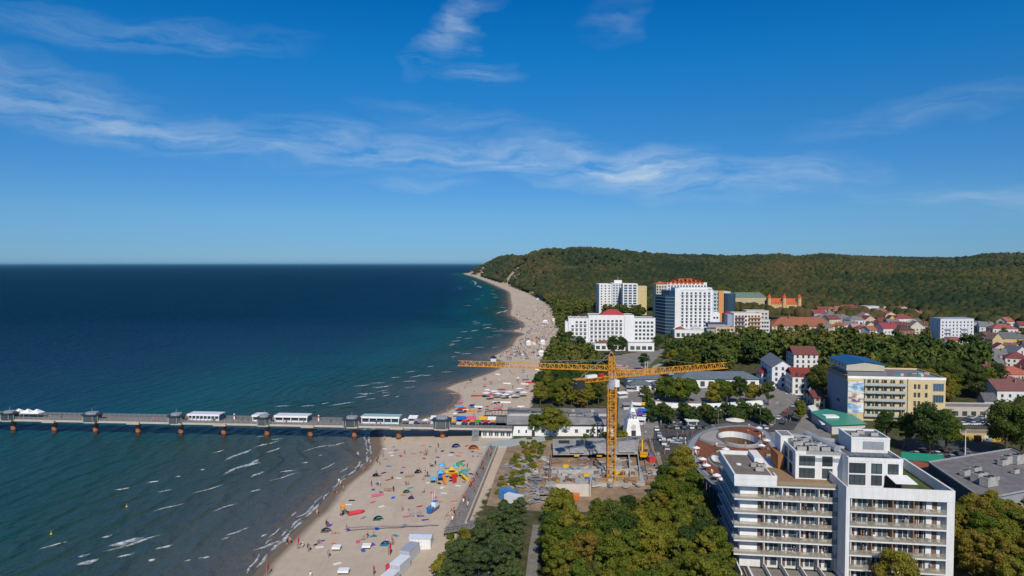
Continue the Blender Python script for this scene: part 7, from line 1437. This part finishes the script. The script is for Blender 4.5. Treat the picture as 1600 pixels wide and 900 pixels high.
for i, (px, py, w, c, l) in enumerate([(852, 505, 16, 'white', 'white beach bar tent beside the trees on the far beach'), (866, 502, 12, 'white', 'second white beach bar tent beside the trees on the far beach'), (834, 537, 9, 'orange', 'orange roofed stall in the row across the far beach'), (826, 538, 6, 'white', 'white stall at the left end of the row across the far beach'), (848, 538, 9, 'white', 'white stall at the right end of the row across the far beach'), (846, 556, 8, 'white', 'pointed white tent low on the far beach'), (843, 468, 20, 'blue', 'blue roofed beach hut at the foot of the wooded cliff'), (861, 470, 24, 'white', 'white roofed beach hut at the foot of the wooded cliff'), (771, 561, 4, 'navy', 'dark tent at the water line beyond the pier')]):
    x, y, z = bp(px, py); w = max(4, w * .5 * y / FOC); t = thing('beach_tent' if i not in (6, 7) else 'beach_hut', l, 'tent' if i not in (6, 7) else 'hut', (x, y, z)); MB().box(-w / 2, w / 2, 0, w * .6, 0, 2.6).build('wall', M_PLASTER, t, color=(.65, .65, .65)); MB().hip(-w / 2, w / 2, 0, w * .6, 2.61, 4.2).build('roof', M_CLOTH, t, color=COLS[c])

# ------------------------------------------------------------------ cars
def car_proto(name='parked_car', van=False):
    t = thing(name, 'car', 'van' if van else 'car', (0, 0, 0)); W2 = .88; Lh = 2.15 if not van else 2.6; h1, h2 = (.82, 1.42) if not van else (1.0, 2.1)
    prof = [(-Lh, .32), (Lh, .32), (Lh + .02, .6), (Lh - .25, .78), (Lh * .42, h1 + .06), (-Lh + .1, h1 + .05), (-Lh, .6)] if not van else [(-Lh, .32), (Lh, .32), (Lh, .8), (Lh - .5, h1 + .1), (-Lh, h1 + .1)]
    m = MB(); n = len(prof); m.add([(x, -W2, z) for x, z in prof] + [(x, W2, z) for x, z in prof], [tuple(range(n)), tuple(range(2 * n - 1, n - 1, -1))] + [((i + 1) % n, i, n + i, n + (i + 1) % n) for i in range(n)]); m.build('body', M_CARPAINT, t)
    cab = [(Lh * .42, h1 + .05), (Lh * .1, h2), (-Lh * .55, h2), (-Lh + .2, h1 + .05)] if not van else [(Lh - .6, h1 + .1), (Lh - 1.1, h2), (-Lh + .02, h2), (-Lh + .01, h1 + .1)]
    m = MB(); n = 4; w1, w2 = W2 - .04, W2 - .16; m.add([(x, -(w1 if i in (0, 3) else w2), z) for i, (x, z) in enumerate(cab)] + [(x, (w1 if i in (0, 3) else w2), z) for i, (x, z) in enumerate(cab)], [tuple(range(n)), tuple(range(2 * n - 1, n - 1, -1))] + [((i + 1) % n, i, n + i, n + (i + 1) % n) for i in range(n)]); m.build('window', M_GLASS, t)
    MB().box(cab[2][0] + .02, cab[1][0] - .02, -w2 - .02, w2 + .02, h2 - .03, h2 + .03).build('roof', M_CARPAINT, t)
    for x in (-Lh * .62, Lh * .62):
        for s in (-1, 1): m = MB(); m.tube((x, s * (W2 - .18), .33), (x, s * (W2 + .02), .33), .33, 12); m.tube((x, s * (W2 + .02), .33), (x, s * (W2 + .03), .33), .2, 10, m=1); m.build('wheel', [M_TYRE, M_RAILGREY], t)
    for s in (-.6, .6): MB().box(Lh - .12, Lh + .03, s - .18, s + .18, .58, .72).build('headlight', M_WHITE, t)
    return t
CARC = {'black': (.012, .012, .014), 'dark blue': (.012, .03, .08), 'silver': (.4, .41, .42), 'white': (.7, .7, .7), 'grey': (.12, .125, .13), 'red': (.4, .02, .02)}
PC, PV = car_proto(), car_proto('delivery_van', True); first = {PC.name: True, PV.name: True}; ncar = 0
def car(px, py, rot, col, place, group, van=False, z=2.055, pt=None):
    global ncar
    p = pt or P(px, py, z); src = PV if van else PC; lab = '%s %s %s' % (col, 'van' if van else 'car', place); grp = '%s %ss %s' % (col, 'van' if van else 'car', place)
    if first.pop(src.name, False):
        src.location = (p.x, p.y, z); src.rotation_euler = (0, 0, rot); src['label'] = lab; o = src
        for c in TREE[src.name]:
            if c.name.split('.')[0] in ('body', 'roof'): c.color = (*CARC[col], 1)
    else: o = copy_tree(src, (p.x, p.y, z), rot, lab, None, color=CARC[col], recolor=('body', 'roof'))
    o['group'] = grp; ncar += 1
def street_dir(a, b_): p, q = P(*a), P(*b_); return math.atan2((q - p).y, (q - p).x)
d1 = street_dir((1060, 765), (1030, 672)); d2 = street_dir((1210, 668), (1262, 625))
car(1046, 721, d1, 'black', 'parked alone in the street beside the building pit', ''); car(1037, 694, d1, 'white', 'in the line of parked cars near the white tower', '', True); car(1033, 688, d1, 'white', 'in the line of parked cars near the white tower', ''); car(1030, 681, d1, 'silver', 'in the line of parked cars near the white tower', ''); car(1026, 672, d1, 'white', 'in the line of parked cars near the white tower', ''); car(1042, 702, d1, 'silver', 'in the line of parked cars near the white tower', '')
for i, c in enumerate(['white', 'silver', 'white', 'grey']): car(1052 + i * 5, 690 + (i % 2) * 3, d1 + R(80), c, 'in the cluster of parked cars left of the curved pavilion', '')
for i in range(11):
    t_ = i / 10; car(1206 + 56 * t_ + (i % 2) * 12, 664 - 48 * t_ + (i % 2) * 3, d2, ['silver', 'black', 'white', 'grey', 'red', 'dark blue'][i % 6], 'in the street traffic beyond the curved pavilion', '')
for i in range(14): car(1044 + i * 11.5, 669 + (i % 3) * .6, R(90) + R(8), ['black', 'silver', 'dark blue', 'white', 'grey'][i % 5], 'parked in the front row of the clipped tree car park', '')
for i in range(9): car(1052 + i * 15, 646 + (i % 2), R(80), ['grey', 'white', 'silver', 'black'][i % 4], 'parked in the back row of the clipped tree car park', '')
for i in range(10): car(1420 + i * 11, 716 - (i % 3) * 5, R(84), ['black', 'silver', 'dark blue', 'grey', 'white'][i % 5], 'parked in the shade of the dark trees by the green hoarding', '', z=2.035)
for i in range(12): car(1506 + i * 4.2, 664 - (i % 4) * 3.2, R(5), ['white', 'black', 'dark blue', 'silver'][i % 4], 'parked in rows behind the ochre garages', '', z=2.035)
for i in range(7): car(1566 + i * 8, 648 + (i % 2) * 3, R(5), ['white', 'silver', 'black'][i % 3], 'parked by the houses at the far right', '', z=2.03)
for i, (px, py) in enumerate([(1064, 720), (1066, 728)]):
    p = P(1056 + i * 6, 742 - i * 2); m = MB(); m.box(-.9, .9, -.6, .6, .15, 1.3); m.box(-.95, .95, -.65, .65, 1.3, 1.42)
    for a in (-.8, .7):
        for b_ in (-.5, .45): m.cyl(a, b_, 0, .15, .08, 6)
    tag(m.build('waste_bin', M_PAINT, color=(.02, .06, .3), loc=(p.x, p.y, 2.055), rot=d1), ['large dark blue waste bin by the building pit fence', 'smaller dark blue waste bin right beside the large one'][i], 'bin')
p = P(1088, 660, 2); parasol(p.x + 12, p.y - 14, 2.05, (.75, .7, .6), 'big cream parasol between street and curved pavilion', big=True, s=1.7)
p = P(1080, 672); t = thing('cafe_kiosk', 'white flat roofed kiosk at the front row of the car park', 'kiosk', (P(1082, 668).x, P(1082, 668).y, 2.03), R(3)); MB().box(-2, 2, 0, 3, 0, 2.6).build('wall', M_PLASTER, t, color=(.5, .5, .5)); MB().box(-2.6, 2.6, -.5, 3.4, 2.6, 2.9).build('roof', M_WHITE, t); MB().box(-1.6, 1.6, -.05, -.01, 1, 2.2).build('window', M_GLASS, t)
# open air tables under the eaves of the curved pavilion
for i in range(26):
    t_ = i / 25; px, py = 1098 + 34 * t_ + rr.uniform(-5, 2), 764 + 22 * t_ + rr.uniform(-4, 5); q = P(px, py, 2.1); c = ['white', 'pink', 'white', 'grey', 'black'][i % 5]
    if i % 2: parasol(q.x, q.y, 2.05, COLS[c if c != 'black' else 'white'], '%s cafe parasol beside the curved pavilion above the wood' % (c if c != 'black' else 'white'), '%s cafe parasols beside the curved pavilion' % (c if c != 'black' else 'white'))
    else: person(q.x, q.y, 2.06, 'at the cafe tables beside the curved pavilion', '', pose='standing')
# street lamps
LAMP = None
def lamp(px, py, label, group):
    global LAMP
    p = P(px, py)
    if LAMP is None:
        t = thing('street_lamp', label, 'street lamp', (p.x, p.y, 2.03), 0, group); m = MB(); m.cyl(0, 0, 0, 7.2, .1, 8, .06); m.build('pole', M_RAILGREY, t); m = MB(); m.tube((0, 0, 7.1), (1.3, 0, 7.5), .05, 6); m.tube((0, 0, 7.1), (-1.3, 0, 7.5), .05, 6); m.build('arm', M_RAILGREY, t)
        for s in (-1, 1): MB().box(s * 1.3 - .4, s * 1.3 + .4, -.16, .16, 7.45, 7.6).build('lamp_head', M_WHITE, t)
        LAMP = t
    else: copy_tree(LAMP, (p.x, p.y, 2.03), random.uniform(0, 3), label, group)
for px, py in [(1058, 690), (1090, 660), (1122, 668), (1150, 656), (1188, 664), (1214, 656), (1232, 640), (1250, 622), (1024, 650), (1064, 740), (1016, 630)]: lamp(px, py, 'grey double armed street lamp standing on the plaza or its streets', 'street lamps of the plaza')
for px, py, l in [(1508, 712, 'tall grey lamp standing alone by the car park before the dark trees'), (1008, 588, 'left one of two white masts in the park'), (1012, 588, 'right one of two white masts in the park')]:
    p = P(px, py); t = thing('mast', l, 'mast', (p.x, p.y, 2)); MB().cyl(0, 0, 0, 9, .16, 8, .1).build('pole', M_WHITE, t); MB().sphere((0, 0, 9.1), .25).build('finial', M_RAILGREY, t)
p = P(966, 573); t = thing('amphitheatre', 'round red seating bowl in the park before the white terraced hotel', 'seating', (p.x, p.y, 2))
for i in range(3): MB().cyl(0, 0, .05, .5 + .4 * (2 - i) if False else .4 + .3 * i, 7 - 1.8 * i, 20).build('seating_step', M_PLASTER, t, color=[(.42, .4, .38), (.4, .08, .07), (.42, .4, .38)][i])
# buoys
for i, (px, py, c) in enumerate([(198, 792, 'yellow'), (80, 835, 'yellow')]):
    p = P(px, py, 0); m = MB(); m.sphere((0, 0, .1), .28, 0, 10, 6); m.cyl(0, 0, .35, .8, .04, 6); m.cyl(0, 0, .75, .95, .1, 8, .02); tag(m.build('buoy', M_PAINT, color=COLS[c], loc=(p.x, p.y, 0)), ['small yellow buoy between two wave crests', 'small yellow buoy far left in the shallow water'][i], 'buoy')
p = on_pier(353, 8); 
for px, l in [(353, 'white life ring post on the pier left of the longest pavilion'), (488, 'white life ring post on the pier right of the longest pavilion')]:
    q = on_pier(px, 7); t = thing('life_ring_post', l, 'post', (q.x, q.y, PZ)); MB().box(-.25, .25, -.1, .1, 0, 2.4).build('post', M_WHITE, t); MB().tube((0, -.14, 1.7), (0, -.24, 1.7), .4, 12).build('life_ring', M_PAINT, t, color=(.6, .06, .03))

for i in range(16):
    k = rr.randrange(1, 6); w = rr.random() < .5; q = fb(rr.uniform(7, 21), 1.2, LEV[k] + .01) if w else fb(rr.uniform(23.5, 40), -3.9, LEV[k] + .01)
    person(*q, 'on a balcony of the %s wing of the white building' % ('left' if w else 'right'), '', pose='standing')

# towels on the near sand, parasols and planters on the roof deck
SANDP = gp([(480, 850), (560, 760), (600, 705), (590, 690), (735, 690), (760, 700), (700, 815), (640, 840), (560, 880), (450, 888)])
TW = MB().box(-.5, .5, -.95, .95, 0, .03).mesh('beach_towel', M_CLOTH)
for i, (x, y) in enumerate(scatter(SANDP, 3.2, 91, 900)[:80]):
    c = rr.choice(['blue', 'red', 'white', 'navy', 'teal', 'pink', 'purple', 'grey', 'orange']); o = put(TW, 'beach_towel', None, (x, y, gz(x, y) + .02), rr.uniform(0, 3.1), color=COLS[c]); tag(o, '%s towel spread on the sand on the near side of the pier' % c, 'towel', '%s towels on the near sand' % c)
for i, (px, py) in enumerate([(1088, 708), (1092, 716), (1098, 726), (1104, 736), (1112, 746), (1120, 752), (1128, 758), (1122, 706), (1134, 710), (1186, 676), (1194, 686), (1198, 696), (1190, 704), (1200, 712)]):
    q = P(px, py, 9.05)
    if i % 3 != 1: parasol(q.x, q.y, 9.06, COLS['white'], 'white parasol on the red brown roof deck of the curved pavilion', 'white parasols on the roof deck', s=1.1)
    else: tag(MB().box(-.8, .8, -.35, .35, 0, .55).box(-.7, .7, -.28, .28, .552, 1.0, 1).build('planter', [M_CONC, M_LAWN], loc=(q.x, q.y, 9.06), rot=rr.uniform(0, 3)), 'green planter box on the red brown roof deck', 'planter', 'planters on the roof deck')
